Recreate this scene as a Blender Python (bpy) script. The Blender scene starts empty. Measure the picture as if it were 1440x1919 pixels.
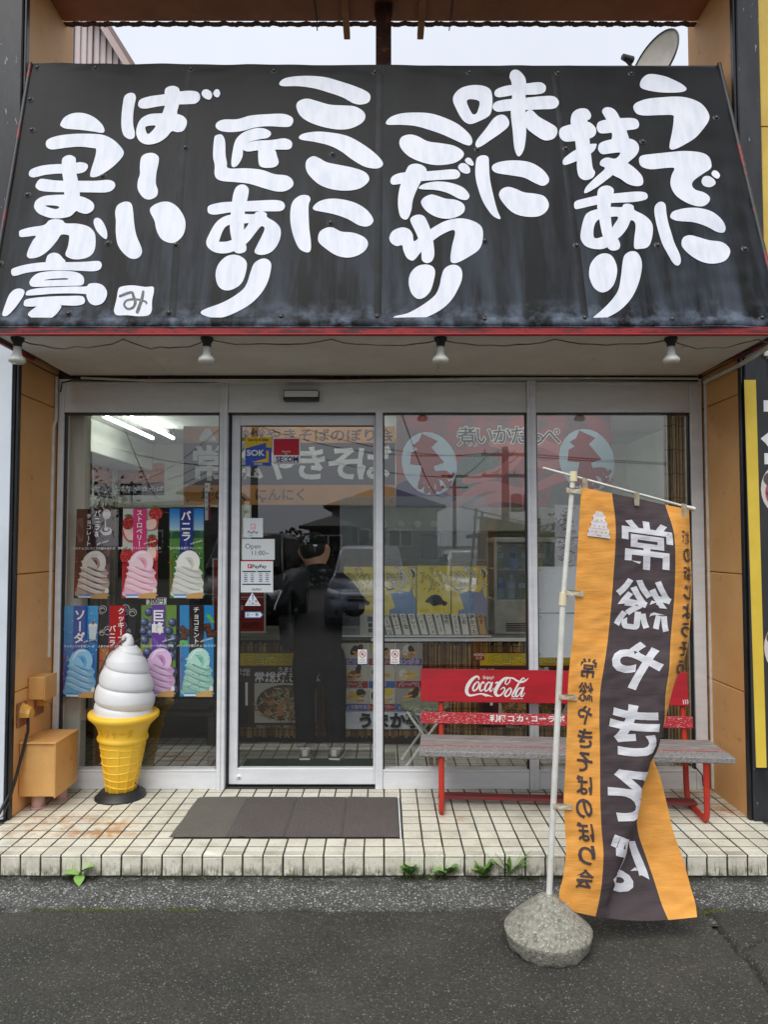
import bpy, bmesh, math, random
from math import sin, cos, pi, radians, tan, atan2, sqrt, hypot
from mathutils import Vector, Matrix, noise as mnoise
from mathutils.geometry import delaunay_2d_cdt
random.seed(11)
SC = bpy.context.scene
COL = SC.collection

# ------------------------------------------------------------------ camera
CAM_Z, PITCH, FPX = 1.64, radians(2.49), 1345.0
cam = bpy.data.cameras.new('camera')
cam.sensor_fit = 'HORIZONTAL'; cam.sensor_width = 36.0; cam.lens = 36.0 * FPX / 1440.0
cam.clip_start = 0.05; cam.clip_end = 2000
camo = bpy.data.objects.new('camera', cam); COL.objects.link(camo)
camo.location = (0, 0, CAM_Z); camo.rotation_euler = (pi / 2 + PITCH, 0, 0)
SC.camera = camo

# ------------------------------------------------------------------ sky, sun, exposure
SUN_EL, SUN_ROT = radians(58), radians(200)
w = bpy.data.worlds.new('World'); SC.world = w; w.use_nodes = True
nt = w.node_tree; nd = nt.nodes; lk = nt.links
bg = nd['Background']; bg.inputs[1].default_value = 0.10
sky = nd.new('ShaderNodeTexSky'); sky.sky_type = 'NISHITA'; sky.sun_disc = False
sky.sun_elevation = SUN_EL; sky.sun_rotation = SUN_ROT; sky.dust_density = 4.0; sky.air_density = 1.0
tc = nd.new('ShaderNodeTexCoord'); sep = nd.new('ShaderNodeSeparateXYZ'); lk.new(tc.outputs['Generated'], sep.inputs[0])
mz = nd.new('ShaderNodeMath'); mz.operation = 'MAXIMUM'; mz.inputs[1].default_value = 0.0; lk.new(sep.outputs[2], mz.inputs[0])
mm = nd.new('ShaderNodeMath'); mm.operation = 'MULTIPLY_ADD'; mm.inputs[1].default_value = .30; mm.inputs[2].default_value = .70
lk.new(mz.outputs[0], mm.inputs[0])                       # thin overcast: brighter overhead than near the horizon
nz = nd.new('ShaderNodeTexNoise'); nz.inputs['Scale'].default_value = 2.2; nz.inputs['Detail'].default_value = 5
lk.new(tc.outputs['Generated'], nz.inputs['Vector'])
rmp = nd.new('ShaderNodeMapRange'); rmp.inputs[1].default_value = .3; rmp.inputs[2].default_value = .7
rmp.inputs[3].default_value = .93; rmp.inputs[4].default_value = 1.05; lk.new(nz.outputs[0], rmp.inputs[0])
m2 = nd.new('ShaderNodeMath'); m2.operation = 'MULTIPLY'; lk.new(mm.outputs[0], m2.inputs[0]); lk.new(rmp.outputs[0], m2.inputs[1])
vm = nd.new('ShaderNodeVectorMath'); vm.operation = 'SCALE'; vm.inputs[0].default_value = (6.1, 6.4, 7.05); lk.new(m2.outputs[0], vm.inputs['Scale'])
mx = nd.new('ShaderNodeMixRGB'); mx.inputs[0].default_value = 0.93
lk.new(sky.outputs[0], mx.inputs[1]); lk.new(vm.outputs[0], mx.inputs[2]); lk.new(mx.outputs[0], bg.inputs[0])
sun = bpy.data.lights.new('sun', 'SUN'); sun.energy = 1.5; sun.angle = radians(50); sun.color = (1, .97, .92)
suno = bpy.data.objects.new('sun', sun); COL.objects.link(suno)
sd = Vector((-.22, -cos(SUN_EL), sin(SUN_EL))).normalized()      # direction towards the sun
suno.rotation_euler = sd.to_track_quat('Z', 'Y').to_euler(); suno.location = (-3, -8, 14)
vs = SC.view_settings
vs.view_transform = 'Standard'; vs.look = 'None'; vs.gamma = 1; vs.use_curve_mapping = False; vs.exposure = 0.72
SC.render.engine = 'CYCLES'
SC.cycles.use_denoising = True
SC.cycles.max_bounces = 8; SC.cycles.transparent_max_bounces = 16; SC.cycles.caustics_reflective = False
SC.cycles.sample_clamp_indirect = 6.0

# ------------------------------------------------------------------ helpers: projection of sight lines on real planes
SP, CP = sin(PITCH), cos(PITCH)
def ray(px, py):
    cx, cy = (px - 720) / FPX, (959.5 - py) / FPX
    return Vector((cx, CP - cy * SP, SP + cy * CP))
def P(px, py, Y):
    d = ray(px, py); t = Y / d.y
    return Vector((d.x * t, Y, CAM_Z + d.z * t))
def PZ(px, py, z):
    d = ray(px, py); t = (z - CAM_Z) / d.z
    return Vector((d.x * t, d.y * t, z))
def lin(c):
    def f(x):
        x /= 255.0
        return x / 12.92 if x <= .04045 else ((x + .055) / 1.055) ** 2.4
    return (f(c[0]), f(c[1]), f(c[2]), 1)

# ------------------------------------------------------------------ helpers: materials
MATS = {}
def nodes(m):
    n = m.node_tree.nodes
    return n, m.node_tree.links, n['Principled BSDF']
def mat(name, col, rough=.6, metal=0, col2=None, scale=6, bump=0, bscale=80, spec=.5, stretch=None, lo=.4, hi=.65, rnd=0, detail=5, col3=None, scale3=40, lo3=.6, hi3=.7):
    if name in MATS: return MATS[name]
    m = bpy.data.materials.new(name); m.use_nodes = True
    n, l, b = nodes(m)
    b.inputs['Roughness'].default_value = rough; b.inputs['Metallic'].default_value = metal
    b.inputs['Specular IOR Level'].default_value = spec
    b.inputs['Base Color'].default_value = lin(col)
    t = n.new('ShaderNodeTexCoord'); mp = n.new('ShaderNodeMapping'); l.new(t.outputs['Object'], mp.inputs[0])
    if stretch: mp.inputs['Scale'].default_value = stretch
    out = None
    def layer(prev, c, sc, lo, hi):
        z = n.new('ShaderNodeTexNoise'); z.inputs['Scale'].default_value = sc; z.inputs['Detail'].default_value = detail
        z.inputs['Roughness'].default_value = .62
        l.new(mp.outputs[0], z.inputs['Vector'])
        r = n.new('ShaderNodeMapRange'); r.inputs[1].default_value = lo; r.inputs[2].default_value = hi; l.new(z.outputs[0], r.inputs[0])
        x = n.new('ShaderNodeMixRGB'); l.new(r.outputs[0], x.inputs[0]); x.inputs[2].default_value = lin(c)
        if prev is None: x.inputs[1].default_value = lin(col)
        else: l.new(prev, x.inputs[1])
        return x.outputs[0]
    if col2: out = layer(out, col2, scale, lo, hi)
    if col3: out = layer(out, col3, scale3, lo3, hi3)
    if rnd:
        oi = n.new('ShaderNodeObjectInfo'); hs = n.new('ShaderNodeHueSaturation')
        r = n.new('ShaderNodeMapRange'); r.inputs[3].default_value = 1 - rnd; r.inputs[4].default_value = 1 + rnd
        l.new(oi.outputs['Random'], r.inputs[0]); l.new(r.outputs[0], hs.inputs['Value'])
        if out is None: hs.inputs['Color'].default_value = lin(col)
        else: l.new(out, hs.inputs['Color'])
        out = hs.outputs[0]
    if out is not None: l.new(out, b.inputs['Base Color'])
    if bump:
        z = n.new('ShaderNodeTexNoise'); z.inputs['Scale'].default_value = bscale; z.inputs['Detail'].default_value = 4
        l.new(mp.outputs[0], z.inputs['Vector'])
        bp = n.new('ShaderNodeBump'); bp.inputs['Strength'].default_value = bump; bp.inputs['Distance'].default_value = .004
        l.new(z.outputs[0], bp.inputs['Height']); l.new(bp.outputs[0], b.inputs['Normal'])
    MATS[name] = m
    return m
def ink(r, g, b, rough=.55):
    return mat('ink_%d_%d_%d_%d' % (r, g, b, int(rough * 100)), (r, g, b), rough, spec=.35)

# ------------------------------------------------------------------ helpers: meshes
class MB:
    def __init__(s): s.v = []; s.f = []; s.mi = []; s.sm = []; s.mats = []
    def m(s, mt):
        if mt not in s.mats: s.mats.append(mt)
        return s.mats.index(mt)
    def add(s, vs, fs, mt, smooth=False):
        o = len(s.v); s.v.extend([tuple(q) for q in vs]); k = s.m(mt)
        for f in fs: s.f.append([o + i for i in f]); s.mi.append(k); s.sm.append(smooth)
    def box(s, lo, hi, mt, b=0.0, M=None):
        c = [(lo[i] + hi[i]) / 2 for i in range(3)]; h = [abs(hi[i] - lo[i]) / 2 for i in range(3)]
        b = min(b, min(h) * .9)
        vs, fs = [], []
        if b <= 0:
            for i in (-1, 1):
                for j in (-1, 1):
                    for k in (-1, 1): vs.append(Vector((c[0] + i * h[0], c[1] + j * h[1], c[2] + k * h[2])))
            fs = [(0, 1, 3, 2), (4, 6, 7, 5), (0, 4, 5, 1), (2, 3, 7, 6), (0, 2, 6, 4), (1, 5, 7, 3)]
        else:
            idx = {}
            for sg in [(i, j, k) for i in (-1, 1) for j in (-1, 1) for k in (-1, 1)]:
                for a in range(3):
                    idx[sg + (a,)] = len(vs)
                    vs.append(Vector([c[t] + sg[t] * (h[t] - (0 if t == a else b)) for t in range(3)]))
            def mk(a, sa, bb, sb, cc, sc):
                q = [0, 0, 0]; q[a] = sa; q[bb] = sb; q[cc] = sc; return tuple(q)
            for a in range(3):
                bb, cc = (a + 1) % 3, (a + 2) % 3
                for sa in (-1, 1):
                    r = [(-1, -1), (1, -1), (1, 1), (-1, 1)]
                    if sa < 0: r = r[::-1]
                    fs.append([idx[mk(a, sa, bb, x, cc, y) + (a,)] for x, y in r])
                for sa in (-1, 1):
                    for sb in (-1, 1):
                        q = [idx[mk(a, sa, bb, sb, cc, -1) + (a,)], idx[mk(a, sa, bb, sb, cc, 1) + (a,)], idx[mk(a, sa, bb, sb, cc, 1) + (bb,)], idx[mk(a, sa, bb, sb, cc, -1) + (bb,)]]
                        fs.append(q if sa * sb < 0 else q[::-1])
            for sg in [(i, j, k) for i in (-1, 1) for j in (-1, 1) for k in (-1, 1)]:
                q = [idx[sg + (a,)] for a in range(3)]
                fs.append(q if sg[0] * sg[1] * sg[2] > 0 else q[::-1])
        if M is not None: vs = [M @ q for q in vs]
        s.add(vs, fs, mt)
        return s
    def tube(s, pts, r, mt, n=10, cap=True, closed=False, smooth=True):
        pts = [Vector(p) for p in pts]; N = len(pts)
        rr = r if isinstance(r, (list, tuple)) else [r] * N
        up = None; vs = []; fs = []
        for i, p in enumerate(pts):
            a = pts[i - 1] if (i > 0 or closed) else p
            c = pts[(i + 1) % N] if (i < N - 1 or closed) else p
            t = (c - a)
            t = t.normalized() if t.length > 1e-9 else Vector((0, 0, 1))
            if up is None:
                up = Vector((0, 0, 1)) if abs(t.z) < .9 else Vector((0, 1, 0))
            u = (up - t * up.dot(t)); u = u.normalized() if u.length > 1e-6 else t.orthogonal().normalized()
            up = u; v = t.cross(u)
            for k in range(n):
                an = 2 * pi * k / n
                vs.append(p + (u * cos(an) + v * sin(an)) * rr[i])
        M = N if closed else N - 1
        for i in range(M):
            for k in range(n):
                j = (i + 1) % N
                fs.append((i * n + k, i * n + (k + 1) % n, j * n + (k + 1) % n, j * n + k))
        s.add(vs, fs, mt, smooth)
        if cap and not closed:
            s.add(vs[:n], [tuple(range(n))[::-1]], mt); s.add(vs[-n:], [tuple(range(n))], mt)
        return s
    def lathe(s, prof, mt, loc=(0, 0, 0), n=32, M=None, smooth=True, fn=None, a0=0.0, a1=2 * pi):
        vs = []; fs = []; L = len(prof); full = abs(a1 - a0 - 2 * pi) < 1e-6
        nn = n if full else n + 1
        for k in range(nn):
            a = a0 + (a1 - a0) * k / n
            for r, z in prof:
                p = Vector((r * cos(a), r * sin(a), z))
                if fn: p = fn(p, a, r, z)
                if M is not None: p = M @ p
                vs.append(p + Vector(loc))
        for k in range(n):
            k2 = (k + 1) % nn
            for i in range(L - 1):
                fs.append((k * L + i, k2 * L + i, k2 * L + i + 1, k * L + i + 1))
        s.add(vs, fs, mt, smooth)
        return s
    def poly(s, pts, mt): s.add(pts, [tuple(range(len(pts)))], mt); return s
    def prism(s, pts, d, mt):
        n = len(pts); d = Vector(d); a = [Vector(p) for p in pts]
        s.add(a + [p + d for p in a], [tuple(range(n))[::-1], tuple(range(n, 2 * n))] + [(i, (i + 1) % n, n + (i + 1) % n, n + i) for i in range(n)], mt)
        return s
    def hull(s, pts, mt, bev=0, seg=2, smooth=True):
        bm = bmesh.new()
        for p in pts: bm.verts.new(p)
        r = bmesh.ops.convex_hull(bm, input=bm.verts)
        bmesh.ops.delete(bm, geom=[v for v in bm.verts if not v.link_faces], context='VERTS')
        bmesh.ops.dissolve_limit(bm, angle_limit=radians(4), verts=bm.verts, edges=bm.edges)
        if bev: bmesh.ops.bevel(bm, geom=list(bm.edges), offset=bev, segments=seg, affect='EDGES', clamp_overlap=True)
        bm.verts.index_update()
        s.add([v.co.copy() for v in bm.verts], [[v.index for v in f.verts] for f in bm.faces], mt, smooth)
        bm.free(); return s
    def mesh(s, name, recalc=False):
        me = bpy.data.meshes.new(name); me.from_pydata(s.v, [], s.f)
        for mt in s.mats: me.materials.append(mt)
        if len(s.mats) > 1: me.polygons.foreach_set('material_index', s.mi)
        if any(s.sm): me.polygons.foreach_set('use_smooth', s.sm)
        if recalc:
            bm = bmesh.new(); bm.from_mesh(me); bmesh.ops.recalc_face_normals(bm, faces=bm.faces); bm.to_mesh(me); bm.free()
        me.update()
        return me
LOC = {}
def link(name, me, parent=None, loc=None):
    o = bpy.data.objects.new(name, me); COL.objects.link(o)
    if loc is not None: o.location = loc
    if parent is not None:
        o.parent = parent
        o.matrix_parent_inverse = Matrix.Translation(LOC.get(parent, Vector((0, 0, 0)))).inverted()
    LOC[o] = Vector(loc) if loc is not None else Vector((0, 0, 0))
    if parent is not None and parent in LOC and loc is None: LOC[o] = Vector((0, 0, 0))
    return o
def tag(o, label, cat, group=None, kind=None):
    if label: o['label'] = label
    if cat: o['category'] = cat
    if group: o['group'] = group
    if kind: o['kind'] = kind
    return o
def thing(name, label, cat, loc=(0, 0, 0), group=None):
    o = bpy.data.objects.new(name, None); COL.objects.link(o); o.location = loc; o.empty_display_size = .1
    LOC[o] = Vector(loc)
    return tag(o, label, cat, group)
def part(name, mb, parent, recalc=True, loc=None, label=None):
    o = link(name, mb.mesh(name, recalc), parent, loc)
    if label: o['label'] = label
    return o
def solo(name, mb, label, cat, group=None, recalc=True):
    return tag(link(name, mb.mesh(name, recalc)), label, cat, group)
def struct(name, mb, parent=None):
    o = link(name, mb.mesh(name, True), parent)
    if parent is None: o['kind'] = 'structure'
    return o
def boxpart(name, lo, hi, mt, parent, b=.003):
    return part(name, MB().box(lo, hi, mt, b), parent)

# ------------------------------------------------------------------ helpers: lettering
GL = {}
def glyph(ch, off=0.0):
    k = (ch, off)
    if k in GL: return GL[k]
    c = bpy.data.curves.new('glyph', 'FONT'); c.body = ch; c.size = 1; c.offset = off; c.resolution_u = 3; c.fill_mode = 'FRONT'
    o = bpy.data.objects.new('glyph', c)
    me = o.to_mesh()
    r = ([(v.co.x, v.co.y) for v in me.vertices], [tuple(p.vertices) for p in me.polygons])
    o.to_mesh_clear(); bpy.data.objects.remove(o); bpy.data.curves.remove(c)
    GL[k] = r
    return r
def spline(pts, n=5, closed=True):
    out = []; N = len(pts)
    for i in range(N if closed else N - 1):
        p0 = pts[(i - 1) % N] if (closed or i > 0) else pts[i]; p1 = pts[i]; p2 = pts[(i + 1) % N]; p3 = pts[(i + 2) % N] if (closed or i < N - 2) else p2
        for k in range(n):
            t = k / n; t2 = t * t; t3 = t2 * t
            out.append(tuple(.5 * (2 * b + (c - a) * t + (2 * a - 5 * b + 4 * c - d) * t2 + (3 * b - a - 3 * c + d) * t3) for a, b, c, d in zip(p0, p1, p2, p3)))
    if not closed: out.append(tuple(pts[-1]))
    return out
def inside(x, y, poly):
    r = False; j = len(poly) - 1
    for i in range(len(poly)):
        xi, yi = poly[i]; xj, yj = poly[j]
        if (yi > y) != (yj > y) and x < (xj - xi) * (y - yi) / (yj - yi) + xi: r = not r
        j = i
    return r
def fill(outer, holes=(), grid=0):
    """triangles of a 2D outline with holes; grid adds inner points so it can follow a wavy sheet"""
    vs = [Vector(p) for p in outer]; fc = [list(range(len(outer)))]; ed = []
    for h in holes:
        b = len(vs); vs += [Vector(p) for p in h]; ed += [(b + i, b + (i + 1) % len(h)) for i in range(len(h))]
    if grid:
        xs = [p[0] for p in outer]; ys = [p[1] for p in outer]
        x = min(xs) + grid * .5
        while x < max(xs):
            y = min(ys) + grid * .5
            while y < max(ys):
                if inside(x, y, outer): vs.append(Vector((x, y)))
                y += grid
            x += grid
    r = delaunay_2d_cdt(vs, ed, fc, 1, 1e-6)
    V = [(p.x, p.y) for p in r[0]]; F = []
    for f in r[2]:
        cx = sum(V[i][0] for i in f) / len(f); cy = sum(V[i][1] for i in f) / len(f)
        if not any(inside(cx, cy, h) for h in holes): F.append(tuple(f))
    return V, F
def stroke(pts, n=4, seg=8):
    """brush stroke: chain of (x, y, r) swept to an outline-less strip with round ends; returns list of (verts, faces)"""
    s = spline(pts, n, False); L = []; R = []
    N = len(s)
    for i in range(N):
        a = s[max(0, i - 1)]; b = s[min(N - 1, i + 1)]
        dx, dy = b[0] - a[0], b[1] - a[1]; q = hypot(dx, dy) or 1
        nx, ny = -dy / q, dx / q; x, y, r = s[i]
        L.append((x + nx * r, y + ny * r)); R.append((x - nx * r, y - ny * r))
    vs = L + R; fs = [(i, i + 1, N + i + 1, N + i) for i in range(N - 1)]
    for e, (x, y, r) in ((0, s[0]), (N - 1, s[-1])):
        a = atan2(L[e][1] - y, L[e][0] - x); sg = 1 if e == 0 else -1
        b = len(vs); vs.append((x, y)); vs += [(x + r * cos(a + sg * pi * k / seg), y + r * sin(a + sg * pi * k / seg)) for k in range(seg + 1)]
        fs += [(b, b + 1 + k, b + 2 + k) for k in range(seg)]
    return vs, fs
def refine(V, F, maxlen):
    bm = bmesh.new(); vv = [bm.verts.new((x, y, 0)) for x, y in V]
    for f in F:
        try: bm.faces.new([vv[i] for i in f])
        except ValueError: pass
    bmesh.ops.triangulate(bm, faces=bm.faces)
    for _ in range(5):
        e = [x for x in bm.edges if x.calc_length() > maxlen]
        if not e: break
        bmesh.ops.subdivide_edges(bm, edges=e, cuts=1); bmesh.ops.triangulate(bm, faces=bm.faces)
    bm.verts.index_update()
    r = ([(v.co.x, v.co.y) for v in bm.verts], [tuple(v.index for v in f.verts) for f in bm.faces]); bm.free()
    return r
class Print:
    """flat print on a sheet: units u to the right 0..W, v downwards 0..H; layers stack 0.15 mm apart"""
    def __init__(s, corners=None, W=1.0, H=1.0, fn=None, step=.00015, sub=None, off0=.0004):
        s.W, s.H, s.step, s.sub = W, H, step, sub; s.off = off0; s.pic = MB(); s.let = MB(); s.big = MB(); s.sheet = None
        if corners:
            a, b, c, d = [Vector(q) for q in corners]; s.c = (a, b, c, d)
            n = (d - a).cross(b - a).normalized()
            if n.dot(a - Vector((0, 0, CAM_Z))) > 0: n = -n
            s.n = n
            def fn(u, v, o):
                x, y = u / W, v / H
                return (a * (1 - x) + b * x) * (1 - y) + (d * (1 - x) + c * x) * y + n * o
        s.fn = fn
    def put(s, V, F, mt, mb=None):
        if s.sub: V, F = refine(V, F, s.sub)
        s.off += s.step
        (mb or s.pic).add([s.fn(x, y, s.off) for x, y in V], F, mt); return s
    def poly(s, pts, mt, smooth=0, holes=()):
        if smooth: pts = spline(pts, smooth)
        V, F = fill(pts, holes); return s.put(V, F, mt)
    def rect(s, x0, y0, x1, y1, mt): return s.put([(x0, y0), (x1, y0), (x1, y1), (x0, y1)], [(0, 1, 2, 3)], mt)
    def ell(s, cx, cy, rx, ry, mt, rot=0, n=24):
        c, q = cos(rot), sin(rot)
        pts = [(cx + rx * cos(2 * pi * k / n) * c - ry * sin(2 * pi * k / n) * q, cy + rx * cos(2 * pi * k / n) * q + ry * sin(2 * pi * k / n) * c) for k in range(n)]
        return s.put(pts, [tuple(range(n))], mt)
    def brush(s, pts, mt, let=False):
        V, F = stroke(pts); return s.put(V, F, mt, s.let if let else s.pic)
    def text(s, body, x, y, size, mt, bold=0.0, al='C', vert=False, sx=1.0, rot=0.0, mirror=False, gap=1.0, title=False):
        """horizontal: (x, y) is the centre / left of the line; vertical: centre of the first character"""
        c, q = cos(rot), sin(rot)
        def emit(V, F, ox, oy):
            pts = []
            for gx, gy in V:
                px, py = (gx + ox) * size * sx * (-1 if mirror else 1), -(gy + oy) * size
                pts.append((x + px * c - py * q, y + px * q + py * c))
            s.put(pts, F, mt, s.big if title else s.let); s.off -= s.step
        if not vert:
            V, F = glyph(body, bold)
            if V:
                x0 = min(p[0] for p in V); x1 = max(p[0] for p in V)
                emit(V, F, -(x0 + x1) / 2 if al == 'C' else (-x0 if al == 'L' else -x1), -.36)
        else:
            for i, ch in enumerate(body):
                V, F = glyph(ch, bold)
                if not V: continue
                if ch == 'ー': V = [(.5 + (p[1] - .36), .36 - (p[0] - .5)) for p in V]
                x0 = min(p[0] for p in V); x1 = max(p[0] for p in V)
                emit(V, F, -.5 if x1 - x0 < .9 and ord(ch) > 255 else -(x0 + x1) / 2, -.36 - i * gap)
        s.off += s.step; return s
    def base(s, mt, thick=.0012):
        """the sheet itself, with thickness, behind the print"""
        mb = MB(); f = [s.fn(0, 0, .0004), s.fn(s.W, 0, .0004), s.fn(s.W, s.H, .0004), s.fn(0, s.H, .0004)]
        n = (f[3] - f[0]).cross(f[1] - f[0]).normalized()
        if (s.fn(0, 0, 1) - s.fn(0, 0, 0)).dot(n) > 0: n = -n
        mb.prism(f, n * thick, mt); s.sheet = mb; return s
    def done(s, name, label, cat, parent=None, group=None):
        if parent is None: o = tag(link(name, s.sheet.mesh(name, True)), label, cat, group)
        else: o = part(name, s.sheet, parent, label=label)
        if s.pic.v: part('printed_picture', s.pic, o, False)
        if s.let.v: part('lettering', s.let, o, False)
        if s.big.v: part('title_lettering', s.big, o, False)
        return o
def quad(x0, y0, x1, y1, Y): return [P(x0, y0, Y), P(x1, y0, Y), P(x1, y1, Y), P(x0, y1, Y)]
# ------------------------------------------------------------------ special materials
def newmat(name):
    m = bpy.data.materials.new(name); m.use_nodes = True; MATS[name] = m
    return (m,) + nodes(m)
def N(n, t, **k):
    x = n.new(t)
    for a, b in k.items():
        if a == 'op': x.operation = b
        elif a.startswith('i'): x.inputs[int(a[1:])].default_value = b
        else: setattr(x, a, b)
    return x
def noise(n, l, vec, scale, detail=5, rough=.6):
    z = n.new('ShaderNodeTexNoise'); z.inputs['Scale'].default_value = scale; z.inputs['Detail'].default_value = detail; z.inputs['Roughness'].default_value = rough
    l.new(vec, z.inputs['Vector']); return z.outputs[0]
def ramp(n, l, src, lo, hi, a=0.0, b=1.0):
    r = n.new('ShaderNodeMapRange'); r.inputs[1].default_value = lo; r.inputs[2].default_value = hi; r.inputs[3].default_value = a; r.inputs[4].default_value = b
    l.new(src, r.inputs[0]); return r.outputs[0]
def mixc(n, l, fac, a, b, mode='MIX'):
    x = n.new('ShaderNodeMixRGB'); x.blend_type = mode
    if isinstance(fac, float): x.inputs[0].default_value = fac
    else: l.new(fac, x.inputs[0])
    for i, c in ((1, a), (2, b)):
        if isinstance(c, tuple): x.inputs[i].default_value = lin(c)
        else: l.new(c, x.inputs[i])
    return x.outputs[0]
def mul(n, l, a, b):
    x = N(n, 'ShaderNodeMath', op='MULTIPLY'); l.new(a, x.inputs[0])
    if isinstance(b, float): x.inputs[1].default_value = b
    else: l.new(b, x.inputs[1])
    return x.outputs[0]
def addn(n, l, a, b):
    x = N(n, 'ShaderNodeMath', op='ADD'); x.use_clamp = True; l.new(a, x.inputs[0]); l.new(b, x.inputs[1]); return x.outputs[0]
def spot(n, l, pos, c, r, soft=.4):
    """1 inside an ellipsoid, 0 outside"""
    s = N(n, 'ShaderNodeVectorMath', op='SUBTRACT'); l.new(pos, s.inputs[0]); s.inputs[1].default_value = c
    d = N(n, 'ShaderNodeVectorMath', op='DIVIDE'); l.new(s.outputs[0], d.inputs[0]); d.inputs[1].default_value = r
    q = N(n, 'ShaderNodeVectorMath', op='LENGTH'); l.new(d.outputs[0], q.inputs[0])
    return ramp(n, l, q.outputs['Value'], 1.0, soft)
def bumpn(n, l, b, src, strength, dist):
    bp = n.new('ShaderNodeBump'); bp.inputs['Strength'].default_value = strength; bp.inputs['Distance'].default_value = dist
    l.new(src, bp.inputs['Height']); l.new(bp.outputs[0], b.inputs['Normal']); return bp

# glazed tiles with rust stains and grime
M_TILE, n, l, b = newmat('tile')
g = n.new('ShaderNodeNewGeometry'); pos = g.outputs['Position']
oi = n.new('ShaderNodeObjectInfo')
base = mixc(n, l, ramp(n, l, oi.outputs['Random'], 0, 1), (218, 214, 196), (231, 228, 211))
base = mixc(n, l, ramp(n, l, noise(n, l, pos, 7), .45, .75, 0, .7), base, (180, 174, 154))
base = mixc(n, l, ramp(n, l, noise(n, l, pos, 60, 3), .56, .74, 0, .55), base, (150, 144, 126))
st = None
for (px, py), r in (((115, 1540), (.42, .16, .2)), ((205, 1552), (.34, .17, .2)), ((1365, 1520), (.13, .16, .2)), ((850, 1533), (.1, .05, .2)), ((1290, 1488), (.12, .07, .2)), ((100, 1562), (.5, .08, .2))):
    c = PZ(px, py, .1); q = spot(n, l, pos, c, r, .15); st = q if st is None else addn(n, l, st, q)
st = mul(n, l, st, ramp(n, l, noise(n, l, pos, 14, 6), .42, .62))
base = mixc(n, l, mul(n, l, st, .8), base, (186, 122, 50))
sp = n.new('ShaderNodeSeparateXYZ'); l.new(pos, sp.inputs[0])
gr = mul(n, l, ramp(n, l, sp.outputs[2], .055, .0), ramp(n, l, noise(n, l, pos, 22, 6), .42, .58))
base = mixc(n, l, mul(n, l, gr, .85), base, (84, 86, 60))
mp = n.new('ShaderNodeMapping'); mp.inputs['Scale'].default_value = (130, 130, 14); l.new(pos, mp.inputs[0])
drip = mul(n, l, ramp(n, l, noise(n, l, mp.outputs[0], 1.0, 3), .55, .62), ramp(n, l, sp.outputs[2], .075, .02))
base = mixc(n, l, mul(n, l, drip, .75), base, (70, 66, 54))
l.new(base, b.inputs['Base Color']); b.inputs['Roughness'].default_value = .32
l.new(ramp(n, l, noise(n, l, pos, 30), .3, .7, .22, .5), b.inputs['Roughness'])
bumpn(n, l, b, noise(n, l, pos, 25, 3), .12, .004)
M_GROUT = mat('grout', (60, 58, 50), .9, col2=(42, 42, 34), scale=18, bump=.4, bscale=200)

# asphalt: binder with light stone chips
def asphalt(name, dark, chip, dens, patch, pscale, vs1, vs2, bump, chips=(150, 150, 144)):
    m, n, l, b = newmat(name)
    g = n.new('ShaderNodeNewGeometry'); pos = g.outputs['Position']
    base = mixc(n, l, ramp(n, l, noise(n, l, pos, pscale, 6), .38, .66), dark, patch)
    base = mixc(n, l, ramp(n, l, noise(n, l, pos, 150, 4), .42, .6, 0, .8), base, chip)
    base = mixc(n, l, ramp(n, l, noise(n, l, pos, 75, 3), .55, .66, 0, .55), base, tuple(int(x * .6) for x in dark))
    hs = []
    for s, k in ((vs1, 0), (vs2, 1)):
        v = n.new('ShaderNodeTexVoronoi'); v.inputs['Scale'].default_value = s; l.new(pos, v.inputs['Vector'])
        sc = n.new('ShaderNodeSeparateColor'); l.new(v.outputs['Color'], sc.inputs[0])
        e = ramp(n, l, v.outputs['Distance'], .45, .3)
        pick = ramp(n, l, sc.outputs[0], 1 - dens, 1 - dens + .03)
        f = mul(n, l, mul(n, l, e, pick), ramp(n, l, sc.outputs[1], 0, 1, .35, 1))
        base = mixc(n, l, f, base, chips); hs.append(mul(n, l, e, ramp(n, l, sc.outputs[1], 0, 1, .3, 1)))
    if name == 'old_asphalt':                       # damp dirt and moss caught against the porch and in the joint
        sp = n.new('ShaderNodeSeparateXYZ'); l.new(pos, sp.inputs[0]); nz_ = ramp(n, l, noise(n, l, pos, 7, 6), .34, .56, 0, 1)
        for y0, y1 in ((3.50, 3.595), (3.37, 3.295)):
            base = mixc(n, l, mul(n, l, mul(n, l, ramp(n, l, sp.outputs[1], y0, y1), nz_), .92), base, (38, 39, 30))
    l.new(base, b.inputs['Base Color']); b.inputs['Roughness'].default_value = .85
    bumpn(n, l, b, addn(n, l, hs[0], hs[1]), bump, .004)
    return m, n, l, b
M_ASPH = asphalt('asphalt', (44, 44, 39), (72, 71, 64), .22, (66, 65, 58), 2.6, 150, 88, 1.0, (122, 121, 112))[0]
M_OLD = asphalt('old_asphalt', (74, 74, 71), (112, 112, 109), .40, (44, 45, 40), 4.0, 105, 66, 1.0, (182, 182, 178))[0]

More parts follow.
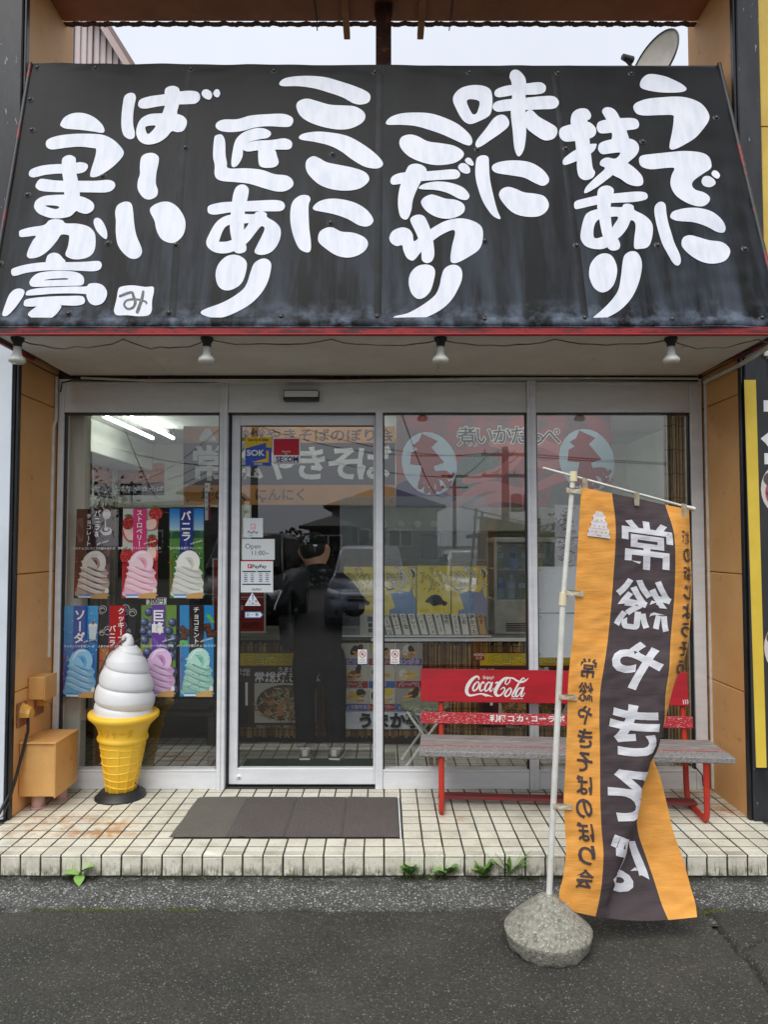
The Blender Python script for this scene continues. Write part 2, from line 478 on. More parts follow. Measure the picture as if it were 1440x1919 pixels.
# black PVC sheet with chalky run-off
M_PVC, n, l, b = newmat('black_pvc')
g = n.new('ShaderNodeNewGeometry'); pos = g.outputs['Position']; sp = n.new('ShaderNodeSeparateXYZ'); l.new(pos, sp.inputs[0])
mp = n.new('ShaderNodeMapping'); mp.inputs['Scale'].default_value = (9, 1.2, 1.2); l.new(pos, mp.inputs[0])
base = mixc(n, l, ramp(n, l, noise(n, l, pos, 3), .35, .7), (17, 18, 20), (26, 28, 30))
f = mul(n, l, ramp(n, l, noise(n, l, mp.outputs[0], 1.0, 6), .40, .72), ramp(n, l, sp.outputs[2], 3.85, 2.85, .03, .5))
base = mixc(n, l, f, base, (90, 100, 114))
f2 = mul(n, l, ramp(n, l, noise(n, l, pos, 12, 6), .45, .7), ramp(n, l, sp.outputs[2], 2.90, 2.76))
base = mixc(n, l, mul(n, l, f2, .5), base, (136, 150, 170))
l.new(base, b.inputs['Base Color']); b.inputs['Roughness'].default_value = .5; b.inputs['Specular IOR Level'].default_value = .14
bumpn(n, l, b, noise(n, l, pos, 350, 2), .05, .002)
M_WPAINT = mat('white_brush_paint', (222, 224, 232), .55, col2=(205, 212, 223), scale=1.0, stretch=(26, 4, 5), lo=.42, hi=.66)
M_STAMP = mat('black_marker', (64, 64, 68), .6, col2=(110, 110, 114), scale=40)

# aluminium, orange paint, red paint, ...
M_ALU = mat('aluminium', (238, 240, 243), .36, .05, col2=(222, 225, 229), scale=1.6, stretch=(2, 2, 9), lo=.35, hi=.7, bump=.04, bscale=14, col3=(140, 140, 140), scale3=22, lo3=.66, hi3=.78)
M_ALU2 = mat('brushed_header', (238, 238, 236), .4, .05, col2=(220, 220, 217), scale=2.0, stretch=(1.2, 6, 5), lo=.35, hi=.7, col3=(130, 128, 124), scale3=16, lo3=.66, hi3=.8)
M_ORANGE = mat('orange_paint', (236, 182, 118), .6, col2=(224, 166, 102), scale=2.2, lo=.35, hi=.7, bump=.1, bscale=90, col3=(176, 124, 74), scale3=9, lo3=.62, hi3=.8)
M_BLACK = mat('black_paint', (36, 37, 40), .45, col2=(50, 52, 56), scale=4, stretch=(3, 3, 1), bump=.15, bscale=40, col3=(150, 152, 155), scale3=11, lo3=.665, hi3=.685)
M_BLACK2 = mat('black_gloss_paint', (28, 28, 30), .35, col2=(44, 44, 46), scale=5, bump=.2, bscale=30)
M_YELLOW = mat('yellow_wall', (222, 190, 88), .65, col2=(206, 172, 78), scale=3, bump=.2, bscale=120)
M_SOFFIT = mat('soffit_board', (238, 237, 231), .6, col2=(226, 223, 215), scale=2.5, col3=(186, 180, 168), scale3=12, lo3=.64, hi3=.8)
M_REDTRIM = mat('worn_red_trim', (150, 34, 40), .55, col2=(70, 30, 30), scale=9, stretch=(.5, 1, 3), lo=.45, hi=.6, col3=(40, 30, 30), scale3=40, lo3=.56, hi3=.62)
M_WIRE = mat('black_rubber', (26, 26, 28), .5)
M_WHITEPL = mat('white_plastic', (226, 226, 220), .35, col2=(206, 204, 194), scale=12)
M_DARKPL = mat('dark_plastic', (40, 42, 42), .45)
M_RUST = mat('rusty_steel', (84, 50, 36), .85, col2=(60, 36, 28), scale=14, bump=.4, bscale=70, col3=(150, 84, 40), scale3=22, lo3=.56, hi3=.7)
M_TIMBER = mat('painted_timber', (176, 124, 74), .7, col2=(150, 100, 60), scale=8)
M_CONC = mat('concrete', (146, 144, 132), .9, col2=(96, 94, 82), scale=60, bump=.9, bscale=120, col3=(184, 182, 172), scale3=120, lo3=.55, hi3=.62)

# thin window glass: reflects by Fresnel, otherwise lets light through
M_GLASS = bpy.data.materials.new('window_glass'); M_GLASS.use_nodes = True
n = M_GLASS.node_tree.nodes; l = M_GLASS.node_tree.links; n.clear()
o = n.new('ShaderNodeOutputMaterial'); t = n.new('ShaderNodeBsdfTransparent'); t.inputs[0].default_value = (.985, .992, .988, 1)
gl = n.new('ShaderNodeBsdfGlossy'); gl.inputs['Roughness'].default_value = 0.0; gl.inputs[0].default_value = (1, 1, 1, 1)
fr = n.new('ShaderNodeFresnel'); fr.inputs[0].default_value = 1.56
ge = n.new('ShaderNodeNewGeometry')
k = N(n, 'ShaderNodeMath', op='MULTIPLY_ADD', i1=-2.6, i2=2.6); l.new(ge.outputs['Backfacing'], k.inputs[0])   # both faces of the pane counted on the front one
q = N(n, 'ShaderNodeMath', op='MULTIPLY'); q.use_clamp = True; l.new(fr.outputs[0], q.inputs[0]); l.new(k.outputs[0], q.inputs[1])
mxs = n.new('ShaderNodeMixShader'); l.new(q.outputs[0], mxs.inputs[0]); l.new(t.outputs[0], mxs.inputs[1]); l.new(gl.outputs[0], mxs.inputs[2]); l.new(mxs.outputs[0], o.inputs[0])
MATS['window_glass'] = M_GLASS
M_CLEAR = bpy.data.materials.new('clear_plastic'); M_CLEAR.use_nodes = True
n = M_CLEAR.node_tree.nodes; l = M_CLEAR.node_tree.links; n.clear()
o = n.new('ShaderNodeOutputMaterial'); t = n.new('ShaderNodeBsdfTransparent'); t.inputs[0].default_value = (.9, .93, .94, 1)
gl = n.new('ShaderNodeBsdfPrincipled'); gl.inputs['Base Color'].default_value = lin((190, 196, 198)); gl.inputs['Roughness'].default_value = .15
mxs = n.new('ShaderNodeMixShader'); mxs.inputs[0].default_value = .22; l.new(t.outputs[0], mxs.inputs[1]); l.new(gl.outputs[0], mxs.inputs[2]); l.new(mxs.outputs[0], o.inputs[0])
M_TUBE = bpy.data.materials.new('lit_fluorescent_tube'); M_TUBE.use_nodes = True
n, l, b = nodes(M_TUBE); b.inputs['Emission Color'].default_value = (.93, 1, .95, 1); b.inputs['Emission Strength'].default_value = 6.5; b.inputs['Base Color'].default_value = (.9, .9, .9, 1)

M_FILL_TUBE = M_TUBE.copy(); M_FILL_TUBE.name = 'added_fill_tube'; M_FILL_TUBE.node_tree.nodes['Principled BSDF'].inputs['Emission Strength'].default_value = 3.2  # weaker tube for the two added fill fixtures
# weathered bench timber, red bench paint
M_GREYWOOD = mat('weathered_wood', (158, 153, 150), .85, col2=(120, 116, 114), scale=1.6, stretch=(4, 60, 60), lo=.38, hi=.62, bump=.3, bscale=10, col3=(160, 78, 82), scale3=4, lo3=.62, hi3=.66)
M_GREYWOOD2 = mat('weathered_wood_speckled', (158, 156, 154), .85, col2=(104, 102, 100), scale=9, stretch=(10, 26, 26), lo=.42, hi=.6, bump=.3, bscale=10, col3=(150, 84, 86), scale3=3, lo3=.64, hi3=.70)
M_REDBOARD = mat('red_board', (186, 26, 40), .42, col2=(160, 24, 36), scale=3, stretch=(1, 5, 5), col3=(120, 26, 32), scale3=14, lo3=.62, hi3=.74)
M_REDWORN = mat('worn_red_slat', (186, 32, 44), .6, col2=(170, 30, 40), scale=4, col3=(206, 178, 176), scale3=26, lo3=.575, hi3=.60, stretch=(3, 8, 8))
M_REDTUBE = mat('red_tube', (196, 58, 38), .45, col2=(178, 46, 34), scale=6, bump=.1, bscale=40, col3=(96, 40, 30), scale3=30, lo3=.66, hi3=.72)
M_ROOMW = mat('room_wall', (224, 226, 216), .8, col2=(212, 214, 204), scale=2)
M_DARKWOOD = mat('dark_wood', (46, 32, 26), .4, col2=(30, 22, 20), scale=4, stretch=(2, 2, 20))
REEDS = [mat('reed_%d' % i, c, .7, col2=tuple(int(x * .72) for x in c), scale=7, stretch=(1, 1, 1)) for i, c in enumerate([(176, 140, 84), (150, 112, 64), (196, 162, 104), (122, 90, 52)])]
# ================================================================== ground
FRONT_Y, GLASS_Y, TOP_Z = 3.621, 4.59, 0.10
mb = MB(); mb.box((-400, -400, -.6), (400, 400, -.03), M_ASPH); struct('ground', mb)
def frange(a, b, s):
    k = int(round((b - a) / s)); return [a + (b - a) * i / k for i in range(k + 1)]
crack = [PZ(x, y, 0).xy for x, y in ((1300, 1700), (1332, 1712), (1345, 1738), (1368, 1758), (1384, 1783), (1412, 1803), (1424, 1830), (1452, 1862))]
crack2 = [PZ(x, y, 0).xy for x, y in ((1384, 1783), (1400, 1775), (1420, 1762), (1450, 1757))]
def seg_d(p, pl):
    r = 9
    for a, c in zip(pl, pl[1:]):
        d = c - a; t = max(0, min(1, (p - a).dot(d) / d.length_squared)); r = min(r, (p - a - d * t).length)
    return r
def sheet(xs, ys, zf, mt, yf=None):
    nx = len(xs); vs = []
    for j, y in enumerate(ys):
        for x in xs:
            yy = yf(x, y, j) if yf else y
            vs.append((x, yy, zf(x, yy, j)))
    fs = [(j * nx + i, j * nx + i + 1, (j + 1) * nx + i + 1, (j + 1) * nx + i) for j in range(len(ys) - 1) for i in range(nx - 1)]
    mb = MB(); mb.add(vs, fs, mt, True); return mb
nv = mnoise.noise
xs = [-300, -60, -20, -8, -4, -2.6] + frange(-2.1, 2.1, .0075) + [2.6, 4, 8, 20, 60, 300]
EDGE = 3.285
ys = [-300, -60, -20, -8, -3, 0, 1.2, 2.0] + frange(2.35, EDGE - .02, .0075) + [EDGE - .012, EDGE - .006, EDGE, EDGE + .004]
def ey(x, y, j):
    k = max(0, min(1, (y - 2.9) / .385))
    return y + k * (.035 * nv((x * 1.3, 3.1, 0)) + .02 * nv((x * 6, 1.1, 0)) + .009 * nv((x * 30, 7, 0)))
def az(x, y, j):
    if y < 2.1 or abs(x) > 2.3: return 0
    z = .0025 * nv((x * 5, y * 5, 2)) + .0016 * nv((x * 55, y * 55, 4)) + .0012 * nv((x * 110, y * 110, 9))
    if x > 1.1:
        p = Vector((x, y)); wob = .008 * nv((x * 40, y * 40, 1))
        d = min(seg_d(p, crack), seg_d(p, crack2) + .004) + wob
        z -= .045 * max(0, 1 - max(0, d) / .019)
    z -= .004 * max(0, 1 - (EDGE - y) / .05)
    if j >= len(ys) - 2: z -= .006 if j == len(ys) - 2 else .022
    return z
struct('asphalt_pavement', sheet(xs, ys, az, M_ASPH, ey))
def oz(x, y, j):
    v = mnoise.voronoi((x * 70, y * 70, .3))[0][0]
    p = max(0, .55 - v) * .010
    hollow = nv((x * 1.6, y * 5, 8))
    return -.011 + p * (1 if hollow > -.2 else .5) + .005 * nv((x * 3, y * 6, 1)) + .003 * nv((x * 30, y * 30, 5)) - (.004 if hollow < -.25 else 0)
xo = [-6, -3.4, -2.7] + frange(-2.3, 2.3, .0065) + [2.7, 3.4, 6]
struct('old_asphalt_strip', sheet(xo, frange(3.18, FRONT_Y + .03, .0065), oz, M_OLD))

# ================================================================== porch, every tile a piece
mb = MB(); mb.box((-2.75, FRONT_Y + .006, -.12), (2.75, 4.75, TOP_Z - .0013), M_GROUT); porch = struct('porch', mb)
PT, J = .1, .0084
tile_mesh = MB().box((-PT / 2 + J / 2, -PT / 2 + J * .62, -.007), (PT / 2 - J / 2, PT / 2 - J * .62, 0), M_TILE, .0012).mesh('tile')
riser_mesh = MB().box((-PT / 2 + J / 2, -.009, -.045), (PT / 2 - J / 2, .004, .041), M_TILE, .002).mesh('riser_tile')
nm = MB()
prof = [(-.050, -.012), (-.050, -.003), (-.0465, -.0004)] + [(-.043, 0), (-.041, -.002), (-.036, -.002), (-.034, 0), (-.029, 0), (-.027, -.002), (-.022, -.002), (-.020, 0), (-.015, 0), (-.013, -.002), (-.008, -.002), (-.006, 0)] + [(.0442, 0), (.0450, -.0010), (.0450, -.012)]
nm.prism([(-PT / 2 + J / 2, a, c) for a, c in prof], (PT - J, 0, 0), M_TILE); nosing_mesh = nm.mesh('nosing_tile', True)
MATX0, MATX1, MATY0, MATY1 = -1.13, .08, 3.831, 4.44
back = MB()
for i in range(-23, 22):
    x = (i + .5) * PT
    jit = lambda s: random.uniform(-s, s)
    o = link('nosing_tile', nosing_mesh, porch, (x + jit(.001), FRONT_Y + .05, TOP_Z + jit(.0006))); o.rotation_euler = (jit(.006), jit(.006), 0)
    o = link('riser_tile', riser_mesh, porch, (x + jit(.0012), FRONT_Y + .010, .044 + jit(.0008))); o.rotation_euler = (jit(.01), 0, jit(.008))
    for r in range(8):
        y = FRONT_Y + .1 + (r + .5) * PT
        if y > 4.06 and not (-2.13 < x < 2.09): continue
        if y < 4.06 and abs(x) > 2.3: continue
        if MATX0 - .02 < x < MATX1 + .0 and MATY0 < y < MATY1: continue
        o = link('tile', tile_mesh, porch, (x + jit(.0008), y + jit(.0008), TOP_Z + jit(.0007))); o.rotation_euler = (jit(.006), jit(.006), 0)
    if -2.13 < x < 2.09: back.box((x - PT / 2 + J / 2, FRONT_Y + .9 + J / 2, TOP_Z - .007), (x + PT / 2 - J / 2, GLASS_Y - .012, TOP_Z), M_TILE, .0016)
part('tile_row', back, porch)['kind'] = 'stuff'

# ================================================================== the shop building
XL, XR = -2.10, 2.05           # inner faces of the side walls
bld = thing('shop_building', 'small takeaway shop with orange side walls, aluminium shopfront and open framed parapet', 'building', (0, 4.6, 0))
def bp(name, lo, hi, mt, b=.003): return boxpart(name, lo, hi, mt, bld, b)
# side walls (lower), each with panel joints
for s, X, o in ((-1, XL, -.62), (1, XR, .62)):
    lo, hi = sorted((X, X + o))
    for z0, z1 in ((.0, .79), (.795, 1.46), (1.465, 2.50), (2.505, 2.71)):
        bp('side_wall_panel', (lo, 4.085, z0), (hi, 4.70, z1), M_ORANGE, .004)
    bp('upper_wall', (lo, 4.12, 2.72), (hi, 4.70, 5.6), M_ORANGE, .004)
bp('pilaster_board', (-2.75, 4.05, 0), (XL - .004, 4.08, 5.6), M_BLACK, .006)
bp('pilaster_board', (XR + .004, 4.05, 0), (2.185, 4.08, 5.6), M_BLACK, .006)
bp('pilaster_edge', (XL - .002, 4.065, 0), (XL + .012, 4.10, 5.6), M_BLACK2, .003)
bp('pilaster_edge', (XR - .012, 4.065, 0), (XR + .002, 4.10, 5.6), M_BLACK2, .003)
bp('front_wall', (2.19, 4.066, 2.74), (3.6, 4.12, 4.052), M_YELLOW, .002)
bp('front_wall', (2.19, 4.066, 4.058), (3.6, 4.12, 5.6), M_YELLOW, .002)
bp('wall_trim', (2.16, 4.03, 2.70), (3.6, 4.065, 2.73), M_WHITEPL, .003)
bp('front_wall_base', (2.19, 4.07, 0), (3.6, 4.12, 2.695), M_BLACK, .002)
bp('orange_patch_board', (2.24, 4.045, 2.46), (3.2, 4.068, 2.66), M_ORANGE, .003)
# parapet beam with ragged corrugated roofing along its back edge
SZ = 5.05
bp('parapet_beam', (XL, 3.75, SZ), (XR, 4.555, SZ + .5), mat('beam_brown', (172, 104, 66), .65, col2=(152, 90, 56), scale=3), .004)  # beam coloured darker and redder than the orange walls
cr = MB(); K = 420; vs = []
for i in range(K + 1):
    x = XL + (XR - XL) * i / K; ph = (x % .108) / .108
    wv = .009 if .12 < ph < .36 else (0 if ph > .52 or ph < 0.02 else .006)
    rg = .006 * nv((x * 60, 1, 1)) + .004 * nv((x * 9, 4, 1))
    z = SZ - .007 + wv * .7 + rg * .7
    for yy, dz in ((4.556, 0), (4.60 + .006 * nv((x * 40, 2, 2)), .003)): vs += [(x, yy, z + dz), (x, yy, z + dz + .004)]
fs = []
for i in range(K):
    a, c = i * 4, i * 4 + 4
    fs += [(a, a + 2, c + 2, c), (a + 1, c + 1, c + 3, a + 3), (a + 2, a + 3, c + 3, c + 2), (a, c, c + 1, a + 1)]
cr.add(vs, fs, M_RUST); part('corrugated_roof_edge', cr, bld)
bp('parapet_post', (-.052, 4.40, 4.3), (.046, 4.47, SZ - .002), M_RUST, .006)
bp('post_cap', (-.06, 4.39, SZ - .03), (.054, 4.48, SZ - .001), M_RUST, .003)
for x0 in (-.268, .222):
    bp('batten', (x0, 4.10, SZ - .048), (x0 + .042, 4.66, SZ - .002), M_TIMBER, .003)
for x0 in (-.44, .43):
    part('wire', MB().tube([(x0, 4.3, SZ - .004), (x0 + .004, 4.5, SZ - .01), (x0, 4.59, SZ - .035)], .004, M_WIRE, 6), bld)

# ---- aluminium shopfront
FY0, FY1 = 4.562, 4.655
z_sill, z_rail = TOP_Z, P(900, 1440, GLASS_Y).z
z_head, z_top = P(900, 771, GLASS_Y).z, P(900, 717, GLASS_Y).z
def X_(px, py=1100): return P(px, py, GLASS_Y).x
mull = [(XL + .012, X_(117)), (X_(411), X_(426)), (X_(704), X_(718)), (X_(989), X_(1006)), (X_(1297), XR - .012)]
for i, (a, c) in enumerate(mull):
    zt = z_top if i != 2 else z_head
    bp('mullion', (a, FY0 - (.012 if i in (1, 3) else 0), z_sill), (c, FY1, zt), M_ALU, .004)
    if i in (1, 3): bp('mullion_bead', (a + .018, FY0 - .02, z_sill), (a + .027, FY0 - .008, zt), M_ALU, .002)
for a, c in ((mull[0][1], mull[1][0]), (mull[1][1], mull[3][0]), (mull[3][1], mull[4][0])):
    h = bp('header_panel', (a + .001, FY0 + .008, z_head), (c - .001, FY1, z_top), M_ALU2, .003)
    part('header_lip', MB().box((a + .001, FY0 - .004, z_head - .012), (c - .001, FY0 + .006, z_head + .004), M_ALU2, .002), h)
    part('header_top_rail', MB().box((a + .001, FY0 - .002, z_top - .016), (c - .001, FY0 + .006, z_top - .002), M_ALU2, .002), h)
    part('shadow_gap', MB().box((a + .001, FY0 + .003, z_head - .020), (c - .001, FY1 - .01, z_head - .013), M_DARKPL), h)
bp('top_rail', (XL + .012, FY0, z_top + .001), (XR - .012, FY1, z_top + .016), M_ALU2, .002)
bp('lintel', (XL, FY0 + .03, z_top + .017), (XR, 4.75, 2.80), M_RUST, .002)
for a, c in ((mull[0][1], mull[1][0]), (mull[2][1], mull[3][0]), (mull[3][1], mull[4][0])):
    fr = bp('window', (a + .001, FY0 + .006, z_sill), (c - .001, FY1 - .01, z_rail - .014), M_ALU, .004)
    part('rail_bead', MB().box((a + .001, FY0 + .002, z_rail - .013), (c - .001, FY1 - .012, z_rail), M_ALU, .003), fr)
    for e in (a, c - .010): part('gasket', MB().box((e, GLASS_Y - .012, z_rail), (e + .010, GLASS_Y + .02, z_head - .02), M_DARKPL), fr)
    part('glass_pane', MB().box((a + .002, GLASS_Y, z_rail - .01), (c - .002, GLASS_Y + .006, z_head - .012), M_GLASS), fr)
# sliding door
DY = 4.606
dx0, dx1 = mull[1][1] + .004, mull[2][0] - .001
st0, st1 = X_(447), X_(700)
dz0 = P(560, 1470, DY).z; dr = P(560, 1439, DY).z; dt = P(560, 797, DY).z
mb = MB()
mb.box((dx0 + .012, DY, dz0), (st0, DY + .045, z_head - .004), M_ALU, .004)
mb.box((st1, DY, dz0), (dx1, DY + .045, z_head - .004), M_ALU, .003)
mb.box((st0 - .002, DY + .002, dt), (st1 + .002, DY + .043, z_head - .006), M_ALU, .004)
mb.box((st0 - .002, DY - .004, dz0), (st1 + .002, DY + .043, dr), M_ALU, .005)
door = part('sliding_door', mb, bld)
part('glass_pane', MB().box((st0 - .004, DY + .02, dr - .004), (st1 + .004, DY + .026, dt + .004), M_GLASS), door)
part('gasket', MB().box((st0, DY + .012, dr), (st0 + .006, DY + .03, dt), M_DARKPL).box((st0, DY + .012, dt - .006), (st1, DY + .03, dt), M_DARKPL), door)
c = P(448, 1456, DY - .004); R90 = Matrix.Rotation(pi / 2, 4, 'X')
part('lock', MB().lathe([(0, .006), (.010, .006), (.011, .002), (.017, .002), (.019, 0), (.019, -.004)], M_ALU, c, 20, R90).lathe([(0, .0075), (.004, .0075), (.005, .006)], M_DARKPL, c, 10, R90), door)
bp('threshold', (dx0, FY0 + .012, TOP_Z - .002), (dx1, FY1 + .06, TOP_Z + .008), M_DARKPL, .002)
bp('door_track', (dx0 - .001, DY - .01, z_sill), (dx0 + .010, DY + .05, z_head), M_DARKPL, .001)
# door sensor on the header
a, c = P(533, 733, FY0), P(599, 753, FY0)
sn = bp('door_sensor', (a.x, FY0 - .045, c.z), (c.x, FY0 + .008, a.z), M_DARKPL, .006)
part('sensor_cover', MB().box((a.x + .006, FY0 - .052, c.z + .022), (c.x - .004, FY0 - .044, a.z - .008), M_ALU, .003), sn)
# white conduits and sagging cables
bp_t = lambda nme, pts, r, mt, n=8: part(nme, MB().tube(pts, r, mt, n), bld)
bp_t('conduit', [(XL + .012, 4.535, 2.70), (XL + .012, 4.535, 2.42), (XL + .004, 4.52, 2.38), (XL + .004, 4.52, .93)], .011, M_WHITEPL)
bp_t('conduit', [(XR - .004, 4.53, 2.66), (XR - .004, 4.53, .12)], .010, M_WHITEPL)
bp_t('conduit', [(-1.93, 4.53, 2.690), (-1.5, 4.528, 2.672), (-.9, 4.53, 2.668), (-.3, 4.53, 2.672), (.7, 4.53, 2.688), (2.0, 4.53, 2.686)], .008, M_WHITEPL)
bp_t('cable', [(-2.06, 4.53, 2.60), (-2.05, 4.53, 2.66), (-1.98, 4.53, 2.678), (-1.2, 4.53, 2.662), (.1, 4.54, 2.690), (1.3, 4.53, 2.680), (2.0, 4.53, 2.672)], .005, M_WIRE)
bp_t('cable', [(1.83, 4.545, .30), (1.86, 4.535, .27), (1.93, 4.53, .26), (1.98, 4.53, .2), (1.99, 4.54, .13)], .004, M_WIRE)
bp_t('wall_pipe', [(2.0, 3.66, 2.66), (2.03, 4.05, 2.655), (2.03, 4.5, 2.66)], .013, M_WHITEPL)

# ---- rooms behind the glass
RX0, RX1, RY0, RY1, RZ = -3.05, 2.75, 4.66, 8.1, 2.76
floor_m, n, l, b = newmat('room_floor_tiles')
g = n.new('ShaderNodeNewGeometry'); br = n.new('ShaderNodeTexBrick'); br.offset = 0; br.inputs['Scale'].default_value = 1.0
br.inputs['Brick Width'].default_value = .1; br.inputs['Row Height'].default_value = .1; br.inputs['Mortar Size'].default_value = .005
br.inputs['Color1'].default_value = lin((168, 168, 158)); br.inputs['Color2'].default_value = lin((156, 156, 146)); br.inputs['Mortar'].default_value = lin((60, 58, 52))
l.new(g.outputs['Position'], br.inputs['Vector']); l.new(br.outputs['Color'], b.inputs['Base Color']); b.inputs['Roughness'].default_value = .35
bp('room_floor', (RX0, 4.66, -.1), (RX1, RY1, TOP_Z - .001), floor_m, 0)
bp('ceiling', (RX0, 4.76, RZ), (RX1, RY1, RZ + .1), M_ROOMW, 0)
bp('room_back_wall', (RX0, RY1, -.1), (RX1, RY1 + .1, RZ), M_ROOMW, 0)
bp('room_side_wall', (RX0 - .1, 4.72, -.1), (RX0, RY1, RZ), M_ROOMW, 0)
bp('room_side_wall', (RX1, 4.72, -.1), (RX1 + .1, RY1, RZ), M_ROOMW, 0)
bp('room_front_return', (RX0, 4.71, -.1), (XL - .01, 4.76, RZ), M_ROOMW, 0)
bp('room_front_return', (XR + .01, 4.71, -.1), (RX1, 4.76, RZ), M_ROOMW, 0)
bp('room_column', (-2.09, 4.70, TOP_Z), (-1.97, 4.80, RZ - .002), M_ROOMW, .006)
bp('ceiling_beam', (RX0 + .002, 4.8, 2.46), (-2.62, 8.09, RZ - .002), M_ROOMW, .006)
bp('roof_slab', (RX0 - .1, 4.72, RZ + .1), (RX1 + .1, RY1 + .1, 3.1), M_CONC, 0)
# ================================================================== awning sign
SB, ST = Vector((0, 3.60, 2.742)), Vector((0, 4.09, 4.45))      # lower and upper edge of the slanted face
SU = (ST - SB).normalized(); SN = Vector((0, -SU.z, SU.y)).normalized()
if SN.y > 0: SN = -SN
def sag(x, s):
    """wrinkles of the sheet (m): x across, s up the slope 0..1.78"""
    d = .003 * nv((x * 1.4, s * 1.6, 3)) + .0022 * nv((x * 4.5, s * 2.6, 7))
    r = max(0, min(1, (x - 1.0) / .8)) * max(0, 1 - s / .75)
    d += .016 * r * nv(((x + s * 1.1) * 2.2, (s - x * .25) * 11, 2))
    t = max(0, min(1, (x - 1.1) / .6)); d += .008 * t * nv(((x - s * .5) * 3, (s + x * .45) * 10, 6))
    e = max(0, (s - 1.62) / .16); d += .009 * e * nv((x * 5, s * 18, 4))
    d += .004 * max(0, 1 - s / .12) * nv((x * 7, 2, 4))
    return d
def on_sign(px, py):
    d = ray(px, py); o = Vector((0, 0, CAM_Z)); t = (SB - o).dot(SN) / d.dot(SN); p = o + d * t
    return p.x, (p - SB).dot(SU)
def sgn(x, s, off=0.0): return Vector((x, 0, 0)) + SB + SU * s + SN * (sag(x, s) + off)
sign = thing('awning_sign', 'slanted black sheet awning sign with big white hand-painted slogan columns over the entrance', 'sign', (0, 3.6, 2.7))
TL, TR, BR, BL = [on_sign(*q) for q in ((57, 119), (1350, 127), (1468, 613), (-27, 613))]
NX, NY = 200, 80; vs = []
for j in range(NY + 1):
    f = j / NY
    for i in range(NX + 1):
        k = i / NX; x = (BL[0] + (TL[0] - BL[0]) * f) * (1 - k) + (BR[0] + (TR[0] - BR[0]) * f) * k
        s = (BL[1] + (TL[1] - BL[1]) * f) * (1 - k) + (BR[1] + (TR[1] - BR[1]) * f) * k
        vs.append(sgn(x, s))
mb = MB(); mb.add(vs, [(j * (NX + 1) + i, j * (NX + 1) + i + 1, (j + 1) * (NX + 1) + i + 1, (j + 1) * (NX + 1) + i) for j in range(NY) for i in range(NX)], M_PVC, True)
part('banner_sheet', mb, sign, False)
# frame behind: cheeks, top board, hem lips, seams over the ribs
for sx, c0, c1 in ((-1, BL[0], TL[0]), (1, BR[0], TR[0])):
    q = [(c0, 3.612, 2.70), (c0, 4.60, 2.72), (c0, 4.60, 4.40), (c1, 4.10, 4.44)]
    part('cheek', MB().prism(q, (-sx * .02, 0, 0), M_BLACK2), sign)
    e0, e1 = sgn(c0 * .999, 0, .003), sgn(c1 * .999, 1.775, .003)
    part('edge_batten', MB().tube([e0, e1], .012, mat('edge_batten', (44, 44, 46), .5, col2=(122, 34, 40), scale=5, lo=.56, hi=.62), 6), sign)
part('top_board', MB().box((TL[0], 4.10, 4.40), (TR[0], 4.60, 4.445), M_BLACK2, .004), sign)
for px0, px1, y in ((40, 160, 585), (160, 400, 590), (395, 720, 594), (715, 1000, 596), (995, 1240, 594)):
    pass
seam = mat('sheet_seam', (27, 29, 31), .5, col2=(44, 48, 54), scale=6, lo=.45, hi=.75, spec=.15)
for (x0, y0), (x1, y1) in (((352, 135), (322, 605)), ((712, 140), (708, 608)), ((1040, 140), (1098, 606))):
    a, c = on_sign(x0, y0), on_sign(x1, y1); pts = []
    V = []
    for k in range(25):
        t = k / 24; x = a[0] + (c[0] - a[0]) * t; s = a[1] + (c[1] - a[1]) * t
        V += [sgn(x - .019, s, .0004), sgn(x - .017, s, .0011), sgn(x + .017, s, .0011), sgn(x + .019, s, .0004)]
    m_ = MB(); m_.add(V, [(4 * k + i, 4 * k + i + 1, 4 * k + i + 5, 4 * k + i + 4) for k in range(24) for i in range(3)], seam, True); part('seam', m_, sign, False)
V = []
for k in range(161):
    t = k / 160; x = BL[0] + (BR[0] - BL[0]) * t
    for s, o in ((.002, .002), (.004, .0045), (.046, .0045), (.050 + .004 * nv((x * 9, 1, 1)), .001)): V.append(sgn(x, s, o))
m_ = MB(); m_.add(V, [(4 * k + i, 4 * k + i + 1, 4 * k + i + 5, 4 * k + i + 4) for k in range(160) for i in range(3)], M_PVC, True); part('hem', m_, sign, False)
# bolts
bolt = MB(); bolt.lathe([(0, .010), (.006, .009), (.011, .005), (.012, .001), (.019, .0006), (.020, 0)], M_DARKPL, n=12)
bolt.lathe([(0, .0115), (.004, .011), (.005, .009)], mat('bolt_head', (120, 122, 122), .4, .6), n=8); bolt_me = bolt.mesh('bolt')
rot = SN.to_track_quat('Z', 'Y').to_euler()
for px, py in ((70, 128), (180, 129), (358, 131), (514, 134), (703, 136), (880, 137), (1046, 138), (1183, 140), (57, 188), (60, 245), (52, 366), (0, 495), (193, 331), (348, 278), (203, 457), (330, 460), (129, 588), (317, 587), (527, 594), (707, 594), (908, 599), (1096, 596), (1260, 598), (1343, 221), (1205, 267), (1061, 279), (895, 281), (624, 290), (620, 418), (909, 452), (1081, 461), (1233, 460), (1396, 468), (1430, 594)):
    x, s = on_sign(px, py); o = link('bolt', bolt_me, sign, sgn(x, s, .0015)); o.rotation_euler = rot
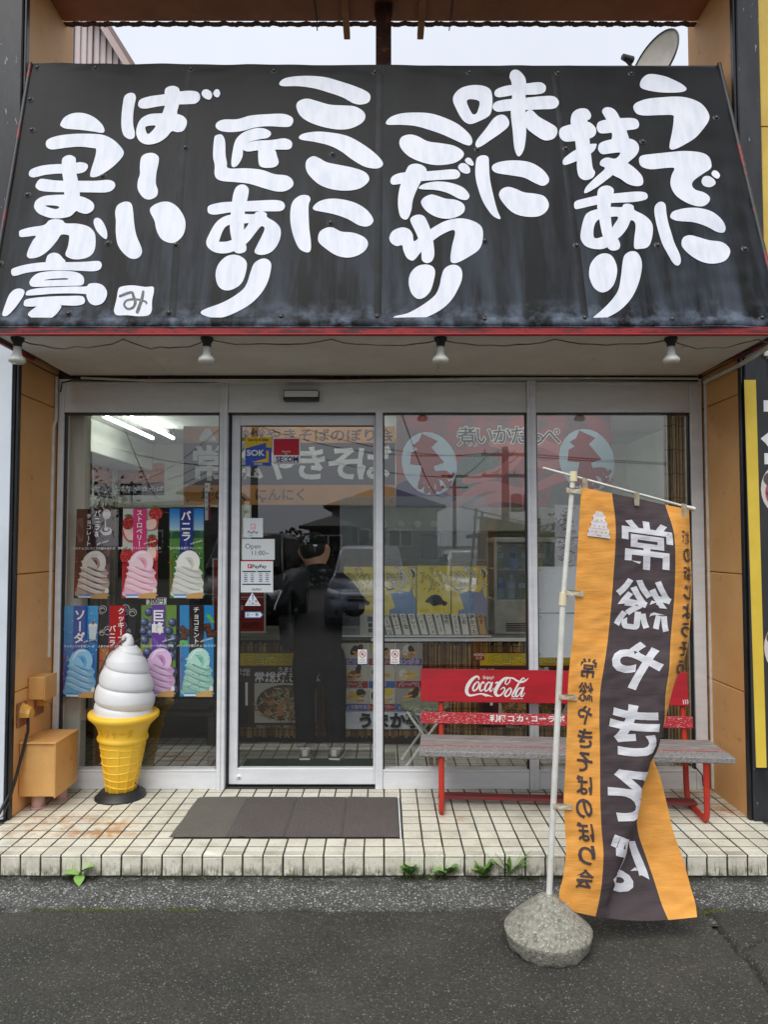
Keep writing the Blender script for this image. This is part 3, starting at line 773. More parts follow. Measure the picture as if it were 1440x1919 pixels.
# painted characters, each with its brush strokes (outlines in quarter pixels from an origin)
def char(ox, oy, outs, holes=None, mt=None):
    m_ = MB()
    for i, pts in enumerate(outs):
        pts = spline(pts, 4)
        uv = [on_sign(ox + x / 4, oy + y / 4) for x, y in pts]
        hl = [[on_sign(ox + x / 4, oy + y / 4) for x, y in spline(h, 3)] for h in (holes or {}).get(i, [])]
        V, F = fill(uv, hl, .045)
        m_.add([sgn(x, s, .0022 + .00035 * i) for x, s in V], F, mt or M_WPAINT, True)
    return part('painted_character', m_, sign, False)
A1, A2, A3, A4, A5, A6, A7, A8 = (0, 140), (0, 370), (360, 130), (360, 370), (720, 130), (720, 370), (1040, 130), (1040, 370)
def sh(pts, dx, dy): return [(x + dx, y + dy) for x, y in pts]
char(*A1, [[(455,370),(490,320),(560,292),(640,295),(710,325),(765,375),(785,420),(768,440),(700,430),(600,418),(500,410),(460,392)],
  [(345,525),(360,492),(430,465),(540,450),(660,447),(770,455),(850,492),(910,550),(930,595),(900,645),(830,710),(740,765),(690,773),(677,755),(690,700),(715,620),(722,565),(700,555),(600,545),(500,553),(400,566),(360,555)]])
char(*A1, [[(217,740),(240,710),(320,685),(430,675),(520,675),(600,660),(650,672),(660,700),(630,735),(560,748),(450,745),(340,755),(260,773),(225,765)],
  [(268,832),(290,795),(320,784),(400,795),(500,800),(600,800),(720,800),(810,793),(855,808),(865,840),(840,872),(790,887),(680,887),(540,885),(400,883),(310,875),(275,855)],
  [(466,650),(485,620),(525,608),(565,625),(572,660),(575,740),(590,820),(598,930),(540,940),(487,915),(482,830),(468,740)],
  sh([(258,65),(275,25),(330,-5),(420,-15),(520,-15),(620,0),(690,35),(708,70),(695,105),(650,128),(600,118),(572,108),(530,145),(460,160),(380,158),(300,130),(265,95)], 0, 920)],
  {3: [sh([(340,66),(400,64),(445,74),(430,90),(390,86)], 0, 920)]})
char(*A2, [[(145,275),(155,250),(230,228),(330,210),(370,175),(420,165),(470,175),(495,197),(580,200),(660,220),(705,260),(718,310),(712,390),(680,440),(620,463),(550,465),(500,445),(492,420),(510,370),(520,300),(510,285),(460,283),(430,325),(370,395),(300,445),(230,460),(203,440),(215,390),(245,330),(270,292),(210,297),(155,300)],
  [(703,185),(715,160),(745,160),(775,190),(800,245),(806,290),(797,317),(765,298),(730,260),(710,220)]])
char(*A2, [[(345,475),(360,435),(400,417),(440,425),(470,455),(490,485),(420,500),(350,490)],
  [(85,555),(100,535),(180,510),(290,492),(400,487),(520,487),(640,485),(740,480),(765,510),(745,545),(690,556),(560,550),(440,548),(320,552),(200,568),(120,590),(92,585)],
  [(222,645),(240,605),(290,570),(380,555),(480,552),(570,562),(620,590),(632,630),(615,660),(540,665),(430,668),(320,672),(245,672)],
  [(195,725),(215,700),(300,682),(430,675),(550,670),(645,670),(670,650),(720,645),(770,660),(800,700),(800,745),(770,795),(715,812),(670,790),(648,740),(645,728),(540,722),(400,725),(280,735),(205,738)],
  [(20,875),(40,810),(70,735),(110,695),(155,687),(185,705),(175,745),(135,805),(90,860),(55,890),(28,893)],
  [(180,800),(195,770),(270,755),(400,745),(520,742),(610,742),(637,765),(630,800),(570,815),(460,812),(340,818),(230,822),(188,818)],
  [(212,880),(250,840),(300,815),(380,815),(460,815),(440,860),(390,905),(320,922),(250,910)]], {2: [[(328,624),(400,612),(500,608),(506,618),(440,620)]]})
stamp = char(*A2, [[(858,830),(875,760),(885,700),(905,672),(990,660),(1090,672),(1145,670),(1155,700),(1140,780),(1138,850),(1110,885),(1040,892),(960,885),(880,885),(857,860)]])
m_ = MB()
for k, ch in enumerate(([(900,742,9),(950,722,10),(990,714,9),(1000,740,10),(1015,785,11),(1000,825,9),(960,838,8),(932,810,7),(945,778,7),(985,766,8),(1045,768,7),(1095,785,7),(1097,797,6)], [(1075,708,9),(1062,770,11),(1030,860,12)])):
    V, F = stroke(ch); uv = [on_sign(A2[0] + x / 4, A2[1] + y / 4) for x, y in V]; m_.add([sgn(x, s, .0035 + .0004 * k) for x, s in uv], F, M_STAMP)
part('painted_character', m_, sign, False)
char(*A1, [[(922,220),(935,165),(970,142),(1005,145),(1020,175),(1010,230),(1000,300),(1000,380),(1012,440),(1005,478),(970,487),(930,460),(912,400),(912,310)],
  [(1037,225),(1055,190),(1130,165),(1235,150),(1350,130),(1440,125),(1490,140),(1500,185),(1470,218),(1420,225),(1340,228),(1200,240),(1100,258),(1050,252)],
  [(1235,130),(1255,98),(1300,88),(1340,105),(1350,150),(1345,220),(1330,280),(1320,330),(1200,330),(1220,290),(1240,220)],
  [(1023,450),(1030,390),(1060,335),(1120,302),(1200,295),(1290,297),(1360,308),(1398,340),(1400,380),(1375,425),(1330,437),(1290,430),(1250,475),(1190,515),(1110,530),(1050,505)],
  sh([(72,185),(85,160),(115,155),(145,175),(150,205),(135,230),(105,225),(82,208)], 1440, -40), sh([(160,185),(175,158),(200,158),(212,185),(200,213),(175,210)], 1440, -40)],
  {3: [[(1090,405),(1110,390),(1168,388),(1140,430),(1108,450)]]})
char(*A1, [[(1050,690),(1060,625),(1095,597),(1150,593),(1190,620),(1190,670),(1175,740),(1170,820),(1185,870),(1175,915),(1125,940),(1075,925),(1035,865),(1035,800),(1050,750)]])
char(*A2, [[(865,110),(885,60),(940,35),(985,50),(1000,110),(1008,200),(1025,290),(1060,375),(1065,420),(1040,455),(990,463),(935,430),(885,360),(870,270),(870,180)],
  [(1125,105),(1150,65),(1215,38),(1280,42),(1340,85),(1385,160),(1392,230),(1370,295),(1320,340),(1270,345),(1210,315),(1175,250),(1160,180)]])
char(*A3, [[(655,110),(690,75),(770,57),(880,53),(1000,65),(1110,95),(1220,130),(1310,170),(1338,205),(1325,250),(1270,268),(1210,258),(1130,215),(1030,180),(920,148),(800,132),(680,132)],
  [(783,285),(800,245),(860,225),(930,240),(1030,268),(1130,275),(1220,282),(1285,320),(1300,365),(1270,410),(1190,447),(1100,455),(990,437),(880,400),(810,350)]])
char(*A3, [[(803,510),(840,485),(940,470),(1060,480),(1170,505),(1280,565),(1380,640),(1430,700),(1420,735),(1370,748),(1290,732),(1200,680),(1120,620),(1030,575),(920,548),(820,532)],
  [(852,720),(865,680),(910,655),(955,670),(1010,700),(1090,718),(1200,740),(1290,770),(1327,810),(1320,850),(1260,895),(1170,912),(1060,905),(960,870),(890,810),(860,765)]])
char(*A4, [[(737,130),(745,60),(770,15),(820,-15),(870,-12),(888,15),(875,60),(875,140),(880,240),(892,340),(887,405),(850,413),(800,380),(760,290),(740,200)],
  [(908,75),(950,35),(1030,13),(1130,18),(1230,45),(1310,95),(1358,160),(1350,200),(1310,220),(1250,210),(1170,165),(1070,130),(970,110),(918,98)],
  [(945,310),(960,260),(1010,230),(1060,230),(1120,258),(1210,267),(1290,300),(1320,345),(1300,400),(1240,440),(1165,455),(1080,437),(1000,385),(955,345)]])
char(*A3, [[(178,435),(190,400),(240,380),(340,378),(440,350),(560,340),(680,338),(745,360),(760,392),(740,430),(690,437),(570,430),(470,440),(380,465),(290,475),(215,465)],
  [(167,520),(190,495),(225,495),(248,540),(252,640),(262,700),(275,745),(400,745),(520,757),(620,790),(710,800),(755,835),(755,880),(700,915),(630,918),(540,895),(430,862),(330,850),(215,838),(172,800),(170,720),(158,650)],
  [(295,710),(305,620),(330,530),(390,475),(470,447),(530,445),(580,465),(593,490),(570,518),(500,530),(415,555),(385,600),(378,660),(345,720),(310,738)],
  [(380,600),(400,562),(480,540),(600,535),(690,523),(740,540),(752,572),(730,605),(640,608),(520,608),(420,620)],
  [(497,620),(500,600),(610,600),(640,660),(650,710),(620,738),(560,745),(510,730),(498,680)]])
char(*A4, [[(117,100),(130,65),(220,42),(340,35),(480,28),(620,22),(680,35),(697,70),(670,103),(580,107),(440,108),(300,115),(180,133),(130,125)],
  [(310,-20),(340,-80),(390,-92),(425,-60),(420,0),(400,80),(395,140),(390,230),(390,310),(408,370),(400,410),(350,423),(310,400),(300,330),(285,240),(290,140)],
  [(108,340),(130,280),(180,195),(250,145),(350,128),(460,130),(480,115),(525,107),(560,125),(565,152),(620,185),(660,230),(665,290),(640,360),(590,415),(520,435),(470,415),(490,360),(520,300),(545,238),(520,220),(480,265),(420,340),(340,395),(260,422),(180,418),(125,385)]],
  {2: [[(205,330),(240,240),(290,208),(390,200),(425,200),(388,250),(340,300),(300,322),(260,335),(215,337)]]})
char(*A4, [[(177,590),(195,510),(250,450),(315,432),(375,450),(410,490),(405,560),(375,640),(320,685),(255,700),(200,670)],
  [(440,560),(465,500),(510,467),(555,462),(590,490),(592,540),(570,630),(520,720),(440,800),(340,860),(240,900),(150,903),(85,885),(67,862),(110,835),(220,795),(320,740),(400,670)]])
char(*A5, [[(15,400),(50,362),(130,335),(240,328),(350,335),(460,370),(560,420),(640,490),(662,540),(650,572),(610,570),(530,535),(430,490),(330,455),(230,428),(120,420),(30,420)],
  [(115,550),(135,510),(190,493),(250,505),(330,545),(430,560),(530,580),(595,625),(585,670),(520,710),(400,725),(290,705),(190,660),(130,600)]])
char(*A5, [[(48,840),(65,805),(130,780),(250,775),(400,765),(520,755),(560,770),(570,800),(545,825),(470,832),(330,840),(200,850),(90,868),(58,865)],
  [(165,765),(190,725),(240,713),(295,730),(320,770),(280,840),(240,920),(215,990),(205,1060),(180,1120),(150,1128),(120,1100),(105,1020),(110,930),(130,850)],
  [(555,740),(575,712),(610,712),(640,740),(645,775),(620,788),(580,775)], [(607,685),(625,668),(650,675),(672,710),(665,728),(635,720),(615,705)],
  [(262,890),(310,862),(400,848),(500,858),(590,890),(637,940),(635,970),(610,985),(560,975),(480,935),(390,912),(280,905)],
  sh([(278,50),(295,10),(350,-15),(400,-5),(460,15),(540,25),(595,55),(605,100),(570,140),(490,165),(400,155),(320,110)], 0, 960)])
char(*A6, [[(198,180),(215,145),(265,132),(305,150),(335,210),(355,270),(370,340),(377,430),(360,480),(320,497),(285,475),(280,420),(265,340),(240,270)],
  [(40,305),(65,255),(130,228),(185,240),(215,280),(225,332),(270,300),(360,235),(450,185),(540,162),(620,165),(700,195),(738,240),(740,320),(715,390),(650,440),(560,490),(510,495),(498,460),(510,370),(530,290),(530,255),(505,250),(430,285),(360,335),(280,410),(240,460),(210,478),(170,455),(145,400),(135,362),(95,368),(55,345)]])
char(*A6, [[(185,640),(200,570),(250,520),(310,507),(360,520),(383,560),(370,640),(345,710),(300,755),(250,763),(205,720)],
  [(430,600),(450,545),(495,513),(545,513),(580,545),(585,610),(555,690),(500,780),(420,850),(310,905),(200,930),(100,932),(65,912),(90,890),(180,870),(290,810),(380,740),(415,670)]])
char(*A5, [[(517,240),(530,190),(580,145),(660,123),(740,127),(795,155),(812,210),(810,290),(790,350),(720,390),(645,415),(590,385),(545,310)],
  [(827,185),(845,155),(920,130),(1050,117),(1160,103),(1205,122),(1213,155),(1190,185),(1110,197),(980,200),(880,215),(840,210)],
  [(815,295),(830,255),(900,235),(1050,222),(1180,208),(1270,207),(1308,240),(1305,275),(1270,300),(1180,305),(1050,312),(930,318),(850,323)],
  [(940,65),(955,20),(990,10),(1025,30),(1060,80),(1065,150),(1058,260),(1065,400),(1065,500),(1050,600),(1020,653),(995,645),(975,580),(965,470),(950,330),(960,200),(955,110)],
  [(685,570),(700,530),(760,455),(820,375),(870,347),(910,355),(937,395),(930,435),(880,480),(800,535),(730,582),(697,590)],
  [(1050,350),(1100,310),(1160,360),(1240,405),(1292,440),(1298,485),(1270,525),(1210,538),(1150,510),(1065,440)]],
  {0: [[(620,245),(650,228),(715,245),(705,310),(690,337),(665,340),(640,300)]]})
char(*A5, [[(690,690),(710,658),(750,648),(783,665),(787,720),(795,830),(820,950),(850,1060),(873,1115),(860,1125),(810,1095),(750,1010),(710,910),(685,800)],
  [(808,745),(830,712),(910,690),(1020,687),(1110,705),(1190,755),(1235,815),(1230,855),(1190,877),(1130,855),(1050,815),(950,798),(840,780)],
  sh([(862,-10),(880,-55),(930,-75),(990,-60),(1050,-35),(1130,-25),(1200,-5),(1235,50),(1220,105),(1160,145),(1060,147),(970,120),(900,55)], 0, 960)])
char(*A7, [[(638,120),(655,75),(700,42),(760,40),(840,55),(920,90),(970,125),(988,152),(960,172),(870,180),(760,172),(660,150)],
  [(588,295),(610,255),(690,225),(800,212),(920,210),(1020,225),(1100,262),(1150,320),(1160,370),(1130,430),(1060,510),(980,565),(900,605),(865,605),(860,570),(880,470),(892,375),(880,348),(790,345),(680,353),(615,340)]])
char(*A7, [[(632,685),(650,650),(730,637),(860,628),(980,617),(1090,627),(1150,655),(1175,700),(1170,745),(1110,790),(1045,835),(1030,870),(1055,905),(1120,925),(1160,960),(1155,1000),(1110,1030),(1040,1025),(960,990),(900,940),(868,870),(875,800),(895,748),(830,745),(720,752),(650,730)],
  [(1100,845),(1115,812),(1155,808),(1195,835),(1203,865),(1165,885),(1120,875)], [(1173,790),(1190,762),(1220,768),(1238,800),(1220,827),(1190,815)]])
char(*A8, [[(748,90),(765,50),(800,37),(830,60),(840,130),(860,230),(895,340),(935,430),(945,485),(925,512),(885,490),(830,400),(785,290),(760,190)],
  [(867,140),(890,108),(980,88),(1080,85),(1180,110),(1255,170),(1283,225),(1270,260),(1220,257),(1140,220),(1040,190),(920,178),(875,160)],
  [(948,345),(965,305),(1015,287),(1080,300),(1160,322),(1250,335),(1305,375),(1315,420),(1280,475),(1200,500),(1110,490),(1020,440),(960,385)]])
char(*A7, [[(33,480),(50,440),(120,415),(220,395),(270,405),(310,450),(300,500),(250,525),(150,540),(80,543),(45,520)],
  [(120,380),(135,330),(180,300),(240,300),(272,340),(265,375),(245,390),(258,450),(262,540),(272,640),(285,740),(303,775),(285,815),(230,833),(185,810),(168,750),(165,650),(150,520),(125,430)],
  [(60,700),(75,665),(150,610),(240,570),(305,562),(313,575),(290,620),(220,665),(140,700),(75,720)],
  [(315,430),(335,395),(420,375),(540,368),(610,378),(633,415),(615,450),(550,462),(440,478),(350,485),(322,465)],
  [(355,320),(375,292),(420,292),(460,320),(490,370),(520,430),(545,490),(552,560),(430,560),(430,500),(410,420),(375,360)],
  [(325,590),(345,555),(430,530),(550,525),(610,550),(632,600),(610,650),(560,695),(500,745),(420,810),(320,885),(240,930),(220,925),(240,880),(310,810),(375,750),(340,725),(345,690),(390,667),(455,675),(490,632),(430,635),(360,643),(330,620)],
  [(430,790),(450,720),(520,700),(580,730),(640,785),(663,830),(655,870),(610,880),(550,865),(490,825)]])
char(*A8, [[(145,60),(160,30),(250,5),(350,-15),(500,-30),(620,-40),(680,-32),(697,-5),(680,20),(590,37),(450,45),(310,60),(200,85),(155,90)],
  [(320,-30),(340,-70),(390,-85),(430,-70),(443,-40),(425,20),(418,100),(425,200),(440,270),(475,320),(490,365),(475,395),(430,403),(395,380),(360,300),(335,180),(318,80)],
  [(192,290),(210,190),(240,125),(310,95),(420,78),(500,78),(515,57),(550,50),(590,65),(600,98),(670,135),(725,190),(735,260),(720,340),(690,380),(640,390),(597,385),(595,320),(605,240),(600,195),(570,178),(545,230),(500,290),(440,340),(380,385),(310,393),(240,375),(205,340)]],
  {2: [[(290,295),(295,220),(330,170),(420,152),(475,155),(440,215),(400,280),(350,302),(310,312)]]})
char(*A8, [[(257,570),(270,500),(320,440),(380,423),(430,445),(462,510),(465,580),(440,660),(395,705),(345,713),(295,680),(265,620)],
  [(508,490),(525,435),(570,408),(615,415),(645,460),(652,530),(630,640),(580,750),(500,840),(410,895),(330,920),(290,915),(290,900),(350,850),(420,780),(475,700),(495,600)]])
# red trim and soffit boards under the sign
part('red_trim', MB().box((BL[0], 3.602, 2.700), (BR[0], 3.625, 2.738), M_REDTRIM, .003), sign)
part('trim_lip', MB().box((BL[0], 3.596, 2.697), (BR[0], 3.628, 2.7025), mat('red_lip', (176, 40, 46), .5), .001), sign)
for sx, e in ((-1, BL[0]), (1, BR[0])):
    part('red_trim', MB().box((e - .012, 3.63, 2.69), (e + .012, 4.10, 2.73), M_REDTRIM, .003), sign)
sofx = [BL[0] + .013, -1.36, .33, BR[0] - .013]
for a, c in zip(sofx, sofx[1:]):
    part('soffit_board', MB().box((a + .0015, 3.629, 2.713), (c - .0015, 4.555, 2.727), M_SOFFIT, .001), sign)
# four lamps on a sagging cable
def bulb_lamp(px, label):
    p = P(px, 634, 3.71); c = (p.x, 3.71, 2.713)
    t = thing('bulb_lamp', label, 'lamp', c, 'lamps under the awning')
    part('lamp_holder', MB().lathe([(.0, .0), (.033, 0), (.034, -.006), (.030, -.018), (.022, -.030), (.021, -.048), (0, -.049)], M_DARKPL, c, 20), t)
    gl = mat('frosted_bulb', (230, 230, 222), .25, col2=(214, 212, 200), scale=14)
    part('bulb', MB().lathe([(.0, -.045), (.0195, -.046), (.021, -.075), (.024, -.092), (.040, -.108), (.044, -.118), (.042, -.128), (.030, -.136), (0, -.139)], gl, c, 24), t)
    return c
names = ['white reflector bulb in black holder above the white board by the black pilaster', 'white reflector bulb in black holder above the ice cream posters', 'white reflector bulb in black holder to the right of the sliding door', 'white reflector bulb in black holder above the orange flag and bench']
cs = [bulb_lamp(px, nm_) for px, nm_ in zip((33, 388, 826, 1258), names)]
pts = []
segs = [(cs[0][0], cs[0][0] + .55, .05), (cs[0][0] + .55, cs[1][0], .05), (cs[1][0], cs[1][0] + .65, .03), (cs[1][0] + .65, cs[2][0], .035), (cs[2][0], cs[2][0] + .6, .035), (cs[2][0] + .6, cs[3][0], .03), (cs[3][0], 1.92, .05)]
for a, c, d in segs:
    for k in range(9):
        t = k / 9; pts.append((a + (c - a) * t, 3.715 + .012 * sin(t * 9), 2.706 - d * 4 * t * (1 - t) * (1 + .3 * nv((a + t * 6, 0, 0)))))
pts += [(1.95, 3.70, 2.70), (1.99, 3.66, 2.67), (2.0, 3.66, 2.69)]
solo('lamp_cable', MB().tube(pts, .0038, mat('grey_cable', (150, 148, 138), .5, col2=(60, 58, 54), scale=3), 6), 'thin grey cable sagging between the four bulbs under the awning', 'cable')
# ================================================================== behind the parapet: neighbour with ribbed cladding, dish
M_CLAD = mat('ribbed_cladding', (206, 192, 192), .5, col2=(192, 176, 176), scale=2)
M_VERGE = mat('verge_trim', (112, 88, 84), .5)
NYB = 13.0
nb = thing('neighbour_building', 'pale pink ribbed metal building with sloping brown roof edge behind the sign', 'building', (-6, NYB, 0))
e0, e1 = P(185, 40, NYB), P(236, 122, NYB); sl = (e1.z - e0.z) / (e1.x - e0.x)
xa, xb = -9.5, e1.x + 1.6
za, zb = e0.z + sl * (xa - e0.x), e0.z + sl * (xb - e0.x)
za_ = min(za, e0.z + 1.6)
xr = e0.x + (za_ - e0.z) / sl
part('wall', MB().prism([(xa, NYB, 0), (xb, NYB, 0), (xb, NYB, zb), (xr, NYB, za_), (xa, NYB, za_)], (0, 7, 0), M_CLAD), nb)
x = xa; rb = (P(168, 100, NYB) - P(156, 100, NYB)).length
while x < xb:
    zt = min(za_, e0.z + sl * (x - e0.x)) - .05
    part('cladding_rib', MB().box((x, NYB - .035, 0), (x + rb * .16, NYB - .001, zt), M_VERGE if int(x * 10) % 3 == 0 else M_CLAD, .004), nb); x += rb
n_ = Vector((-sl, 0, 1)).normalized()
part('roof', MB().prism([(xr, NYB - .25, za_), (xb + .2, NYB - .25, zb + .2 * sl), Vector((xb + .2, NYB - .25, zb + .2 * sl)) + n_ * .14, Vector((xr, NYB - .25, za_)) + n_ * .14], (0, 7.5, 0), M_VERGE), nb)
part('verge_board', MB().prism([(xr, NYB - .262, za_ - .1), (xb + .2, NYB - .262, zb + .2 * sl - .1), Vector((xb + .2, NYB - .262, zb + .2 * sl)) + n_ * .06, Vector((xr, NYB - .262, za_)) + n_ * .06], (0, .010, 0), mat('verge_light', (176, 156, 152), .5)), nb)
# satellite dish on the shop roof
DYY = 6.2
c = P(1238, 126, DYY); R = .27
dn = Vector((-.88, -.42, .22)).normalized(); Md = dn.to_track_quat('Z', 'Y').to_matrix().to_4x4()
M_DISH = mat('dish_grey', (176, 172, 162), .5, col2=(158, 154, 144), scale=6)
dish = thing('satellite_dish', 'grey satellite dish on the roof behind the sign', 'dish', (c.x, DYY, 3.1))
part('reflector', MB().lathe([(r_, .30 * r_ * r_ / R) for r_ in [R * k / 12 for k in range(13)]] + [(R + .006, .30 * R + .004), (R, .30 * R - .01)] + [(r_, .30 * r_ * r_ / R - .012) for r_ in [R * k / 8 for k in range(8, -1, -1)]], M_DISH, c, 40, Md), dish)
part('rim', MB().tube([c + Md @ Vector((R * cos(a), R * sin(a), .30 * R)) for a in [2 * pi * k / 40 for k in range(40)]], .008, M_DARKPL, 6, closed=True), dish)
arm0 = c + Md @ Vector((0, -R * .95, .05)); arm1 = c + Md @ Vector((0, -R * .5, .42))
part('feed_arm', MB().tube([arm0, arm1], .012, M_DARKPL, 8), dish); part('feed_horn', MB().tube([arm1, arm1 + Md @ Vector((0, .02, -.1))], [.025, .035], M_DARKPL, 12), dish)
part('mast', MB().tube([(c.x + .05, DYY + .08, 3.1), (c.x + .05, DYY + .08, c.z - .1), c - dn * .02], .022, M_ALU, 10), dish)
# ================================================================== entrance mat: four ribbed squares in a metal edge
def ribbed(name, c1, c2):
    m, n, l, b = newmat(name)
    g = n.new('ShaderNodeNewGeometry'); pos = g.outputs['Position']
    mp = n.new('ShaderNodeMapping'); mp.inputs['Scale'].default_value = (1, 1, 1); l.new(pos, mp.inputs[0])
    wv = n.new('ShaderNodeTexWave'); wv.bands_direction = 'Y'; wv.inputs['Scale'].default_value = 26; wv.inputs['Distortion'].default_value = 1.5; wv.inputs['Detail'].default_value = 2; l.new(mp.outputs[0], wv.inputs['Vector'])
    w2 = n.new('ShaderNodeTexWave'); w2.bands_direction = 'X'; w2.inputs['Scale'].default_value = 26; w2.inputs['Distortion'].default_value = 1.0; l.new(mp.outputs[0], w2.inputs['Vector'])
    h = mul(n, l, wv.outputs['Fac'], w2.outputs['Fac'])
    base = mixc(n, l, ramp(n, l, h, .1, .6), c2, c1)
    base = mixc(n, l, ramp(n, l, noise(n, l, pos, 5), .4, .7, 0, .5), base, c2)
    base = mixc(n, l, ramp(n, l, noise(n, l, pos, 300, 2), .5, .7, 0, .4), base, (150, 146, 134))
    l.new(base, b.inputs['Base Color']); b.inputs['Roughness'].default_value = .95
    bumpn(n, l, b, h, 1.0, .006); return m
M_MATA = ribbed('mat_green_grey', (142, 138, 127), (98, 95, 87)); M_MATB = ribbed('mat_brown_grey', (128, 119, 115), (84, 77, 75))
mt_ = thing('door_mat', 'long brown-grey ribbed mat of four squares set into the porch tiles', 'mat', ((MATX0 + MATX1) / 2, 4.1, TOP_Z))
part('mat_frame', MB().box((MATX0 - .012, MATY0 - .008, TOP_Z - .02), (MATX1 + .014, MATY1 + .008, TOP_Z - .003), M_ALU, .001), mt_)
part('frame_edge', MB().box((MATX1 + .004, MATY0 - .008, TOP_Z - .003), (MATX1 + .012, MATY1 + .008, TOP_Z + .004), M_ALU, .001), mt_)
for i in range(4):
    x0 = MATX0 + (MATX1 - MATX0) * i / 4; x1 = MATX0 + (MATX1 - MATX0) * (i + 1) / 4
    V = []; K = 26
    for j in range(K + 1):
        for k in range(K + 1):
            x = x0 + .0012 + (x1 - x0 - .0024) * k / K; y = MATY0 + (MATY1 - MATY0) * j / K
            e = min(k, K - k, j, K - j)
            V.append((x, y, TOP_Z + .004 + .0022 * nv((x * 6, y * 6, i)) + (.010 * max(0, nv((x * 14, 3, i)) - .15) if j == 0 else 0) - (.004 if e == 0 and j > 0 else 0)))
    m_ = MB(); m_.add(V, [(j * (K + 1) + k, j * (K + 1) + k + 1, (j + 1) * (K + 1) + k + 1, (j + 1) * (K + 1) + k) for j in range(K) for k in range(K)], M_MATA if i == 0 else M_MATB, True)
    part('mat_square', m_, mt_, False)

# ================================================================== soft cream statue
M_CREAM = mat('white_statue', (232, 233, 234), .42, col2=(222, 224, 226), scale=5, spec=.4)
M_CONE = mat('yellow_cone', (250, 204, 62), .45, col2=(245, 196, 52), scale=5, col3=(190, 128, 20), scale3=20, lo3=.68, hi3=.8)
cc = PZ(226, 1492, TOP_Z); cx, cy = cc.x, cc.y
S6 = 4.33 / FPX / 6
st = thing('soft_cream_statue', 'plastic statue of a white soft cream swirl in a yellow cone on a black foot', 'statue', (cx, cy, TOP_Z))
part('foot', MB().lathe([(0, .0), (.150, 0), (.150, .008), (.140, .016), (.118, .042), (.108, .046), (0, .046)], M_DARKPL, (cx, cy, TOP_Z), 48), st)
LEAN = Matrix.Rotation(radians(2.2), 4, 'Y') @ Matrix.Rotation(radians(1.5), 4, 'X')
zc = TOP_Z + .035
def lp(v): return LEAN @ Vector(v) + Vector((cx, cy, zc))
cone = part('cone', MB().lathe([(0, 0), (.080, 0), (.086, .006), (.134, .300), (.137, .308), (.146, .314), (.151, .324), (.148, .336), (.140, .344), (.147, .375), (.160, .405), (.180, .428), (.196, .444), (.205, .452), (.208, .464), (.207, .476), (.198, .481), (.170, .484), (0, .484)], M_CONE, n=64, M=Matrix.Translation((cx, cy, zc)) @ LEAN), st)
def cr_(z): return .086 + (.134 - .086) * (z - .006) / .294
for k in range(6):                                   # raised waffle grid
    z = .045 + .046 * k
    part('waffle_ridge', MB().tube([lp(((cr_(z) + .001) * cos(a), (cr_(z) + .001) * sin(a), z + .006 * sin(a * 2 + k))) for a in [2 * pi * i / 48 for i in range(48)]], .0038, M_CONE, 6, closed=True), cone)
for k in range(12):
    a = 2 * pi * k / 12 + .12
    part('waffle_ridge', MB().tube([lp(((cr_(z) + .001) * cos(a + z * .3), (cr_(z) + .001) * sin(a + z * .3), z)) for z in (.004, .08, .15, .22,   .298)], .0036, M_CONE, 6), cone)
for k in range(9):                                   # joints of the rim
    pass
m_ = MB()
for i, ch in enumerate('スジャータ'):                  # moulded letters round the neck
    V, F = refine(*glyph(ch, .015), .25)
    for lay, rr in ((0, .0045),):
        pts = []
        for gx, gy in V:
            a = -pi / 2 + (i - 2 + (gx - .5) * .86) * .295; z = .382 + (gy - .36) * .060; r = .147 + (z - .375) * .43 if z > .375 else .140 + (z - .342) * .21
            pts.append(lp(((r + rr) * cos(a), (r + rr) * sin(a), z)))
        m_.add(pts, F, mat('moulded_letters', (228, 174, 38), .5), False)
part('lettering', m_, cone, False)
LY = [(.482, .170), (.56, .174), (.64, .163), (.72, .141), (.80, .112), (.85, .080), (.888, .045)]
def env(z):
    for (z0, r0), (z1, r1) in zip(LY, LY[1:]):
        if z <= z1: return r0 + (r1 - r0) * (z - z0) / (z1 - z0)
    return LY[-1][1]
vs, fs = [], []; NT, NZ = 96, 110
for i in range(NT):
    a = 2 * pi * i / NT
    for j in range(NZ + 1):
        z = .478 + (.885 - .478) * j / NZ
        ph = (z - .478) / .108 + a / (2 * pi) - .2
        fr_ = ph - math.floor(ph); bul = sqrt(max(0, 1 - (2 * fr_ - 1) ** 2)) ** .8
        r = env(z) * (.875 + .15 * bul)
        if j == NZ: r *= .9
        vs.append(lp((r * cos(a) + .03 * max(0, z - .80) * 2, r * sin(a), z)))
for i in range(NT):
    for j in range(NZ): i2 = (i + 1) % NT; fs.append((i * (NZ + 1) + j, i2 * (NZ + 1) + j, i2 * (NZ + 1) + j + 1, i * (NZ + 1) + j + 1))
m_ = MB(); m_.add(vs, fs, M_CREAM, True)
m_.tube([lp(q) for q in ((.002, 0, .875), (.012, 0, .895), (.016, 0, .915), (.010, 0, .935), (-.006, 0, .942), (-.018, 0, .934), (-.022, 0, .918), (-.016, 0, .905))], [.038, .032, .023, .019, .016, .015, .014, .012], M_CREAM, 16)
part('cream_swirl', m_, st, False)
part('chain', MB().tube([lp((-.003, -.01, .917)), lp((-.03, -.03, .908)), lp((-.06, -.05, .885)), lp((-.10, -.06, .82)), lp((-.15, -.05, .70)), lp((-.19, 0, .56)), lp((-.20, .03, .42)), lp((-.16, .06, .32)), lp((-.1, .1, .2))], .0045, mat('chain_steel', (96, 96, 94), .4, .7), 6), st)
part('tie_wire', MB().tube([lp((.09, -.02, .06)), lp((.11, -.03, .05)), lp((.135, -.02, .035)), lp((.148, 0, .012))], .003, mat('chain_steel', (96, 96, 94)), 6), st)

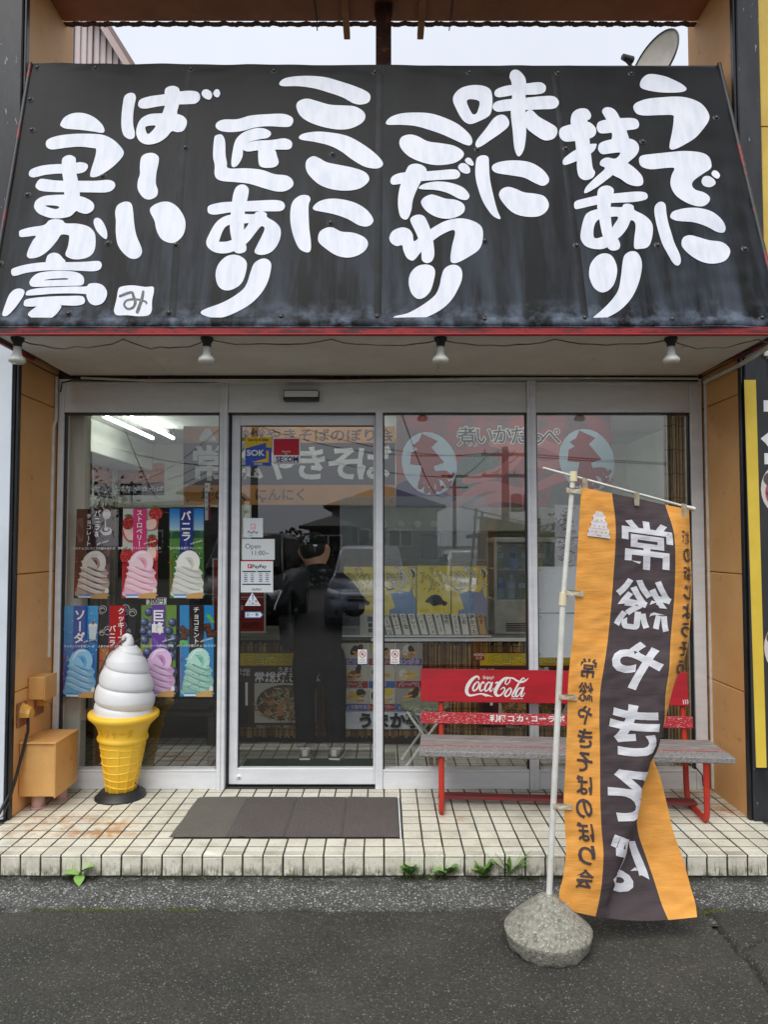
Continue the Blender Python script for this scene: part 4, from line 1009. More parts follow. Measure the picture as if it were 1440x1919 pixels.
# ================================================================== electric boxes on the left wall
M_BOX = mat('orange_box', (214, 166, 102), .55, col2=(202, 150, 86), scale=5, col3=(170, 110, 56), scale3=14, lo3=.64, hi3=.8)
bx = thing('meter_box', 'large orange painted steel box on two short pipes against the left wall', 'box', (-2.0, 4.3, TOP_Z))
part('box_body', MB().box((XL + .002, 4.18, .188), (-1.89, 4.47, .49), M_BOX, .005), bx)
part('box_cover', MB().box((-1.892, 4.172, .182), (-1.884, 4.476, .496), M_BOX, .003), bx)
part('box_lid', MB().box((XL + .002, 4.17, .488), (-1.882, 4.478, .497), M_BOX, .002), bx)
M_PIPE = mat('pink_pipe', (188, 150, 140), .6, col2=(160, 124, 112), scale=10)
for x, y in ((-2.02, 4.26), (-1.95, 4.40)): part('pipe', MB().tube([(x, y, TOP_Z - .01), (x, y, .19)], .036, M_PIPE, 20).lathe([(.036, 0), (.046, 0), (.046, .012), (.036, .012)], M_PIPE, (x, y, TOP_Z - .001), 20), bx)
sb = thing('junction_box', 'small orange painted junction box on the left wall above two outlets', 'box', (-2.05, 4.33, .72))
part('box_body', MB().box((XL + .001, 4.265, .718), (-2.0, 4.41, .852), M_BOX, .006), sb); part('box_lid', MB().box((-2.001, 4.26, .713), (-1.994, 4.415, .857), M_BOX, .003), sb)
def outlet(y, z, lab):
    t = thing('outdoor_outlet', lab, 'outlet', (XL, y, z))
    part('back_plate', MB().box((XL + .001, y - .052, z - .07), (XL + .014, y + .052, z + .07), mat('outlet_plate', (150, 98, 62), .6), .005), t)
    prof_ = [(y - .042, z - .012), (y - .044, z + .020), (y - .030, z + .055), (y, z + .068), (y + .030, z + .055), (y + .044, z + .020), (y + .042, z - .012)]
    m_ = MB(); a = [Vector((XL + .012, q, s)) for q, s in prof_]; c = [Vector((XL + .066, y + (q - y) * .82, z - .012 + (s - z + .012) * .62)) for q, s in prof_]
    k = len(a); m_.add(a + c, [(i, i + 1, k + i + 1, k + i) for i in range(k - 1)] + [tuple(range(k, 2 * k))] + [(0, k, 2 * k - 1, k - 1)], mat('outlet_hood', (222, 170, 78), .5, col2=(190, 132, 54), scale=20)); part('hood', m_, t)
outlet(4.19, .655, 'yellow hooded outdoor outlet with a black cable plugged in'); outlet(4.40, .675, 'yellow hooded outdoor outlet nearest the shop window')
solo('power_cable', MB().tube([(XL + .045, 4.19, .64), (XL + .048, 4.185, .56), (XL + .03, 4.15, .42), (XL + .012, 4.11, .28), (XL - .01, 4.0, .16), (XL - .05, 3.96, .112), (-2.3, 3.95, .108)], .009, M_WIRE, 8), 'thick black cable hanging from the outlet down to the porch', 'cable')
solo('thin_wire', MB().tube([(XL + .02, 4.13, .36), (XL + .012, 4.10, .24), (XL, 4.02, .14), (XL - .06, 3.98, .106), (-2.3, 3.98, .106)], .003, mat('green_wire', (70, 92, 78), .5), 6), 'thin green wire running along the foot of the black pilaster', 'wire')

# ================================================================== red bench
bnc = thing('bench', 'old bench with red backrest boards lettered in white and weathered grey seat planks', 'bench', (1.05, 4.2, TOP_Z))
ang = atan2(-.115, 1.45); B0 = Vector((.325, 4.12, TOP_Z)); BX = Vector((cos(ang), sin(ang), 0)); BY = Vector((-sin(ang), cos(ang), 0))
BM = Matrix(((BX.x, BY.x, 0, B0.x), (BX.y, BY.y, 0, B0.y), (0, 0, 1, B0.z), (0, 0, 0, 1)))     # local: x along the bench, y to its back, z up from the porch
def bpt(x, y, z): return BM @ Vector((x, y, z))
L0, L1 = -.125, 1.60
for x in (.0, 1.453):
    pts = [(x, .40, .74), (x, .385, .62), (x, .36, .45), (x, .345, .30), (x, .335, .13), (x, .325, .06), (x, .30, .024), (x, .26, .016), (x, .05, .016), (x, .02, .024), (x, .004, .055), (x, 0, .12), (x, 0, .345)]
    part('leg', MB().tube([bpt(*q) for q in spline(pts, 3, False)], .0165, M_REDTUBE, 12), bnc)
    part('seat_bracket', MB().box((x - .018, -.01, .325), (x + .018, .37, .337), M_REDTUBE, .002, BM), bnc)
def plank(nme, y0, y1, z0, z1, mt, x0=L0, x1=L1, b=.005, tilt=0):
    K = 40; m_ = MB(); yc, zc_ = (y0 + y1) / 2, (z0 + z1) / 2
    m_.box((x0, y0, z0), (x1, y1, z1), mt, b, BM @ Matrix.Translation((0, yc, zc_)) @ Matrix.Rotation(tilt, 4, 'X') @ Matrix.Translation((0, -yc, -zc_)))
    return part(nme, m_, bnc)
plank('seat_plank', -.03, .085, .338, .372, M_GREYWOOD2); plank('seat_plank', .095, .215, .338, .368, M_GREYWOOD); plank('seat_plank', .225, .345, .338, .368, M_GREYWOOD)
part('plank_edge', MB().box((L0 + .002, .0855, .340), (L1 - .01, .0895, .3735), M_REDWORN, .001, BM), bnc)
tb = radians(-7)
lower = plank('backrest_slat', .335, .357, .435, .502, M_REDWORN, L0, 1.50, .003, tb)
upper = plank('backrest_board', .352, .374, .565, .762, M_REDBOARD, L0, 1.48, .003, tb)
plank('stretcher', .19, .26, .032, .05, mat('red_brown_board', (140, 44, 50), .6, col2=(108, 60, 58), scale=6, stretch=(1, 6, 6)), -.02, 1.47, .002)
# white lettering on the boards, drawn in sixths of a pixel of a sight on the board plane
def board_fn(yc, zc_, hy):
    M_ = BM @ Matrix.Translation((0, yc, zc_)) @ Matrix.Rotation(tb, 4, 'X')
    nrm = (M_.to_3x3() @ Vector((0, -1, 0))); org = M_ @ Vector((0, -hy, 0))
    def fn(u, v, off):
        d = ray(860 + u / 6, 1255 + v / 6); o = Vector((0, 0, CAM_Z)); t = (org - o).dot(nrm) / d.dot(nrm)
        return o + d * t + nrm * off
    return fn
W_ = mat('white_sign_paint', (232, 228, 226), .5, col2=(214, 196, 194), scale=60, lo=.55, hi=.7)
lg = Print(fn=board_fn(.363, .6635, .011), step=.00012)
for ch in ([(228,104,7),(224,82,9),(196,76,12),(150,110,18),(110,165,21),(90,222,20),(98,268,17),(132,288,12),(190,280,9),(240,270,8),(290,275,9),(340,290,7),(382,301,2)], [(262,268,7),(302,294,5),(335,288,6)],
  [(215,132,7),(182,160,10),(160,208,11),(172,236,8),(205,215,9),(228,172,9),(222,136,7),(210,132,6)], [(287,152,8),(276,136,8),(252,162,11),(238,205,11),(250,238,8),(288,212,4)],
  [(362,150,7),(338,140,8),(308,172,11),(295,218,11),(310,240,7),(345,205,7),(372,148,8)], [(380,142,8),(362,195,10),(350,232,8),(365,240,6),(395,205,3)], [(418,148,9),(436,140,9)],
  [(545,165,6),(525,152,7),(535,112,8),(565,90,8),(578,112,6),(568,140,6),(545,165,5)], [(562,88,8),(520,95,12),(470,140,18),(430,200,21),(412,250,19),(430,288,14),(470,285,9),(505,250,8),(520,215,8),(503,198,7),(470,222,4)],
  [(560,90,7),(610,95,9),(660,125,10),(700,137,12),(745,125,9),(786,94,2)], [(570,207,7),(540,240,10),(520,280,11),(538,300,8),(570,278,9),(592,235,9),(585,207,7),(570,205,6)],
  [(742,104,6),(722,94,8),(680,145,10),(630,235,11),(602,288,9),(622,302,6),(652,275,3)], [(712,207,7),(684,205,8),(654,242,11),(640,284,11),(658,300,7),(695,260,7),(722,205,8)], [(732,198,8),(712,255,10),(702,292,8),(716,300,6),(746,258,3)]):
    lg.brush(ch, W_, True)
lg.text('Enjoy!', 335, 84, 50, W_, .012); lg.text('Trademark Regd.', 655, 322, 20, W_, .02)
part('logo_lettering', lg.let, upper, False)
lg = Print(fn=board_fn(.346, .4685, .011), step=.00012)
for ch, x in zip('利根コカ・コーラボトリング', (393, 487, 590, 690, 768, 852, 945, 1045, 1150, 1250, 1350, 1450, 1550)): lg.text(ch, x, 545 + (x - 393) * .012, 82, W_, .035, sx=1.12)
part('lettering', lg.let, lower, False)
lg = Print(fn=board_fn(.363, .6635, .011), step=.0001)
for k, (x, y) in enumerate(((2522, 340), (2546, 338), (2570, 336))): lg.brush([(x, y, 4), (x + 10, y + 22, 5), (x + 6, y + 46, 4)], W_)
part('scratch_marks', lg.pic, upper, False)

# ================================================================== flag on a pole in a concrete base
bc = PZ(1027, 1772, 0); bx_, by_ = bc.x, bc.y
def rough(p, a, r, z):
    k = 1 + .03 * nv((cos(a) * 1.3, sin(a) * 1.3, 5)) + .03 * nv((cos(a) * 5, sin(a) * 5, z * 30)) * max(0, 1 - z * 6)
    return Vector((p.x * k, p.y * k, z + (.003 * nv((p.x * 14, p.y * 14, z * 9)) if z > .012 else 0) - (.014 * nv((cos(a) * 4, sin(a) * 4, 1)) if z < .05 else 0)))
base = thing('flag_stand', 'white pole in a rough cone of concrete carrying the orange flag', 'flag stand', (bx_, by_, 0))
prof_ = [(0, .212), (.020, .210), (.034, .202), (.066, .176), (.098, .149), (.128, .122), (.155, .096), (.170, .082), (.177, .074), (.178, .066), (.172, .045), (.163, .016), (.150, -.004), (.10, -.01)]
pr2 = []
for q0, q1 in zip(prof_, prof_[1:]): pr2 += [q0, ((q0[0] + q1[0]) / 2, (q0[1] + q1[1]) / 2)]
part('concrete_base', MB().lathe(pr2 + [prof_[-1]], M_CONC, (bx_, by_, 0), 72, fn=rough), base, False)
FY = by_
pt0, pt1 = P(1027, 1706, FY), P(1075, 889, FY); pm = P(1056, 1120, FY)
part('pole', MB().tube([pt0 - Vector((0, 0, .05)), pm], .0125, M_WHITEPL, 14), base)
part('upper_pole', MB().tube([pm, pt1], .0105, M_WHITEPL, 14), base)
M_IVORY = mat('ivory_plastic', (226, 216, 178), .45)
part('pole_joint', MB().tube([pm - (pt1 - pm).normalized() * .032, pm + (pt1 - pm).normalized() * .02], [.0165, .0165], M_IVORY, 14), base)
part('pole_cap', MB().tube([pt1 - Vector((0, 0, .03)), pt1 + Vector((0, 0, .012))], .0155, M_IVORY, 14), base)
part('socket_ring', MB().tube([pt0 + Vector((.019 * cos(a), .019 * sin(a), 0)) for a in [2 * pi * k / 16 for k in range(16)]], .005, M_RUST, 6, closed=True), base)
a, c = P(1018, 877, FY - .012), P(1290, 951, FY + .085)
part('cross_bar', MB().tube([a, c], .0055, M_WHITEPL, 8), base)
d_ = (c - a).normalized(); part('bar_end', MB().tube([c - d_ * .02, c + d_ * .03], [.008, .010], M_WHITEPL, 10), base)
# cloth: rows of (u, pixel x, metres behind the pole); the right edge folds behind itself and swings out again
ROWS = [(935, 42, [(0,1090,0),(.27,1147,.012),(.52,1198,.03),(.785,1248,.055),(1,1292,.08)]),
 (1000, 30, [(0,1086,0),(.27,1154,.015),(.785,1265,.03),(.9,1286,.06),(1,1294,.11)]),
 (1100, 24, [(0,1080,0),(.27,1149,.02),(.785,1266,.03),(.9,1289,.06),(1,1297,.12)]),
 (1200, 22, [(0,1075,0),(.27,1140,.02),(.785,1258,.03),(.9,1283,.06),(1,1290,.12)]),
 (1250, 20, [(0,1069,0),(.27,1133,.005),(.785,1256,.01),(.9,1273,.06),(1,1275,.12)]),
 (1300, 18, [(0,1065,0),(.27,1125,0),(.785,1249,.0),(.87,1259,.04),(1,1251,.1)]),
 (1350, 16, [(0,1064,0),(.27,1123,0),(.7,1236,-.005),(.785,1246,.02),(.85,1247,.05),(1,1232,.10)]),
 (1400, 14, [(0,1062,0),(.27,1124,-.005),(.65,1222,-.01),(.74,1235,.015),(.82,1228,.06),(1,1222,.10)]),
 (1450, 14, [(0,1060,0),(.27,1124.6,-.01),(.6,1203,-.01),(.66,1215,.015),(.72,1206,.055),(.785,1204,.09),(.9,1222,.10),(1,1238,.10)]),
 (1500, 14, [(0,1057,0),(.27,1125,-.015),(.54,1192,-.01),(.6,1202,.015),(.66,1193,.055),(.74,1189,.09),(.785,1194,.10),(1,1251,.10)]),
 (1550, 14, [(0,1059,0),(.27,1127,-.02),(.5,1183,-.01),(.555,1193,.015),(.61,1184,.055),(.68,1179,.085),(.785,1196,.095),(1,1263,.09)]),
 (1600, 14, [(0,1061,0),(.27,1131,-.02),(.43,1167,-.01),(.475,1174,.015),(.53,1165,.05),(.6,1163,.08),(.785,1213,.085),(1,1281,.08)]),
 (1650, 14, [(0,1055,0),(.27,1128,-.02),(.36,1150,-.005),(.39,1155,.012),(.44,1148,.04),(.5,1149,.06),(.785,1231,.065),(1,1295,.06)]),
 (1682, 12, [(0,1048,0),(.27,1123,-.01),(.33,1137,0),(.36,1141,.012),(.4,1141,.028),(.46,1149,.04),(.785,1242,.05),(1,1304,.04)]),
 (1710, 8, [(0,1053,0),(.27,1116,-.005),(.4,1150,.01),(.785,1254,.03),(1,1307,.02)])]
NU, NV = 110, 170
def interp(nodes_, u):
    for (u0, x0, d0), (u1, x1, d1) in zip(nodes_, nodes_[1:]):
        if u <= u1 + 1e-9:
            t = (u - u0) / (u1 - u0); return x0 + (x1 - x0) * t, d0 + (d1 - d0) * t
    return nodes_[-1][1:]
keyed = []
for y, slant, nodes_ in ROWS:
    row = [interp(nodes_, i / NU) for i in range(NU + 1)]
    for _ in range(3):
        row = [row[0]] + [tuple((row[i - 1][k] + 2 * row[i][k] + row[i + 1][k]) / 4 for k in (0, 1)) for i in range(1, NU)] + [row[-1]]
    keyed.append((y, slant, row))
GRID = []
for j in range(NV + 1):
    v = j / NV; y = 935 + (1710 - 935) * v
    k = 0
    while k < len(keyed) - 2 and keyed[k + 1][0] < y: k += 1
    y0, y1 = keyed[k][0], keyed[k + 1][0]; t = (y - y0) / (y1 - y0)
    km, kp = keyed[max(0, k - 1)], keyed[min(len(keyed) - 1, k + 2)]
    row = []
    for i in range(NU + 1):
        q = []
        for c_ in (0, 1):
            p1, p2 = keyed[k][2][i][c_], keyed[k + 1][2][i][c_]
            m1 = (p2 - km[2][i][c_]) / max(1, (y1 - km[0])) * (y1 - y0); m2_ = (kp[2][i][c_] - p1) / max(1, (kp[0] - y0)) * (y1 - y0)
            q.append((2 * t ** 3 - 3 * t * t + 1) * p1 + (t ** 3 - 2 * t * t + t) * m1 + (3 * t * t - 2 * t ** 3) * p2 + (t ** 3 - t * t) * m2_)
        u = i / NU; sl_ = keyed[k][1] + (keyed[k + 1][1] - keyed[k][1]) * t
        yy = y - 22 * (1 - v) + sl_ * u + 14 * sin(pi * u) * max(0, (v - .9) / .1) - 8 * max(0, (v - .9) / .1) * (1 - u)
        wr = .0042 * nv((u * 5, v * 26, 1)) + .0034 * nv((u * 9 + v * 20, v * 40, 3)) + .006 * nv((u * 2.2, v * 6, 8))
        row.append(P(q[0], yy, FY + q[1] + wr))
    GRID.append(row)
def cloth(u, v, off):
    fi, fj = max(0, min(NU - 1e-6, u * NU)), max(0, min(NV - 1e-6, v * NV)); i, j = int(fi), int(fj); a, c = fi - i, fj - j
    p00, p10, p01, p11 = GRID[j][i], GRID[j][i + 1], GRID[j + 1][i], GRID[j + 1][i + 1]
    p = (p00 * (1 - a) + p10 * a) * (1 - c) + (p01 * (1 - a) + p11 * a) * c
    if off:
        n_ = (p01 - p00).cross(p10 - p00); p = p + (n_.normalized() if n_.length else Vector((0, -1, 0))) * off
    return p
tst = (GRID[1][0] - GRID[0][0]).cross(GRID[0][1] - GRID[0][0]).normalized(); FS = 1 if tst.y < 0 else -1
def cloth_mat(name, c1, c2):
    m, n, l, b = newmat(name); g = n.new('ShaderNodeNewGeometry')
    l.new(mixc(n, l, ramp(n, l, noise(n, l, g.outputs['Position'], 9, 5), .4, .7), c1, c2), b.inputs['Base Color']); b.inputs['Roughness'].default_value = .85
    b.inputs['Specular IOR Level'].default_value = .2
    b.inputs['Transmission Weight'].default_value = 0
    mp = n.new('ShaderNodeMapping'); mp.inputs['Scale'].default_value = (6, 6, 30); mp.inputs['Rotation'].default_value = (0, .25, 0); l.new(g.outputs['Position'], mp.inputs[0])
    bumpn(n, l, b, noise(n, l, mp.outputs[0], 1.0, 4), .34, .012); return m
M_FO = cloth_mat('flag_orange', (236, 168, 84), (228, 156, 72)); M_FD = cloth_mat('flag_charcoal', (82, 72, 74), (74, 66, 68)); M_FW = cloth_mat('flag_white', (222, 222, 226), (212, 212, 218))
U1, U2 = .27, .785
m_ = MB(); vs = [p for r in GRID for p in r]; W1 = NU + 1
m_.v = [tuple(p) for p in vs]; m_.mats = [M_FO, M_FD]
for j in range(NV):
    for i in range(NU):
        u = (i + .5) / NU; m_.f.append([j * W1 + i, j * W1 + i + 1, (j + 1) * W1 + i + 1, (j + 1) * W1 + i]); m_.mi.append(1 if U1 < u < U2 else 0); m_.sm.append(True)
flag = tag(link('flag', m_.mesh('flag')), 'tall orange and charcoal banner flag with mirrored white lettering, lower corner folded over', 'flag')
fp = Print(W=1, H=1, fn=lambda u, v, o: cloth(u, v, FS * o), sub=.022, step=.0002, off0=.0008)
def vv(py): return (py - 935) / 775.0
def fchar(ch, uc, py, wu, hp, mt, bold):
    V, F = glyph(ch, bold); h = hp / 775.0
    xs_ = [p[0] for p in V]; ys_ = [p[1] for p in V]; x0, x1, y0, y1 = min(xs_), max(xs_), min(ys_), max(ys_)
    pts = [(uc - ((gx - x0) / (x1 - x0) - .5) * wu, vv(py) + (.5 - (gy - y0) / (y1 - y0)) * h) for gx, gy in V]
    fp.put(pts, F, mt, fp.let)
for ch, uc, py, wu, hp in (('常', .545, 1026, .44, 92), ('総', .53, 1137, .46, 94), ('や', .53, 1250, .41, 90), ('き', .525, 1370, .37, 96), ('そ', .53, 1490, .40, 96), ('ば', .545, 1612, .42, 100)):
    fchar(ch, uc, py, wu, hp, M_FW, .032 if ch not in '常総' else .020)
for i, ch in enumerate('常総やきそばのぼり会'):
    fchar(ch, .150, 1262 + i * 42.6, .125, 36, M_FD, .022 if ch not in '総' else .014)
for i, ch in enumerate('城の街じょうそう'):
    fchar(ch, .905, 1000 + i * 35, .10, 28, M_FD, .022)
# castle emblem
ca = [(-.5, 0), (.5, 0), (.47, -.13), (.42, -.13), (.46, -.3), (.36, -.36), (.34, -.46), (.38, -.55), (.27, -.62), (.25, -.72), (.30, -.80), (.2, -.87), (.12, -1.0), (-.12, -1.0), (-.2, -.87), (-.30, -.80), (-.25, -.72), (-.27, -.62), (-.38, -.55), (-.34, -.46), (-.36, -.36), (-.46, -.3), (-.42, -.13), (-.47, -.13)]
V, F = fill([(.145 + x * .17, vv(1022) + y * .062) for x, y in ca]); fp.put(V, F, M_FW)
for x, y, w2, h2 in ((-.3, -.2, .09, .04), (-.12, -.2, .09, .04), (.12, -.2, .09, .04), (.3, -.2, .09, .04), (-.2, -.42, .08, .035), (0, -.42, .08, .035), (.2, -.42, .08, .035), (-.1, -.66, .07, .035), (.1, -.66, .07, .035), (0, -.07, .2, .03), (0, -.33, .7, .012), (0, -.59, .5, .012), (0, -.84, .34, .012)):
    fp.put([(.145 + (x + s * w2 / 2) * .17, vv(1022) + (y + t * h2 / 2) * .062) for s, t in ((-1, -1), (1, -1), (1, 1), (-1, 1))], [(0, 1, 2, 3)], M_FO)
part('printed_emblem', fp.pic, flag, False); part('lettering', fp.let, flag, False)
M_LOOP = mat('flag_loop', (196, 186, 164), .8, col2=(160, 146, 118), scale=30)
for px, py, wpx in ((1075, 913, 28), (1073, 1105, 34), (1061, 1300, 34), (1050, 1505, 36), (1040, 1690, 40)):
    a = P(px - 13, py, FY - .016); c = P(px + wpx - 13, py + 3, FY - .006); e = P(px + wpx - 13, py + 13, FY - .006); g_ = P(px - 13, py + 10, FY - .016)
    part('pole_loop', MB().prism([a, P(px, py + 1, FY - .019), c, e, P(px, py + 11, FY - .019), g_], (0, .003, 0), M_LOOP), flag)
for px, py in ((1097, 905), (1194, 932), (1283, 953)):
    part('bar_loop', MB().prism([P(px - 5, py - 10, FY + .0), P(px + 5, py - 8, FY + .0), P(px + 5, py + 16, FY + .01), P(px - 4, py + 15, FY + .01)], (0, .003, 0), M_LOOP), flag)
# ================================================================== soft cream posters on the inside of the left pane
INY = GLASS_Y + .012
WHITE = ink(236, 236, 234); BLACKI = ink(24, 22, 24); REDI = ink(196, 36, 44)
def tone(c, k): return tuple(max(0, min(255, int(x * k))) for x in c)
def lerp(a, b, t): return tuple(int(x + (y - x) * t) for x, y in zip(a, b))
def soft(p, cx, top, bot, w, light, dark, seed=0, chips=None):
    """printed picture of a soft cream swirl: overlapping slanted ribbons with darker undersides"""
    rd = random.Random(seed); h = bot - top
    mid = lerp(dark, light, .55)
    p.poly([(cx - w * .40, top + h * .30), (cx - w * .22, top + h * .06), (cx + w * .02, top), (cx + w * .28, top + h * .06), (cx + w * .40, top + h * .20), (cx + w * .38, top + h * .36), (cx + w * .52, top + h * .48), (cx + w * .46, top + h * .56), (cx + w * .56, top + h * .70), (cx + w * .50, top + h * .84), (cx + w * .42, bot), (cx - w * .58, bot), (cx - w * .60, top + h * .8), (cx - w * .52, top + h * .6), (cx - w * .46, top + h * .46)], ink(*lerp(dark, light, .70)), 4)
    for i in range(5):
        y = top + h * (.90 - i * .135); ww = w * (.57 - i * .03); k = 1 if i % 2 else .85
        p.brush([(cx - ww * .95, y - h * .10, h * .015), (cx - ww * .45, y - h * .05, h * .055), (cx + ww * .25, y + h * .035, h * .062), (cx + ww * .8, y + h * .085, h * .02), (cx + ww * 1.02, y + h * .075, h * .004)], ink(*lerp(dark, light, .48)))
        p.brush([(cx - ww * .98, y - h * .13, h * .02), (cx - ww * .5, y - h * .095, h * .055), (cx + ww * .1, y - h * .015, h * .055 * k), (cx + ww * .6, y + h * .045, h * .030), (cx + ww * 1.0, y + h * .065, h * .004)], ink(*lerp(light, mid, .15)))
        p.brush([(cx - ww * .9, y - h * .15, h * .006), (cx - ww * .45, y - h * .125, h * .020), (cx + ww * .05, y - h * .05, h * .018), (cx + ww * .5, y + h * .015, h * .005)], ink(*lerp(light, (255, 255, 255), .45)))
        p.brush([(cx - ww * .1, y + h * .040, h * .003), (cx + ww * .2, y + h * .075, h * .012), (cx + ww * .5, y + h * .098, h * .003)], ink(*lerp(dark, light, .12)))
    p.poly([(cx - w * .42, top + h * .34), (cx - w * .36, top + h * .14), (cx - w * .12, top + h * .01), (cx + w * .16, top), (cx + w * .38, top + h * .12), (cx + w * .42, top + h * .30), (cx + w * .30, top + h * .42), (cx + w * .05, top + h * .36), (cx - w * .2, top + h * .34)], ink(*light), 4)
    p.brush([(cx - w * .10, top + h * .16, h * .012), (cx + w * .06, top + h * .19, h * .05), (cx + w * .16, top + h * .30, h * .035), (cx + w * .12, top + h * .38, h * .012)], ink(*lerp(dark, light, .55)))
    p.brush([(cx - w * .02, top + h * .20, h * .010), (cx + w * .06, top + h * .23, h * .028), (cx + w * .10, top + h * .30, h * .012)], ink(*lerp(dark, light, .2)))
    p.brush([(cx - w * .30, top + h * .22, h * .012), (cx - w * .12, top + h * .06, h * .020), (cx + w * .14, top + h * .035, h * .014)], ink(*lerp(light, (255, 255, 255), .6)))
    if chips:
        for _ in range(22): p.ell(cx + rd.uniform(-.45, .4) * w, top + h * rd.uniform(.15, .95), .012, .016, ink(*chips), rd.uniform(0, 3), 6)
def foot(p):
    p.rect(.14, 2.50, .50, 2.545, ink(70, 150, 215)); p.rect(.14, 2.545, .50, 2.60, ink(222, 230, 238))
    p.poly([(.50, 2.62), (.52, 2.52), (.7, 2.47), (.92, 2.44), (.98, 2.5), (.98, 2.62)], ink(206, 160, 96)); p.poly([(.88, 2.45), (.9, 2.34), (.96, 2.3), (1.0, 2.36), (1.0, 2.45)], ink(230, 226, 214))
def cream_poster(q, bgc, label, title, tcol, band, deco, light, dark, chips=None, sub='', tx=.5):
    p = Print([P(x, y, INY) for x, y in q], 1.0, 2.62).base(ink(*bgc, rough=.3))
    deco(p)
    if band:
        for x0, x1, c in band: p.rect(x0, 0, x1, 1.62 if c[0] < 250 else 1.2, ink(*c))
    soft(p, .56, 1.24, 2.56, .80, light, dark, hash(label) % 97, chips); foot(p)
    for t, x, y, s, b in title: p.text(t, x, y, s, WHITE if not tcol else ink(*tcol), b, vert=True, title=True)
    p.text(sub, .5, 1.16, .082, WHITE, .012)
    p.text('TOMIZミルクラング', .065, 1.34, .098, REDI, .014, vert=True, gap=1.08)
    p.text('soft cream', .80, .98, .085, WHITE, .01, rot=-.28)
    return p.done('flavour_poster', label, 'poster', group='soft cream posters')
R_ = random.Random(5)
def d_choc(p):
    for pts, c in (([(.0, .3), (.2, .25), (.22, .95), (.1, 1.0), (0, .7)], (122, 78, 84)), ([(.05, .4), (.2, .6), (.18, .9), (.06, .7)], (88, 44, 50)), ([(.7, 1.35), (1, 1.15), (1, 1.35), (.8, 1.45)], (120, 66, 74)), ([(.8, 1.7), (1, 1.6), (1, 2.3), (.85, 2.1)], (116, 66, 76))): p.poly(pts, ink(*c))
    p.ell(.88, .16, .12, .15, ink(230, 228, 222)); p.brush([(.84, .3, .02), (.85, .45, .015), (.86, .55, .02)], WHITE); p.ell(.88, .66, .17, .12, ink(226, 226, 224)); p.ell(.86, .62, .12, .07, ink(40, 28, 28)); p.ell(.88, .6, .06, .05, WHITE)
def d_straw(p):
    p.rect(0, 1.25, 1, 2.62, ink(206, 48, 52))
    for x, y, rx, ry, r in ((.16, .42, .17, .20, .3), (.85, .98, .16, .17, 0), (.14, 1.4, .2, .22, 0), (.95, .15, .2, .18, 0)):
        p.ell(x, y, rx, ry, ink(186, 34, 44), r)
        for _ in range(16): p.ell(x + R_.uniform(-.7, .7) * rx, y + R_.uniform(-.7, .7) * ry, .012, .016, ink(228, 150, 110), 0, 6)
        p.brush([(x - .1, y - ry, .02), (x, y - ry - .03, .03), (x + .1, y - ry, .02)], ink(86, 130, 60))
    for pts in ([(0, .62), (.28, .7), (.3, .95), (.1, .9)], [(.7, .35), (1, .3), (1, .55), (.75, .62)], [(.75, 1.25), (1, 1.2), (1, 1.5), (.8, 1.5)]): p.poly(pts, ink(212, 70, 70), 4); p.poly([(x * .9 + .05, y * .92 + .05) for x, y in pts], ink(238, 206, 190), 4)
def d_van(p):
    for i in range(8): p.rect(0, .08 * i, 1, .08 * i + .08, ink(*lerp((40, 140, 226), (190, 222, 244), i / 7)))
    p.rect(0, .64, 1, 1.24, ink(96, 152, 60)); p.rect(0, 1.24, 1, 2.62, ink(74, 140, 48))
    p.poly([(0, .72), (.2, .66), (.5, .70), (.8, .63), (1, .68), (1, .86), (0, .88)], ink(40, 92, 60))
    for _ in range(40): p.ell(R_.uniform(0, 1), R_.uniform(.95, 2.5), R_.uniform(.02, .07), .012, ink(110, 168, 66), 0, 8)
    for x, y in ((.86, 1.32), (.2, 1.4), (.9, 1.45)): p.ell(x, y, .05, .025, BLACKI); p.ell(x + .02, y, .02, .015, WHITE)
def d_soda(p):
    for i in range(10): p.rect(0, .262 * i, 1, .262 * i + .262, ink(*lerp((70, 178, 240), (16, 96, 190), i / 9)))
    for _ in range(46): p.ell(R_.uniform(0, 1), R_.uniform(.05, 2.5), .014, .017, ink(214, 236, 250), 0, 7)
    p.poly([(.74, .55), (1.0, .55), (.96, .95), (.78, .95)], ink(206, 224, 232)); p.ell(.87, .55, .13, .05, WHITE); p.ell(.87, .50, .035, .04, REDI); p.brush([(.68, 1.02, .01), (.85, .98, .02), (.98, 1.05, .01)], ink(70, 60, 60))
def d_cook(p):
    for _ in range(18):
        x, y, r = R_.uniform(0, 1), R_.uniform(.05, 1.1), R_.uniform(.09, .17)
        p.ell(x, y, r, r, ink(40, 38, 38), 0, 14); p.ell(x, y, r * .8, r * .8, ink(196, 196, 192), 0, 14); p.ell(x, y, r * .66, r * .66, ink(30, 28, 28), 0, 14)
        p.brush([(x - r * .5, y, .012), (x, y - r * .3, .014), (x + r * .4, y + r * .1, .01)], ink(200, 200, 196))
    p.rect(0, 1.22, 1, 2.62, ink(190, 120, 66))
    for _ in range(50): p.ell(R_.uniform(0, 1), R_.uniform(1.25, 2.6), .04, .025, ink(*random.Random(_).choice([(214, 150, 92), (160, 92, 50), (226, 176, 120)])), R_.uniform(0, 3), 8)
    for k in range(14):
        for x in (.27, .75): p.ell(x, .04 + k * .085, .018, .018, ink(60, 70, 160), 0, 7)
